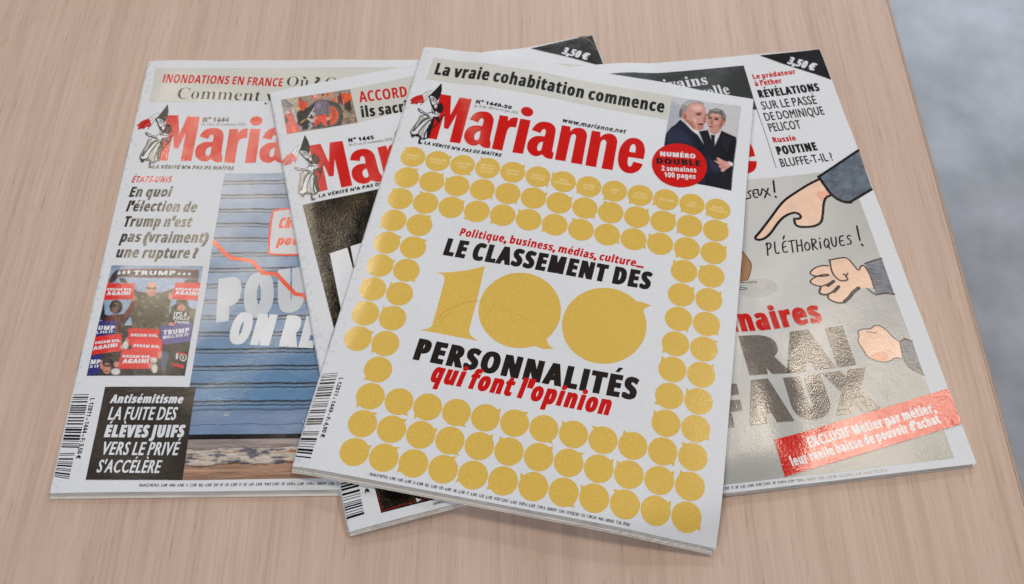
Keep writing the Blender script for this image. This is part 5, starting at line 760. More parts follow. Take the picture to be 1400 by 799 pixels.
def ink(name):
    if name in _mats:
        return _mats[name]
    col, rough = INKS[name]
    m, nt, b = newmat(name + '_ink')
    b.inputs['Base Color'].default_value = lin(col)
    b.inputs['Roughness'].default_value = rough - .16
    b.inputs['IOR'].default_value = 1.5
    tc = paper_bump(nt, b, 0.00007, 0.00013)
    if name == 'gold':
        b.inputs['Metallic'].default_value = 0.0
    if name == 'bronze':
        b.inputs['IOR'].default_value = 1.36
        b.inputs['Roughness'].default_value = .15
        # close-up photograph of coarse golden brown hair on black
        L = nt.links
        n = nt.nodes.new('ShaderNodeTexNoise')
        n.inputs['Scale'].default_value = 420
        n.inputs['Detail'].default_value = 3
        n.inputs['Distortion'].default_value = 5
        r = nt.nodes.new('ShaderNodeValToRGB')
        r.color_ramp.elements[0].position, r.color_ramp.elements[0].color = .50, (.007, .0055, .0045, 1)
        r.color_ramp.elements[1].position, r.color_ramp.elements[1].color = .66, (.20, .14, .065, 1)
        n2 = nt.nodes.new('ShaderNodeTexNoise')
        n2.inputs['Scale'].default_value = 38
        n2.inputs['Detail'].default_value = 3
        n2.inputs['Distortion'].default_value = 1
        r2 = nt.nodes.new('ShaderNodeValToRGB')
        r2.color_ramp.elements[0].position, r2.color_ramp.elements[0].color = .36, (.05, .05, .05, 1)
        r2.color_ramp.elements[1].position, r2.color_ramp.elements[1].color = .66, (1, 1, 1, 1)
        mx = nt.nodes.new('ShaderNodeMix')
        mx.data_type = 'RGBA'
        mx.blend_type = 'MULTIPLY'
        mx.inputs[0].default_value = 1
        for q in (n, n2):
            L.new(tc.outputs['Object'], q.inputs['Vector'])
        L.new(n.outputs['Fac'], r.inputs['Fac'])
        L.new(n2.outputs['Fac'], r2.inputs['Fac'])
        L.new(r.outputs['Color'], mx.inputs[6])
        L.new(r2.outputs['Color'], mx.inputs[7])
        L.new(mx.outputs[2], b.inputs['Base Color'])
    if name == 'panelgrey':
        # the printed tint is palest in the middle of the panel
        L = nt.links
        mp = nt.nodes.new('ShaderNodeMapping')
        mp.inputs['Location'].default_value = (-.005, -.01, 0)
        mp.inputs['Scale'].default_value = (1, .8, 0)
        ln = nt.nodes.new('ShaderNodeVectorMath')
        ln.operation = 'LENGTH'
        r = nt.nodes.new('ShaderNodeValToRGB')
        r.color_ramp.elements[0].position, r.color_ramp.elements[0].color = .055, lin((200, 200, 200))
        r.color_ramp.elements[1].position, r.color_ramp.elements[1].color = .135, lin((160, 161, 158))
        L.new(tc.outputs['Object'], mp.inputs['Vector'])
        L.new(mp.outputs['Vector'], ln.inputs[0])
        L.new(ln.outputs['Value'], r.inputs['Fac'])
        L.new(r.outputs['Color'], b.inputs['Base Color'])
    if name in ('sleeve', 'sleeve2', 'gold', 'greybrown', 'flesh', 'flesh2', 'blush', 'puddle', 'legbrown'):
        # watercolour blotches / photographed grain printed on the paper
        n = nt.nodes.new('ShaderNodeTexNoise')
        n.inputs['Scale'].default_value = {'gold': 1300, 'greybrown': 900}.get(name, 190)
        n.inputs['Detail'].default_value = 6
        n.inputs['Distortion'].default_value = 3.0 if name == 'bronze' else .4
        r = nt.nodes.new('ShaderNodeValToRGB')
        k = {'sleeve': .32, 'sleeve2': .25, 'gold': .07, 'greybrown': .2}.get(name, .05)
        c = lin(col)
        r.color_ramp.elements[0].position = .33
        r.color_ramp.elements[1].position = .68
        r.color_ramp.elements[0].color = tuple(v * (1 - k) for v in c[:3]) + (1,)
        r.color_ramp.elements[1].color = tuple(min(1, v * (1 + (3.2 if name == 'bronze' else 1.4) * k)) for v in c[:3]) + (1,)
        nt.links.new(tc.outputs['Object'], n.inputs['Vector'])
        nt.links.new(n.outputs['Fac'], r.inputs['Fac'])
        nt.links.new(r.outputs['Color'], b.inputs['Base Color'])
    _mats[name] = m
    return m


def paper_mat(name, col, rough=.45, stripes=False):
    m, nt, b = newmat(name)
    b.inputs['Roughness'].default_value = rough
    tc = paper_bump(nt, b, 0.00003, 0.00012)
    n = nt.nodes.new('ShaderNodeTexNoise')
    n.inputs['Scale'].default_value = 700
    n.inputs['Detail'].default_value = 5
    if stripes:
        mp = nt.nodes.new('ShaderNodeMapping')
        mp.inputs['Scale'].default_value = (3, 3, 7000)
        n.inputs['Scale'].default_value = 1
        nt.links.new(tc.outputs['Object'], mp.inputs['Vector'])
        nt.links.new(mp.outputs['Vector'], n.inputs['Vector'])
    else:
        nt.links.new(tc.outputs['Object'], n.inputs['Vector'])
    r = nt.nodes.new('ShaderNodeValToRGB')
    c = lin(col)
    lo = .74 if stripes else .972
    r.color_ramp.elements[0].position = .35
    r.color_ramp.elements[1].position = .65
    r.color_ramp.elements[0].color = tuple(v * lo for v in c[:3]) + (1,)
    r.color_ramp.elements[1].color = tuple(min(1, v * 1.02) for v in c[:3]) + (1,)
    nt.links.new(n.outputs['Fac'], r.inputs['Fac'])
    nt.links.new(r.outputs['Color'], b.inputs['Base Color'])
    return m


M_COVER = paper_mat('cover_paper', (215, 219, 227), .46)


def spine_wear(m):
    # scuffed, slightly grey fold along the spine and a few specks of dirt
    nt = m.node_tree
    b = nt.nodes['Principled BSDF']
    src = b.inputs['Base Color'].links[0].from_socket
    tc = nt.nodes.new('ShaderNodeTexCoord')
    sx = nt.nodes.new('ShaderNodeSeparateXYZ')
    nt.links.new(tc.outputs['Object'], sx.inputs[0])
    mr = nt.nodes.new('ShaderNodeMapRange')
    mr.inputs['From Min'].default_value = -.105
    mr.inputs['From Max'].default_value = -.098
    mr.inputs['To Min'].default_value = 1
    mr.inputs['To Max'].default_value = 0
    nt.links.new(sx.outputs['X'], mr.inputs['Value'])
    n = nt.nodes.new('ShaderNodeTexNoise')
    n.inputs['Scale'].default_value = 420
    n.inputs['Detail'].default_value = 6
    nt.links.new(tc.outputs['Object'], n.inputs['Vector'])
    th = nt.nodes.new('ShaderNodeMapRange')
    th.inputs['From Min'].default_value = .52
    th.inputs['From Max'].default_value = .66
    nt.links.new(n.outputs['Fac'], th.inputs['Value'])
    mu = nt.nodes.new('ShaderNodeMath')
    mu.operation = 'MULTIPLY'
    nt.links.new(mr.outputs[0], mu.inputs[0])
    nt.links.new(th.outputs[0], mu.inputs[1])
    n2 = nt.nodes.new('ShaderNodeTexNoise')
    n2.inputs['Scale'].default_value = 170
    n2.inputs['Detail'].default_value = 4
    nt.links.new(tc.outputs['Object'], n2.inputs['Vector'])
    t2 = nt.nodes.new('ShaderNodeMapRange')
    t2.inputs['From Min'].default_value = .69
    t2.inputs['From Max'].default_value = .76
    t2.inputs['To Max'].default_value = .4
    nt.links.new(n2.outputs['Fac'], t2.inputs['Value'])
    ad = nt.nodes.new('ShaderNodeMath')
    ad.operation = 'ADD'
    ad.use_clamp = True
    nt.links.new(mu.outputs[0], ad.inputs[0])
    nt.links.new(t2.outputs[0], ad.inputs[1])
    mx = nt.nodes.new('ShaderNodeMix')
    mx.data_type = 'RGBA'
    nt.links.new(ad.outputs[0], mx.inputs[0])
    nt.links.new(src, mx.inputs[6])
    mx.inputs[7].default_value = (.50, .53, .58, 1)
    nt.links.new(mx.outputs[2], b.inputs['Base Color'])


spine_wear(M_COVER)
M_PAGES = paper_mat('page_paper', (222, 217, 212), .6, True)


def picture_mat():
    m, nt, b = newmat('printed_picture')
    b.inputs['Roughness'].default_value = .20
    tc = paper_bump(nt, b, 0.00007, 0.00013)
    a = nt.nodes.new('ShaderNodeVertexColor')
    a.layer_name = 'print'
    n = nt.nodes.new('ShaderNodeTexNoise')
    n.inputs['Scale'].default_value = 1400
    n.inputs['Detail'].default_value = 2
    nt.links.new(tc.outputs['Object'], n.inputs['Vector'])
    mx = nt.nodes.new('ShaderNodeMix')
    mx.data_type = 'RGBA'
    mx.blend_type = 'OVERLAY'
    mx.inputs[0].default_value = .22
    nt.links.new(a.outputs['Color'], mx.inputs[6])
    nt.links.new(n.outputs['Fac'], mx.inputs[7])
    nt.links.new(mx.outputs[2], b.inputs['Base Color'])
    return m


M_PIC = picture_mat()


def wood_mat():
    m, nt, b = newmat('beech_laminate')
    L = nt.links
    tc = nt.nodes.new('ShaderNodeTexCoord')

    def noise(sc, scale, det, dist=0):
        mp = nt.nodes.new('ShaderNodeMapping')
        mp.inputs['Scale'].default_value = sc
        n = nt.nodes.new('ShaderNodeTexNoise')
        n.inputs['Scale'].default_value = scale
        n.inputs['Detail'].default_value = det
        n.inputs['Distortion'].default_value = dist
        L.new(tc.outputs['Object'], mp.inputs['Vector'])
        L.new(mp.outputs['Vector'], n.inputs['Vector'])
        return n
    broad = noise((30, .6, 1), 1, 4, .25)
    mid = noise((170, 2.6, 1), 1, 5, .35)
    fine = noise((640, 16, 1), 1, 4, .15)
    pore = noise((900, 55, 1), 1, 2, 0)

    def mixv(x, y, f):
        mm = nt.nodes.new('ShaderNodeMix')
        mm.data_type = 'FLOAT'
        mm.inputs[0].default_value = f
        L.new(x, mm.inputs[2])
        L.new(y, mm.inputs[3])
        return mm.outputs[0]
    v = mixv(mixv(broad.outputs['Fac'], mid.outputs['Fac'], .55), fine.outputs['Fac'], .38)
    r = nt.nodes.new('ShaderNodeValToRGB')
    e = r.color_ramp.elements
    e[0].position, e[0].color = .34, (.435, .302, .240, 1)
    e[1].position, e[1].color = .66, (.61, .462, .388, 1)
    x = e.new(.5)
    x.color = (.535, .387, .316, 1)
    L.new(v, r.inputs['Fac'])
    pr = nt.nodes.new('ShaderNodeValToRGB')
    pr.color_ramp.elements[0].position, pr.color_ramp.elements[0].color = .27, (.80, .76, .73, 1)
    pr.color_ramp.elements[1].position, pr.color_ramp.elements[1].color = .38, (1, 1, 1, 1)
    L.new(pore.outputs['Fac'], pr.inputs['Fac'])
    mu = nt.nodes.new('ShaderNodeMix')
    mu.data_type = 'RGBA'
    mu.blend_type = 'MULTIPLY'
    mu.inputs[0].default_value = 1
    L.new(r.outputs['Color'], mu.inputs[6])
    L.new(pr.outputs['Color'], mu.inputs[7])
    L.new(mu.outputs[2], b.inputs['Base Color'])
    b.inputs['Roughness'].default_value = .46
    bp = nt.nodes.new('ShaderNodeBump')
    bp.inputs['Distance'].default_value = .00012
    bp.inputs['Strength'].default_value = .8
    L.new(fine.outputs['Fac'], bp.inputs['Height'])
    L.new(bp.outputs['Normal'], b.inputs['Normal'])
    return m


def plain_mat(name, col, rough, scale=0, k=.1, metal=0):
    m, nt, b = newmat(name)
    b.inputs['Roughness'].default_value = rough
    b.inputs['Metallic'].default_value = metal
    c = lin(col)
    tc = nt.nodes.new('ShaderNodeTexCoord')
    n = nt.nodes.new('ShaderNodeTexNoise')
    n.inputs['Scale'].default_value = scale or 40
    n.inputs['Detail'].default_value = 8
    n.inputs['Roughness'].default_value = .6
    r = nt.nodes.new('ShaderNodeValToRGB')
    r.color_ramp.elements[0].position = .35
    r.color_ramp.elements[1].position = .65
    r.color_ramp.elements[0].color = tuple(v * (1 - k) for v in c[:3]) + (1,)
    r.color_ramp.elements[1].color = tuple(min(1, v * (1 + k)) for v in c[:3]) + (1,)
    nt.links.new(tc.outputs['Object'], n.inputs['Vector'])
    nt.links.new(n.outputs['Fac'], r.inputs['Fac'])
    nt.links.new(r.outputs['Color'], b.inputs['Base Color'])
    return m


# ------------------------------------------------------------------ object helpers
def link(name, me, parent=None):
    o = bpy.data.objects.new(name, me)
    COL.objects.link(o)
    if parent:
        o.parent = parent
    return o


def mesh(name, V, F, mats, midx=None, smooth=False):
    me = bpy.data.meshes.new(name)
    me.from_pydata(V, [], F)
    for m in mats:
        me.materials.append(m)
    if midx:
        me.polygons.foreach_set('material_index', midx)
    if smooth:
        me.polygons.foreach_set('use_smooth', [True] * len(me.polygons))
    me.update()
    return me


def boxes(bs):
    V, F = [], []
    for (x0, y0, z0, x1, y1, z1) in bs:
        n = len(V)
        V += [(x0, y0, z0), (x1, y0, z0), (x1, y1, z0), (x0, y1, z0), (x0, y0, z1), (x1, y0, z1), (x1, y1, z1), (x0, y1, z1)]
        F += [tuple(n + i for i in q) for q in ((0, 3, 2, 1), (4, 5, 6, 7), (0, 1, 5, 4), (1, 2, 6, 5), (2, 3, 7, 6), (3, 0, 4, 7))]
    return V, F


# ------------------------------------------------------------------ floor and table
fl = link('floor', mesh('floor', [(-4, -4, -.74), (4, -4, -.74), (4, 6, -.74), (-4, 6, -.74)], [(0, 1, 2, 3)], [plain_mat('polished_concrete', (160, 164, 174), .34, 7.5, .2)]))
fl['kind'] = 'structure'

tb = bpy.data.objects.new('table', None)
COL.objects.link(tb)
TA = math.radians(1.4)
# right edge passes through (0.2545, 0.30)
TW, TD = .80, 1.60
tb.rotation_euler = (0, 0, TA)
tb.location = (.2528 - TW / 2 * math.cos(TA), .36 - TW / 2 * math.sin(TA), 0)
tb['label'] = 'pale beech laminate table under the fanned-out magazines'
tb['category'] = 'table'
WOOD = wood_mat()
BAND = plain_mat('edge_band_plastic', (172, 146, 130), .4, 60, .05)
V, F = boxes([(-TW / 2, -TD / 2, -.025, TW / 2 - .0016, TD / 2, 0)])
link('tabletop', mesh('tabletop', V, F, [WOOD]), tb)
# rounded plastic edge band along the long right side
prof = [(TW / 2 - .0013, -.0255)] + [(TW / 2 - .0005 + .0011 * math.sin(a), -.0009 + .0008 * math.cos(a)) for a in [math.pi / 2 - i * math.pi / 10 for i in range(6)]] + [(TW / 2 - .0013, -.0001)]
V = [(x, y, z) for y in (-TD / 2, TD / 2) for x, z in prof]
n = len(prof)
F = [(i, (i + 1) % n, n + (i + 1) % n, n + i) for i in range(n)] + [tuple(range(n))[::-1], tuple(range(n, 2 * n))]
link('edge_band', mesh('edge_band', V, F, [BAND]), tb)
V, F = boxes([(TW / 2 - .0016, -TD / 2 + .001, -.024, TW / 2 - .0013, TD / 2 - .001, -.0004)])
link('seam', mesh('seam', V, F, [plain_mat('glue_seam', (96, 70, 52), .6, 60, .05)]), tb)
STEEL = plain_mat('grey_steel', (120, 122, 126), .4, 60, .04, .8)
for sx in (-1, 1):
    for sy in (-1, 1):
        x, y = sx * (TW / 2 - .09), sy * (TD / 2 - .09)
        V, F = boxes([(x - .02, y - .02, -.74, x + .02, y + .02, -.0255)])
        link('leg', mesh('leg', V, F, [STEEL]), tb)

# ------------------------------------------------------------------ how the magazines lie on each other
W, H = .21, .281024
POSE = {'F': (0.0200226, 0.2679401, -0.1645441), 'L': (-0.1252501, 0.275798, 0.0377463), 'M': (-0.0137668, 0.2797878, 0.2801772), 'R': (0.1121860, 0.2824147, 0.1459210)}
THICK = {'L': .0030, 'M': .0030, 'R': .0030, 'F': .0038}
GX0, GY0, GD, NX, NY = -.34, .04, .002, 340, 260
GX, GY = np.meshgrid(GX0 + GD * np.arange(NX), GY0 + GD * np.arange(NY))


def to_world(pose, lx, ly):
    cx, cy, t = pose
    a, b = lx - W / 2, ly - H / 2
    return cx + a * np.cos(t) + b * np.sin(t), cy + a * np.sin(t) - b * np.cos(t)


def drape(A, r):
    # a stiff sheet laid on a stepped support: widen the steps, then smooth them
    n = int(round(r / GD))

    def run(A, ax, fn):
        P = np.pad(A, [(n, n) if k == ax else (0, 0) for k in (0, 1)], mode='edge')
        return fn([np.take(P, range(i, i + A.shape[ax]), axis=ax) for i in range(2 * n + 1)])
    A = run(A, 0, np.maximum.reduce)
    A = run(A, 1, np.maximum.reduce)
    k = np.cos(np.linspace(-np.pi / 2, np.pi / 2, 2 * n + 3)[1:-1]) ** 2
    k /= k.sum()
    g = lambda s: sum(a * q for a, q in zip(k, s))
    return run(run(A, 0, g), 1, g)


BASE = {}
sup = np.zeros_like(GX)
for m_ in ('L', 'M', 'R', 'F'):
    cx, cy, t = POSE[m_]
    dx, dy = GX - cx, GY - cy
    lx = dx * np.cos(t) + dy * np.sin(t) + W / 2
    ly = dx * np.sin(t) - dy * np.cos(t) + H / 2
    inn = (lx >= -.001) & (lx <= W + .001) & (ly >= 0) & (ly <= H + .003)
    B = drape(np.where(inn, sup, 0), .017)
    BASE[m_] = B
    sup = np.where(inn, B + THICK[m_] + .0004, sup)


def base_z(m_, x, y):
    Fd = BASE[m_]
    fx = np.clip((x - GX0) / GD, 0, NX - 1.001)
    fy = np.clip((y - GY0) / GD, 0, NY - 1.001)
    i = np.floor(fx).astype(int)
    j = np.floor(fy).astype(int)
    a, b = fx - i, fy - j
    return (Fd[j, i] * (1 - a) + Fd[j, i + 1] * a) * (1 - b) + (Fd[j + 1, i] * (1 - a) + Fd[j + 1, i + 1] * a) * b


CELL = 2.5
SPX = [0, .06, .22, .5, .9, 1.5]
XS = np.array(SPX + [CELL * i for i in range(1, 85)])          # 0 .. 210 mm
YS = np.array([CELL * i for i in range(0, 113)] + [H * 1000])


class Surface:
    """top face of one magazine's front cover, sampled on a grid (mm in, metres out)"""

    def __init__(s, m_):
        s.m, s.pose, s.T = m_, POSE[m_], THICK[m_]
        rs = np.random.RandomState(ord(m_))
        s.wv = [(rs.uniform(.03, .085), rs.uniform(0, 6.28), rs.uniform(0, 6.28), a) for a in (.00016, .00013, .0001, .00008)]
        X, Y = np.meshgrid(XS, YS)
        s.Z = s.raw(X, Y)
        e = 1.2
        zx = (s.raw(np.minimum(X + e, 210), Y) - s.raw(np.maximum(X - e, 2), Y)) / ((np.minimum(X + e, 210) - np.maximum(X - e, 2)) / 1000)
        zy = (s.raw(X, Y + e) - s.raw(X, Y - e)) / (2 * e / 1000)
        r = s.r * 1000
        sp = np.clip((r - X) / r, 0, .995)
        zx = zx + np.where(X < r, sp / np.sqrt(1 - sp * sp), 0)
        Nn = np.stack([-zx, zy, np.ones_like(zx)], -1)
        s.N = Nn / np.linalg.norm(Nn, axis=-1, keepdims=True)

    @property
    def r(s):
        return s.T * .80 / 2

    def thick(s, x):
        q = np.clip(np.asarray(x) / 14.0, 0, 1)
        return s.T * (.80 + .20 * q * q * (3 - 2 * q))

    def under(s, x, y):
        wx, wy = to_world(s.pose, np.asarray(x) / 1000, np.asarray(y) / 1000)
        return base_z(s.m, wx, wy)

    def raw(s, x, y):
        th = s.thick(x)
        z = s.under(x, y) + th
        for (l, a, p, amp) in s.wv:
            z = z + amp * np.sin((np.cos(a) * x + np.sin(a) * y) / 1000 / l * 6.283 + p) * np.clip(x / 30, 0, 1)
        r = s.r * 1000
        d = np.clip((r - x) / r, 0, 1)
        return z - s.r * (1 - np.sqrt(np.maximum(0, 1 - d * d)))

    def _cell(s, x, y):
        i = np.clip(np.searchsorted(XS, x, side='right') - 1, 0, len(XS) - 2)
        j = np.clip(np.searchsorted(YS, y, side='right') - 1, 0, len(YS) - 2)
        a = np.clip((x - XS[i]) / (XS[i + 1] - XS[i]), 0, 1)
        b = np.clip((y - YS[j]) / (YS[j + 1] - YS[j]), 0, 1)
        return i, j, a, b

    def z(s, x, y):
        # piecewise linear on the very triangles of the cover mesh (diagonal from i,j to i+1,j+1)
        x, y = np.asarray(x, float), np.asarray(y, float)
        i, j, a, b = s._cell(x, y)
        Z = s.Z
        z00, z10, z01, z11 = Z[j, i], Z[j, i + 1], Z[j + 1, i], Z[j + 1, i + 1]
        return np.where(a >= b, z00 + a * (z10 - z00) + b * (z11 - z10), z00 + b * (z01 - z00) + a * (z11 - z01))

    def n(s, x, y):
        i, j, a, b = s._cell(np.asarray(x, float), np.asarray(y, float))
        a, b = a[..., None], b[..., None]
        v = (s.N[j, i] * (1 - a) + s.N[j, i + 1] * a) * (1 - b) + (s.N[j + 1, i] * (1 - a) + s.N[j + 1, i + 1] * a) * b
        return v / np.linalg.norm(v, axis=-1, keepdims=True)

    def place(s, x, y, lift):
        x, y = np.asarray(x, float), np.asarray(y, float)
        return np.stack([x / 1000 - W / 2, -(y / 1000 - H / 2), s.z(x, y) + lift], -1)


# ------------------------------------------------------------------ flat shapes
def smooth_poly(p, n=2, lim=42):
    for _ in range(n):
        out = []
        N = len(p)
        for i in range(N):
            a, b, c = p[i - 1], p[i], p[(i + 1) % N]
            v1 = math.atan2(b[1] - a[1], b[0] - a[0])
            v2 = math.atan2(c[1] - b[1], c[0] - b[0])
            d = abs((v2 - v1 + math.pi) % (2 * math.pi) - math.pi)
            if d > math.radians(lim) or d < math.radians(2):
                out.append(b)
            else:
                out.append((b[0] + .25 * (a[0] - b[0]), b[1] + .25 * (a[1] - b[1])))
                out.append((b[0] + .25 * (c[0] - b[0]), b[1] + .25 * (c[1] - b[1])))
        p = out
    return p


def smooth_line(p, n=2):
    for _ in range(n):
        o = [p[0]]
        for i in range(len(p) - 1):
            a, b = p[i], p[i + 1]
            o += [(a[0] * .75 + b[0] * .25, a[1] * .75 + b[1] * .25), (a[0] * .25 + b[0] * .75, a[1] * .25 + b[1] * .75)]
        p = o + [p[-1]]
    return p


def cdt_union(polys, keep):
    """triangulate overlapping polygons; keep(ids) decides which triangles stay"""
    vs, fs, own = [], [], []
    for k, p in enumerate(polys):
        n = len(vs)
        if abs(area2(p)) < 2e-5:
            continue
        if area2(p) < 0:
            p = p[::-1]
        vs += [Vector(q) for q in p]
        fs.append(list(range(n, n + len(p))))
        own.append(k)
    r = delaunay_2d_cdt(vs, [], fs, 0, 1e-6, True)
    V = [(v.x, v.y) for v in r[0]]
    return V, [tuple(f) for f, ids in zip(r[2], r[5]) if keep([own[i] for i in ids])]


def outline_loops(V, T):
    cnt = {}
    for f in T:
        for i in range(len(f)):
            a, b = f[i], f[(i + 1) % len(f)]
            if (b, a) in cnt:
                del cnt[(b, a)]
            else:
                cnt[(a, b)] = 1
    nxt = {}
    for a, b in cnt:
        nxt.setdefault(a, []).append(b)
    loops = []
    while nxt:
        a = next(iter(nxt))
        lp = [a]
        cur = a
        while True:
            b = nxt[cur].pop()
            if not nxt[cur]:
                del nxt[cur]
            if b == a:
                break
            lp.append(b)
            cur = b
            if cur not in nxt:
                break
        loops.append([V[i] for i in lp])
    return loops


def thin(lp, tol):
    if len(lp) < 5:
        return lp
    out = list(lp)
    ch = True
    while ch and len(out) > 4:
        ch = False
        i = 0
        while i < len(out) and len(out) > 4:
            a, b, c = out[i - 1], out[i], out[(i + 1) % len(out)]
            L = math.hypot(c[0] - a[0], c[1] - a[1])
            d = abs((c[0] - a[0]) * (a[1] - b[1]) - (a[0] - b[0]) * (c[1] - a[1])) / L if L > 1e-9 else 0
            if d < tol and L < .5:
                out.pop(i)
                ch = True
            i += 1
    return out


def stroke_polys(p, wd, taper=False):
    h = wd / 2
    out = []
    for i in range(len(p) - 1):
        a, b = p[i], p[i + 1]
        L = math.hypot(b[0] - a[0], b[1] - a[1])
        if L < 1e-6:
            continue
        nx, ny = -(b[1] - a[1]) / L * h, (b[0] - a[0]) / L * h
        out.append([(a[0] + nx, a[1] + ny), (a[0] - nx, a[1] - ny), (b[0] - nx, b[1] - ny), (b[0] + nx, b[1] + ny)])
    for a in p:
        out.append([(a[0] + h * math.cos(t), a[1] + h * math.sin(t)) for t in [i * math.pi / 4 for i in range(8)]])
    return out


def rim_polys(lp, h):
    """band of half-width h along a closed outline, with pointed corners"""
    out = []
    n = len(lp)
    N = []
    for i in range(n):
        a, b = lp[i], lp[(i + 1) % n]
        L = math.hypot(b[0] - a[0], b[1] - a[1]) or 1e-9
        nx, ny = -(b[1] - a[1]) / L * h, (b[0] - a[0]) / L * h
        N.append((nx, ny))
        out.append([(a[0] + nx, a[1] + ny), (a[0] - nx, a[1] - ny), (b[0] - nx, b[1] - ny), (b[0] + nx, b[1] + ny)])
    for i in range(n):
        p, u, v = lp[i], N[i - 1], N[i]
        s = (u[0] + v[0], u[1] + v[1])
        q = s[0] * s[0] + s[1] * s[1]
        for sg in (1, -1):
            kite = [p, (p[0] + sg * u[0], p[1] + sg * u[1])]
            if q > 1.0 * h * h:
                f = 2 * h * h / q
                kite.append((p[0] + sg * s[0] * f, p[1] + sg * s[1] * f))
            kite.append((p[0] + sg * v[0], p[1] + sg * v[1]))
            out.append(kite)
    return out


def solid(polys):
    return cdt_union(polys, lambda ids: len(ids) > 0)


# ------------------------------------------------------------------ lettering from the built-in font
_raw, _adv, _gl = {}, {}, {}
BAR_I = chr(0x1D5D4 + 8)   # the bold capital I is drawn as a plain stem
ACC = {'É': ('E', 'a'), 'È': ('E', 'g'), 'Î': ('I', 'c'), 'Ê': ('E', 'c'), 'é': ('e', 'a'), 'è': ('e', 'g'), 'à': ('a', 'g'), 'ù': ('u', 'g'), 'ç': ('c', 'z')}


def code(ch, font):
    if font == 'B':
        if 'A' <= ch <= 'Z': return chr(0x1D5D4 + ord(ch) - 65)
        if 'a' <= ch <= 'z': return chr(0x1D5EE + ord(ch) - 97)
        if '0' <= ch <= '9': return chr(0x1D7EC + ord(ch) - 48)
    if font == 'S':
        if 'A' <= ch <= 'Z': return chr(0x1D400 + ord(ch) - 65)
        if 'a' <= ch <= 'z': return chr(0x1D41A + ord(ch) - 97)
    return ch


def fontmesh(s):
    if s in _raw:
        return _raw[s]
    if s == BAR_I:
        return [(.085, 0), (.235, 0), (.235, .714), (.085, .714)], [(0, 1, 2, 3)]
    c = bpy.data.curves.new('t', 'FONT')
    c.body = s
    c.resolution_u = 3
    o = bpy.data.objects.new('t', c)
    COL.objects.link(o)
    dg = bpy.context.evaluated_depsgraph_get()
    me = bpy.data.meshes.new_from_object(o.evaluated_get(dg))
    V = [(v.co.x, v.co.y) for v in me.vertices]
    F = [tuple(p.vertices) for p in me.polygons]
    bpy.data.objects.remove(o)
    bpy.data.curves.remove(c)
    bpy.data.meshes.remove(me)
    _raw[s] = (V, F)
    return V, F


def advance(ch, font):
    k = (ch, font)
    if k == ('I', 'B'):
        return .32
    if k not in _adv:
        h = code('H', font)
        _adv[k] = max(v[0] for v in fontmesh(h + code(ch, font) + h)[0]) - max(v[0] for v in fontmesh(h + h)[0])
    return _adv[k]


def weld(V, F):
    m, out, idx = {}, [], []
    for v in V:
        k = (round(v[0], 5), round(v[1], 5))
        if k not in m:
            m[k] = len(out)
            out.append(k)
        idx.append(m[k])
    return out, [f2 for f2 in (tuple(idx[i] for i in f) for f in F) if len(set(f2)) == len(f2)]


def glyph(ch, font, d, c):
    """filled glyph, condensed by c, made heavier (d>0) or lighter (d<0); em units"""
    key = (ch, font, d, round(c, 2))
    if key in _gl:
        return _gl[key]
    b, acc = ACC.get(ch, (ch, None))
    extra = 0
    if font in 'BS' and not ('A' <= b <= 'Z' or 'a' <= b <= 'z' or (font == 'B' and '0' <= b <= '9')):
        extra = .028
    V, F = weld(*fontmesh(code(b, font)))
    ax = AX if d > 0 else (2.4 if d < 0 else 1)
    V = [(x * c / ax, y) for x, y in V]
    dd = d + extra
    if V and abs(dd) > 1e-4:
        loops = outline_loops(V, F)
        band = []
        for lp in loops:
            lp = thin(lp, .002)
            band += rim_polys(lp, abs(dd))
        tris = [[V[i] for i in f] for f in F]
        nt_ = len(tris)
        if dd > 0:
            V2, F2 = solid(tris + band)
        else:
            V2, F2 = cdt_union(tris + band, lambda ids: any(i < nt_ for i in ids) and all(i < nt_ for i in ids))
        lps = [thin(l, .004) for l in outline_loops(V2, F2)]
        lps = [l for l in lps if len(l) > 2]
        V, F = cdt_union(lps, lambda ids: len(ids) % 2 == 1)
        if dd > 0:
            # thickening grows the letter: scale back to the original height
            ys = [v[1] for v in fontmesh(code(b, font))[0]]
            lo, hi = min(ys), max(ys)
            if hi - lo > .3:
                V = [(x, lo + (y - lo + dd) * (hi - lo) / (hi - lo + 2 * dd)) for x, y in V]
    V = [(x * ax, y) for x, y in V]
    if acc and V:
        x0, x1 = min(v[0] for v in V), max(v[0] for v in V)
        top = max(v[1] for v in V)
        xm, wv, gap = (x0 + x1) / 2, .055 + max(0, d) * .6, .07
        n = len(V)
        A = {'a': [(-.10, 0), (.05, 0), (.20, .18), (.01, .18)], 'g': [(.10, 0), (-.05, 0), (-.20, .18), (-.01, .18)],
             'c': [(-.17, 0), (-.06, 0), (0, .08), (.06, 0), (.17, 0), (.05, .16), (-.05, .16)], 'z': [(-.05, -.95), (.05, -.95), (.0, -.75), (-.06, -.75)]}[acc]
        k = 1.0 if font != 'R' else .75
        V = V + [(xm + x * c * k, top + gap + y * k * .9) for x, y in A]
        F = F + ([tuple(range(n, n + 4))] if acc != 'c' else [(n, n + 1, n + 2, n + 6), (n + 2, n + 3, n + 4, n + 5), (n + 2, n + 5, n + 6)])
    _gl[key] = (V, F)
    return V, F


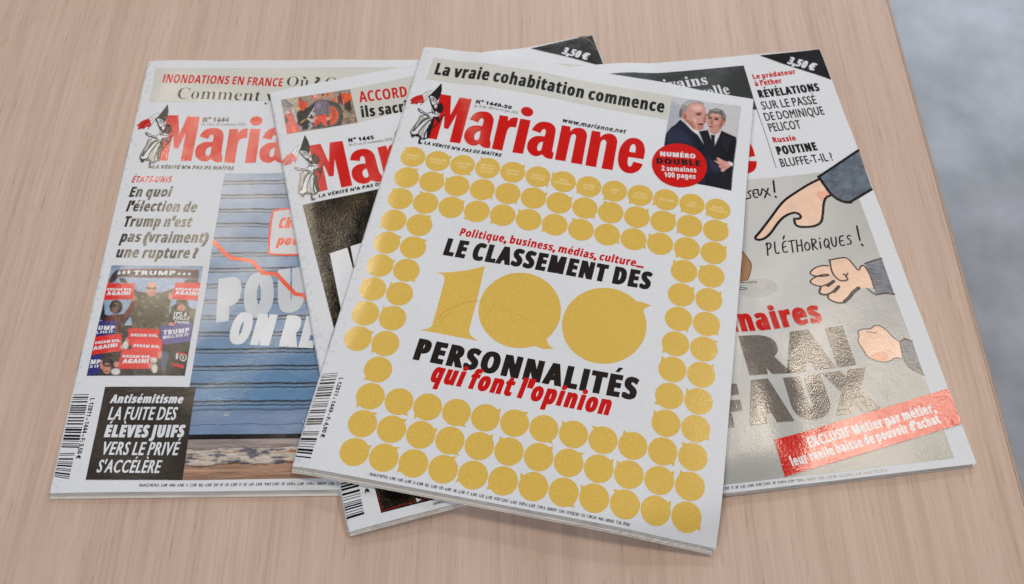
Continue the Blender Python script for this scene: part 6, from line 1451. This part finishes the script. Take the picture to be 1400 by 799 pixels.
STYLE = {  # font, extra weight, slant, extra tracking
    'cond': ('B', .017, 0, .008), 'condl': ('B', .006, 0, .005), 'condlit': ('B', .006, .16, .005), 'condit': ('B', .016, .10, .008),
    'condb': ('B', .018, 0, .005), 'condh': ('B', .024, 0, .008), 'bold': ('B', .012, 0, .005), 'ext': ('B', .030, 0, .02), 'extit': ('B', .022, .16, .02),
    'light': ('R', .004, 0, 0), 'lightcap': ('R', .010, 0, .005), 'lightcapit': ('R', .012, .1, .005), 'fine': ('R', .012, 0, .01),
    'heavy': ('B', .034, 0, .012), 'heavybig': ('B', .046, 0, .012), 'heavylow': ('B', .024, 0, .008), 'heavyit': ('B', .030, .06, .014), 'heavyit2': ('B', .024, .15, .010), 'wit': ('B', .014, .2, .02),
    'serif': ('S', -.007, 0, 0), 'serifb': ('S', .004, 0, 0),
}
AX = 1.6   # stems gain more than the cross-strokes
CAPH = {'B': .714, 'S': .66, 'R': .70}


def lettering(s, style, x, y, ang, width, cap):
    font, d, slant, trk = STYLE[style]
    caph = max(v[1] for v in fontmesh(code('H', font))[0])
    k = cap / caph

    def run(c):
        V, F, pen = [], [], 0
        for ch in s:
            if ch != ' ':
                b = ACC.get(ch, (ch, 0))[0]
                gv, gf = glyph(ch, font, d, c)
                n = len(V)
                V += [(pen + vx + slant * vy, vy) for vx, vy in gv]
                F += [tuple(n + i for i in f) for f in gf]
                pen += advance(b, font) * c + trk + 1.5 * AX * max(0, d)
            else:
                pen += .24 * c + trk
        return V, F
    # natural width at c=1 from advances, then solve the condensing
    nat = sum((advance(ACC.get(ch, (ch, 0))[0], font) if ch != ' ' else .24) for ch in s)
    c = max(.3, min(1.8, (width / k - (trk + 1.5 * AX * max(0, d)) * len(s) - 2 * AX * d) / nat))
    c = round(c * 50) / 50
    V, F = run(c)
    x0, x1 = min(v[0] for v in V), max(v[0] for v in V)
    f = (width / k) / (x1 - x0)
    ca, sa = math.cos(math.radians(ang)), math.sin(math.radians(ang))
    out = []
    for vx, vy in V:
        a, b = (vx - x0) * f * k, -vy * k
        out.append((x + a * ca - b * sa, y + a * sa + b * ca))
    return out, F


# ------------------------------------------------------------------ prints on a cover
def strips(poly, f, g):
    """cut a convex polygon along the lines f = k*g"""
    v = [f(p) / g for p in poly]
    lo, hi = min(v), max(v)
    k0, k1 = math.floor(lo + 1e-6), math.ceil(hi - 1e-6)
    if k1 - k0 <= 1:
        return [poly]
    res = []
    for k in range(k0, k1):
        q = poly
        for (lim, sg) in ((k, 1), (k + 1, -1)):
            if len(q) < 3:
                break
            o = []
            d = [sg * (f(p) / g - lim) for p in q]
            for i in range(len(q)):
                a, b, da, db = q[i - 1], q[i], d[i - 1], d[i]
                if (da < 0) != (db < 0):
                    t = da / (da - db)
                    o.append((a[0] + t * (b[0] - a[0]), a[1] + t * (b[1] - a[1])))
                if db >= 0:
                    o.append(b)
            q = o
        if len(q) >= 3:
            res.append(q)
    return res


def spine_cut(poly):
    if min(p[0] for p in poly) > CELL:
        return [poly]
    res = [poly]
    for xl in SPX[1:]:
        nxt_ = []
        for q in res:
            nxt_ += strips([(p[0] - xl, p[1]) for p in q], lambda p: p[0], 1000.0) if min(p[0] for p in q) < xl < max(p[0] for p in q) else [[(p[0] - xl, p[1]) for p in q]]
        res = [[(p[0] + xl, p[1]) for p in q] for q in nxt_]
    return res


def area2(q):
    return sum(q[i - 1][0] * q[i][1] - q[i][0] * q[i - 1][1] for i in range(len(q)))


STEP = .000012


class Print:
    """one printed element: shapes of several inks, laid on the cover surface"""

    def __init__(s, surf, base=.00005):
        s.surf, s.base, s.items = surf, base, []

    def add(s, V, F, inkname, gap=True):
        if not F:
            return
        xs, ys = [v[0] for v in V], [v[1] for v in V]
        bb = (min(xs), min(ys), max(xs), max(ys))
        lv = 0
        for (b2, l2, _, _, _) in s.items:
            if bb[0] < b2[2] and b2[0] < bb[2] and bb[1] < b2[3] and b2[1] < bb[3]:
                lv = max(lv, l2 + 1)
        s.items.append((bb, lv, V, F, inkname))

    def build(s, name, parent, pictures=()):
        VV, FF, MI, mats, lift = [], [], [], [], []
        for bb, lv, V, F, inkname in s.items:
            m = ink(inkname)
            if m not in mats:
                mats.append(m)
            mi = mats.index(m)
            for f in F:
                q = [V[i] for i in f]
                if abs(area2(q)) < 1e-7:
                    continue
                if area2(q) > 0:
                    q = q[::-1]
                for a in strips(q, lambda p: p[0], CELL):
                    for b in strips(a, lambda p: p[1], CELL):
                        for c in strips(b, lambda p: p[0] - p[1], CELL):
                            for e in spine_cut(c):
                                if abs(area2(e)) < 1e-7:
                                    continue
                                n = len(VV)
                                VV += e
                                lift += [s.base + lv * STEP] * len(e)
                                FF.append(tuple(range(n, n + len(e))))
                                MI.append(mi)
        col = [(0, 0, 0, 1)] * len(VV) if pictures else None
        for (gx, gy, rgb, lf) in pictures:
            if M_PIC not in mats:
                mats.append(M_PIC)
            mi = mats.index(M_PIC)
            n = len(VV)
            nj, ni = gx.shape
            VV += list(zip(gx.ravel().tolist(), gy.ravel().tolist()))
            lift += [lf] * (ni * nj)
            col += [tuple(c) + (1,) for c in rgb.reshape(-1, 3).tolist()]
            for j in range(nj - 1):
                for i in range(ni - 1):
                    a = n + j * ni + i
                    FF.append((a, a + ni, a + ni + 1, a + 1))
                    MI.append(mi)
        A = np.array(VV)
        co = s.surf.place(A[:, 0], A[:, 1], np.array(lift))
        me = mesh(name, co.tolist(), FF, mats, MI, True)
        if pictures:
            at = me.color_attributes.new('print', 'FLOAT_COLOR', 'POINT')
            at.data.foreach_set('color', [c for q in col for c in q])
        me.normals_split_custom_set_from_vertices(s.surf.n(A[:, 0], A[:, 1]).tolist())
        return link(name, me, parent)


def pairs(l):
    return [(l[i], l[i + 1]) for i in range(0, len(l), 2)]


def add_item(pr, it, dx=0, dy=0):
    k = it[0]
    if k == 't':
        _, s, style, inkn, x, y, ang, wd, cap = it
        V, F = lettering(s, style, x + dx, y + dy, ang, wd, cap)
        pr.add(V, F, inkn)
    elif k == 'p':
        p = [(a + dx, b + dy) for a, b in pairs(it[3])]
        if it[2]:
            p = smooth_poly(p, 2, 55)
        V, F = cdt_union([p], lambda ids: len(ids) > 0)
        pr.add(V, F, it[1])
    elif k == 's':
        p = [(a + dx, b + dy) for a, b in pairs(it[4])]
        if it[2] and len(p) > 2:
            p = smooth_line(p, 2)
        V, F = solid(stroke_polys(p, it[3]))
        pr.add(V, F, it[1])
    elif k == 'bar':
        tl, trr, br, bl = pairs(it[1])
        rr = random.Random(it[2])
        L = abs(bl[1] - tl[1])
        mod = .42
        y = 0
        lp = lambda a, b, t: (a[0] + (b[0] - a[0]) * t, a[1] + (b[1] - a[1]) * t)
        while y < L - mod:
            bw = mod * rr.choice((1, 1, 1, 2, 2, 3)) * .92
            t0, t1 = y / L, min(1, (y + bw) / L)
            q = [lp(tl, bl, t0), lp(trr, br, t0), lp(trr, br, t1), lp(tl, bl, t1)]
            q = [(max(.08, a), b) for a, b in q]
            pr.items.append(((0, 0, 0, 0), 0, q, [(0, 1, 2, 3)], 'black'))
            y += bw + mod * rr.choice((1, 1, 1, 2, 2, 3)) * 1.05


# ------------------------------------------------------------------ printed photographs painted on a vertex grid
def inside(px, py, poly):
    r = np.zeros(px.shape, bool)
    n = len(poly)
    for i in range(n):
        x0, y0 = poly[i - 1]
        x1, y1 = poly[i]
        if y0 == y1:
            continue
        c = (y0 > py) != (y1 > py)
        r ^= c & (px < (x1 - x0) * (py - y0) / (y1 - y0) + x0)
    return r


def box_blur(A, n):
    if n < 1:
        return A
    for ax in (0, 1):
        P = np.pad(A, [(n, n) if k == ax else (0, 0) for k in (0, 1)], mode='edge')
        A = sum(np.take(P, range(i, i + A.shape[ax]), axis=ax) for i in range(2 * n + 1)) / (2 * n + 1)
    return A


def quad_grid(quad, step):
    tl, t2, br, bl = quad
    ni = int(max(math.dist(tl, t2), math.dist(bl, br)) / step) + 2
    nj = int(max(math.dist(tl, bl), math.dist(t2, br)) / step) + 2
    u, v = np.meshgrid(np.linspace(0, 1, ni), np.linspace(0, 1, nj))
    f = lambda k: (tl[k] * (1 - u) + t2[k] * u) * (1 - v) + (bl[k] * (1 - u) + br[k] * u) * v
    return f(0), f(1)


def paint(quad, items, step, grain=.08):
    ss = 2
    gx, gy = quad_grid(quad, step)
    nj, ni = gx.shape
    u, v = np.meshgrid(np.arange(ni * ss) / (ss) / 1.0, np.arange(nj * ss) / ss)
    # supersampled positions by linear interpolation of the grid
    fx = np.interp(np.arange(ni * ss) / ss, np.arange(ni), np.linspace(0, 1, ni))
    fy = np.interp(np.arange(nj * ss) / ss, np.arange(nj), np.linspace(0, 1, nj))
    U, Vv = np.meshgrid(fx, fy)
    tl, t2, br, bl = quad
    f = lambda k: (tl[k] * (1 - U) + t2[k] * U) * (1 - Vv) + (bl[k] * (1 - U) + br[k] * U) * Vv
    px, py = f(0), f(1)
    img = np.zeros(px.shape + (3,))
    for colr, soft, p in items:
        p = pairs(p)
        m = inside(px, py, p).astype(float)
        m = box_blur(box_blur(m, max(1, int(round(soft * .7 * ss / step)))) if soft > .12 else m, 1)
        img = img * (1 - m[..., None]) + np.array(lin(colr)[:3]) * m[..., None]
    img = (img[0::ss, 0::ss] + img[1::ss, 0::ss] + img[0::ss, 1::ss] + img[1::ss, 1::ss]) / 4
    # fine detail of the printed photograph
    rs = np.random.RandomState(7)
    n = rs.rand(*gx.shape) * .6 + box_blur(rs.rand(*gx.shape), 1) * 1.2 + box_blur(rs.rand(*gx.shape), 3) * 2.2
    n = (n - n.mean()) / n.std()
    return gx, gy, np.clip(img * (1 + grain * n[..., None]), 0, 1)


GRAIN = {'men_photo': .05, 'crowd_photo': .13, 'tractor_photo': .24}


def shutter_art(gx, gy):
    """blue roller shutter over a weathered stone sill"""
    rs = np.random.RandomState(3)

    def vnoise(x, y, sx, sy, seed):
        r2 = np.random.RandomState(seed)
        T = r2.rand(64, 64)
        fx, fy = (x / sx) % 63, (y / sy) % 63
        i, j = np.floor(fx).astype(int), np.floor(fy).astype(int)
        a, b = fx - i, fy - j
        a, b = a * a * (3 - 2 * a), b * b * (3 - 2 * b)
        return (T[j, i] * (1 - a) + T[j, (i + 1) % 64] * a) * (1 - b) + (T[(j + 1) % 64, i] * (1 - a) + T[(j + 1) % 64, (i + 1) % 64] * a) * b
    fb = lambda sx, sy, sd: .5 * vnoise(gx, gy, sx, sy, sd) + .3 * vnoise(gx, gy, sx / 2.3, sy / 2.3, sd + 1) + .2 * vnoise(gx, gy, sx / 5, sy / 5, sd + 2)
    y0, y1 = 88.7, 275.2
    t = (gy - y0)
    P = 9.95
    ph = (t / P) % 1
    C = np.array
    top = C(lin((136, 154, 182))[:3])
    low = C(lin((92, 130, 168))[:3])
    k = np.clip(t / 140, 0, 1)[..., None]
    base = top * (1 - k) + low * k
    n = fb(9, 3, 5)[..., None]
    img = base * (.84 + .34 * n)
    lip = ((ph > .57) & (ph < .79))[..., None]
    img = np.where(lip, img * .80 + .045, img)
    wob = (vnoise(gx, gy, 2.5, 60, 9) - .5) * .05
    d1 = np.clip(1.6 - np.abs(ph - .565 + wob) / .045, 0, 1)
    d2 = np.clip(1.4 - np.abs(ph - .785 + wob) / .036, 0, 1)
    rust = fb(3, .8, 14)
    d = np.clip(np.maximum(d1 * (.7 + .7 * rust), d2), 0, 1)[..., None]
    img = img * (1 - d) + C(lin((22, 24, 32))[:3]) * d
    hi = np.clip(1 - np.abs(ph - .87) / .05, 0, 1)[..., None]
    img = img + hi * .05
    # bottom rail of the shutter
    rail = (t > 149.5) & (t < 165)
    rc = C(lin((116, 138, 172))[:3]) * (.8 + .4 * fb(14, 2.2, 21)[..., None])
    img = np.where(rail[..., None], rc, img)
    for yy, wd in ((149.5, .9), (157.6, .4), (163.6, .4)):
        q = np.clip(1 - np.abs(t - yy - (vnoise(gx, gy, 8, 50, 30) - .5)) / wd, 0, 1)[..., None]
        img = img * (1 - .75 * q) + C(lin((36, 44, 66))[:3]) * .75 * q
    for (hx, hy) in ((82, 241), (122, 245), (168, 241), (186, 246)):
        r = np.hypot(gx - hx, (gy - hy))
        img = np.where((r < .9)[..., None], C(lin((190, 196, 205))[:3]), img)
        img = np.where((r < .5)[..., None], C(lin((40, 40, 50))[:3]), img)
    # stone sill: grey ledge, then a pale crumbling course with rusty patches
    st = t > 165.5
    s1 = fb(22, 1.6, 40)[..., None]
    s2 = fb(9, 1.8, 47)[..., None]
    s3 = fb(3.5, 1.0, 61)[..., None]
    ledge = C(lin((150, 138, 136))[:3]) * (.45 + 1.0 * s1)
    pale = C(lin((206, 194, 184))[:3]) * (.45 + .8 * s3)
    rust_ = np.clip((s2 - .55) * 7, 0, 1)
    pale = pale * (1 - rust_) + C(lin((176, 112, 74))[:3]) * (.5 + .7 * s1) * rust_
    blue = np.clip((fb(8, 2, 71)[..., None] - .58) * 9, 0, 1)
    pale = pale * (1 - blue) + C(lin((92, 92, 108))[:3]) * (.5 + s3) * blue
    low_ = C(lin((176, 140, 118))[:3]) * (.4 + .95 * s1)
    yb = t[..., None] + 2.0 * (vnoise(gx, gy, 12, 90, 77)[..., None] - .5)
    stone = np.where(yb < 170.5, ledge, np.where(yb < 179, pale, low_))
    for yy, am, dp in ((170.4, .35, .6), (178.8, .55, .95), (183.5, .4, .5)):
        q = np.clip(1 - np.abs(yb - yy - 1.1 * (vnoise(gx, gy, 3, 90, int(yy)) - .5)[..., None]) / am, 0, 1)
        stone = stone * (1 - dp * q) + C(lin((26, 22, 22))[:3]) * dp * q
    q = (np.clip(1 - np.abs(gx - 136 - 2 * (vnoise(gx, gy, 50, 2.2, 80) - .5)) / .5, 0, 1) * (t > 170) * (t < 178.5))[..., None]
    stone = stone * (1 - .9 * q) + C(lin((26, 22, 22))[:3]) * .9 * q
    img = np.where(st[..., None], stone, img)
    img = np.where(((t > 163) & (t <= 165.8))[..., None], C(lin((18, 18, 22))[:3]), img)
    return img


# ------------------------------------------------------------------ a magazine
def cover_sheet(surf, upper):
    """front (upper) or back half of the folded cover, with its half of the spine"""
    th = .00012
    X, Y = np.meshgrid(XS, YS)
    if upper:
        zt = surf.Z
        zb = zt - th
    else:
        d = np.clip((surf.r * 1000 - X) / (surf.r * 1000), 0, 1)
        zb = surf.under(X, Y) + .00002 + surf.r * (1 - np.sqrt(np.maximum(0, 1 - d * d)))
        zt = zb + th
    xx = X / 1000 - W / 2
    nj, ni = X.shape
    V = []
    for zz, off in ((zt, 0), (zb, 1)):
        xo = np.where((X < 1.0) & (off == (1 if upper else 0)), xx + .0001, xx)
        V += np.stack([xo, -(Y / 1000 - H / 2), zz], -1).reshape(-1, 3).tolist()
    F = []
    N = ni * nj
    for j in range(nj - 1):
        for i in range(ni - 1):
            a, b, c, e = j * ni + i, j * ni + i + 1, (j + 1) * ni + i + 1, (j + 1) * ni + i
            F += [(a, c, b), (a, e, c), (N + a, N + b, N + c), (N + a, N + c, N + e)]
    rim = [j * ni for j in range(nj)] + [(nj - 1) * ni + i for i in range(1, ni)] + [j * ni + ni - 1 for j in range(nj - 2, -1, -1)] + [i for i in range(ni - 2, 0, -1)]
    n = len(rim)
    for k in range(n):
        a, b = rim[k], rim[(k + 1) % n]
        F.append((b, a, N + a, N + b))
    nn = surf.N.reshape(-1, 3)
    return V, F, (nn if upper else None)


def page_block(surf, leaves, splay, seed):
    rs = random.Random(seed)
    V, F = [], []
    xs = np.concatenate([[.55, .9, 1.6], np.arange(3.5, 207.5, 6.8), [207.6]])
    for k in range(leaves):
        t0 = .04 + .86 * k / leaves
        t1 = t0 + .86 / leaves * rs.uniform(.58, .78)
        ext = splay * (1 - (t0 + t1) / 2) ** 1.2 - .3 + rs.uniform(-.5, .25)
        right = 209.2 - .9 * (1 - abs((t0 + t1) - 1)) + rs.uniform(-.3, .2)
        ys = np.concatenate([[.4 + rs.uniform(0, .3)], np.arange(6, 278, 6.8), [H * 1000 - .35 + ext]])
        X, Y = np.meshgrid(xs * (right / 207.6), ys)
        r = surf.r * 1000
        lo = surf.under(X, np.minimum(Y, H * 1000))
        d = np.clip((r - X) / r, 0, 1)
        hs = np.sqrt(np.maximum(0, 1 - d * d))
        mid = lo + surf.thick(X) / 2
        top = surf.raw(X, np.minimum(Y, H * 1000))
        full = np.where(X < r, surf.thick(X) * hs, top - lo)
        sag = rs.uniform(-.03, .03)
        z0 = np.where(X < r, mid + full * (t0 - .5), lo + full * t0)
        z1 = np.where(X < r, mid + full * (t1 - .5), lo + full * t1)
        nj, ni = X.shape
        n0 = len(V)
        N = ni * nj
        for zz in (z1, z0):
            V += np.stack([X / 1000 - W / 2, -(Y / 1000 - H / 2), zz], -1).reshape(-1, 3).tolist()
        for j in range(nj - 1):
            for i in range(ni - 1):
                a, b, c, e = j * ni + i, j * ni + i + 1, (j + 1) * ni + i + 1, (j + 1) * ni + i
                F += [(n0 + a, n0 + e, n0 + c, n0 + b), (n0 + N + a, n0 + N + b, n0 + N + c, n0 + N + e)]
        rim = [j * ni for j in range(nj)] + [(nj - 1) * ni + i for i in range(1, ni)] + [j * ni + ni - 1 for j in range(nj - 2, -1, -1)] + [i for i in range(ni - 2, 0, -1)]
        for q in range(len(rim)):
            a, b = rim[q], rim[(q + 1) % len(rim)]
            F.append((n0 + b, n0 + a, n0 + N + a, n0 + N + b))
    return V, F


def bubbles(pr):
    R = 7.32
    rr = random.Random(5)
    rows = {r: range(1, 14) for r in (1, 2, 3)}
    for r in range(4, 10):
        rows[r] = [1, 2, 12, 13]
    rows[10] = [2, 12, 13]
    for r in (11, 12, 13):
        rows[r] = range(2, 14)
    for r, cs in rows.items():
        for c in cs:
            k = (r - 1) / 12
            cx = 14.55 + 14.99 * (c - 1) - .45 * k
            cy = 86.7 + 15.17 * (r - 1) + (2.0 * (1 - k) + 1.0 * k) * (c - 1) / 12
            circ = [(cx + R * math.cos(a), cy + R * math.sin(a)) for a in [i * math.pi / 18 for i in range(36)]]
            a = math.radians(rr.choice((40, 50, 130, 140, 220, 230, 310, 320)) + rr.uniform(-6, 6))
            sg = rr.choice((-1, 1))
            tip = (cx + 9.3 * math.cos(a), cy + 9.3 * math.sin(a))
            b1, b2 = a - sg * .42, a + sg * .12
            q = [(cx + .93 * R * math.cos(b1), cy + .93 * R * math.sin(b1)), (cx + 1.06 * R * math.cos(a - sg * .22), cy + 1.06 * R * math.sin(a - sg * .22)), tip,
                 (cx + 1.09 * R * math.cos(a + sg * .02), cy + 1.09 * R * math.sin(a + sg * .02)), (cx + .93 * R * math.cos(b2), cy + .93 * R * math.sin(b2)), (cx + .8 * R * math.cos(a), cy + .8 * R * math.sin(a))]
            if sg < 0:
                q = q[::-1]
            V, F = solid([circ, q])
            pr.items.append(((0, 0, 0, 0), 0, V, F, 'gold'))
    for i, nm in enumerate(NAMES):
        cx, cy = 14.55 + 14.99 * i, 86.7 + 2.0 * i / 12
        ls = nm.split('|')
        for j, t in enumerate(ls):
            wd = min(10.5, len(t) * 1.15)
            V, F = lettering(t, 'cond', cx - wd / 2, cy + 1.0 + 2.25 * (j - (len(ls) - 1) / 2), 0, wd, 1.65)
            pr.items.append(((0, 0, 0, 0), 1, V, F, 'palegold'))


OFFSET = {'F': (0, 0), 'L': (0, 7.6), 'M': (-2.2, 10.4), 'R': (-2.0, 17.9)}
LABEL = {
    'F': 'white magazine with gold speech bubbles and a big gold 100, topmost of the four',
    'L': 'magazine with a blue roller shutter cover picture and dark text box, leftmost',
    'M': 'mostly covered magazine with a small tractor photo and a dark bronze cover picture',
    'R': 'magazine with cartoon hands and a red sash on grey, rightmost',
}
LEAVES = {'F': (4, 4.0), 'L': (3, 3.2), 'M': (3, 3.0), 'R': (3, 1.8)}
BASELV = {'emblem': .00011, 'badge': .00016, 'sash': .00034, 'cartoon_headline': .00022, 'shutter_picture': .00005, 'price_corner': .00014, 'dark_panel': .00016, 'tagline': .00014}


def magazine(m_):
    sf = Surface(m_)
    root = bpy.data.objects.new('magazine', None)
    COL.objects.link(root)
    root.location = (POSE[m_][0], POSE[m_][1], 0)
    root.rotation_euler = (0, 0, POSE[m_][2])
    root['label'] = LABEL[m_]
    root['category'] = 'magazine'
    root['group'] = 'magazines fanned out on the table'
    V, F, N = cover_sheet(sf, True)
    me = mesh('front_cover', V, F, [M_COVER], None, True)
    half = len(N)
    allN = np.concatenate([N, -N]).tolist()
    me.normals_split_custom_set_from_vertices(allN)
    fc = link('front_cover', me, root)
    V, F, _ = cover_sheet(sf, False)
    link('back_cover', mesh('back_cover', V, F, [M_COVER], None, False), root)
    lv, sp = LEAVES[m_]
    V, F = page_block(sf, lv, sp, ord(m_))
    link('pages', mesh('pages', V, F, [M_PAGES]), root)
    for sy in (72.0, 209.0):
        zc = float(sf.under(0, sy)) + sf.r
        y = -(sy / 1000 - H / 2)
        V, F = boxes([(-W / 2 - .0003, y - .006, zc - .0003, -W / 2 + .0002, y + .006, zc + .0003)])
        link('staple', mesh('staple', V, F, [STEEL]), root)
    ox, oy = OFFSET[m_]
    # masthead and emblem
    pr = Print(sf)
    polys, kinds = [], []
    for kind, sm, p in MASTHEAD:
        q = [(a + ox, b + oy) for a, b in pairs(p)]
        polys.append(smooth_poly(q, 2, 45) if sm else q)
        kinds.append(kind)
    V, F = cdt_union(polys, lambda ids: any(kinds[i] == 'o' for i in ids) and not any(kinds[i] == 'h' for i in ids))
    pr.add(V, F, 'red')
    pr.build('masthead', fc)
    if m_ != 'R':
        pr = Print(sf, BASELV['emblem'])
        for it in EMBLEM:
            add_item(pr, it, ox, oy)
        pr.build('emblem', fc)
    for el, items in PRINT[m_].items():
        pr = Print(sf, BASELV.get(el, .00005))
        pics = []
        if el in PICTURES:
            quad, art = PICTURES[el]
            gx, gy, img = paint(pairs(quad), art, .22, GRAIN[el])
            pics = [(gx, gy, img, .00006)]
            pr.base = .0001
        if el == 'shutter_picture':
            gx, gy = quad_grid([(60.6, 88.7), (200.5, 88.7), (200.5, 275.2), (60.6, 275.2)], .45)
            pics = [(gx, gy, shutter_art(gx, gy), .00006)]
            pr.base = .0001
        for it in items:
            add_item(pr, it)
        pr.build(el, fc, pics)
    for el, (quad, art) in PICTURES.items():
        if el in PIC_ON.get(m_, ()) and el not in PRINT[m_]:
            gx, gy, img = paint(pairs(quad), art, .22, GRAIN[el])
            Print(sf).build(el, fc, [(gx, gy, img, .00006)])
    if m_ == 'F':
        pr = Print(sf)
        bubbles(pr)
        pr.build('bubble_border', fc)
    return root


PIC_ON = {'F': ('men_photo',), 'L': ('crowd_photo',), 'M': ('tractor_photo',)}
for m_ in ('L', 'M', 'R', 'F'):
    magazine(m_)
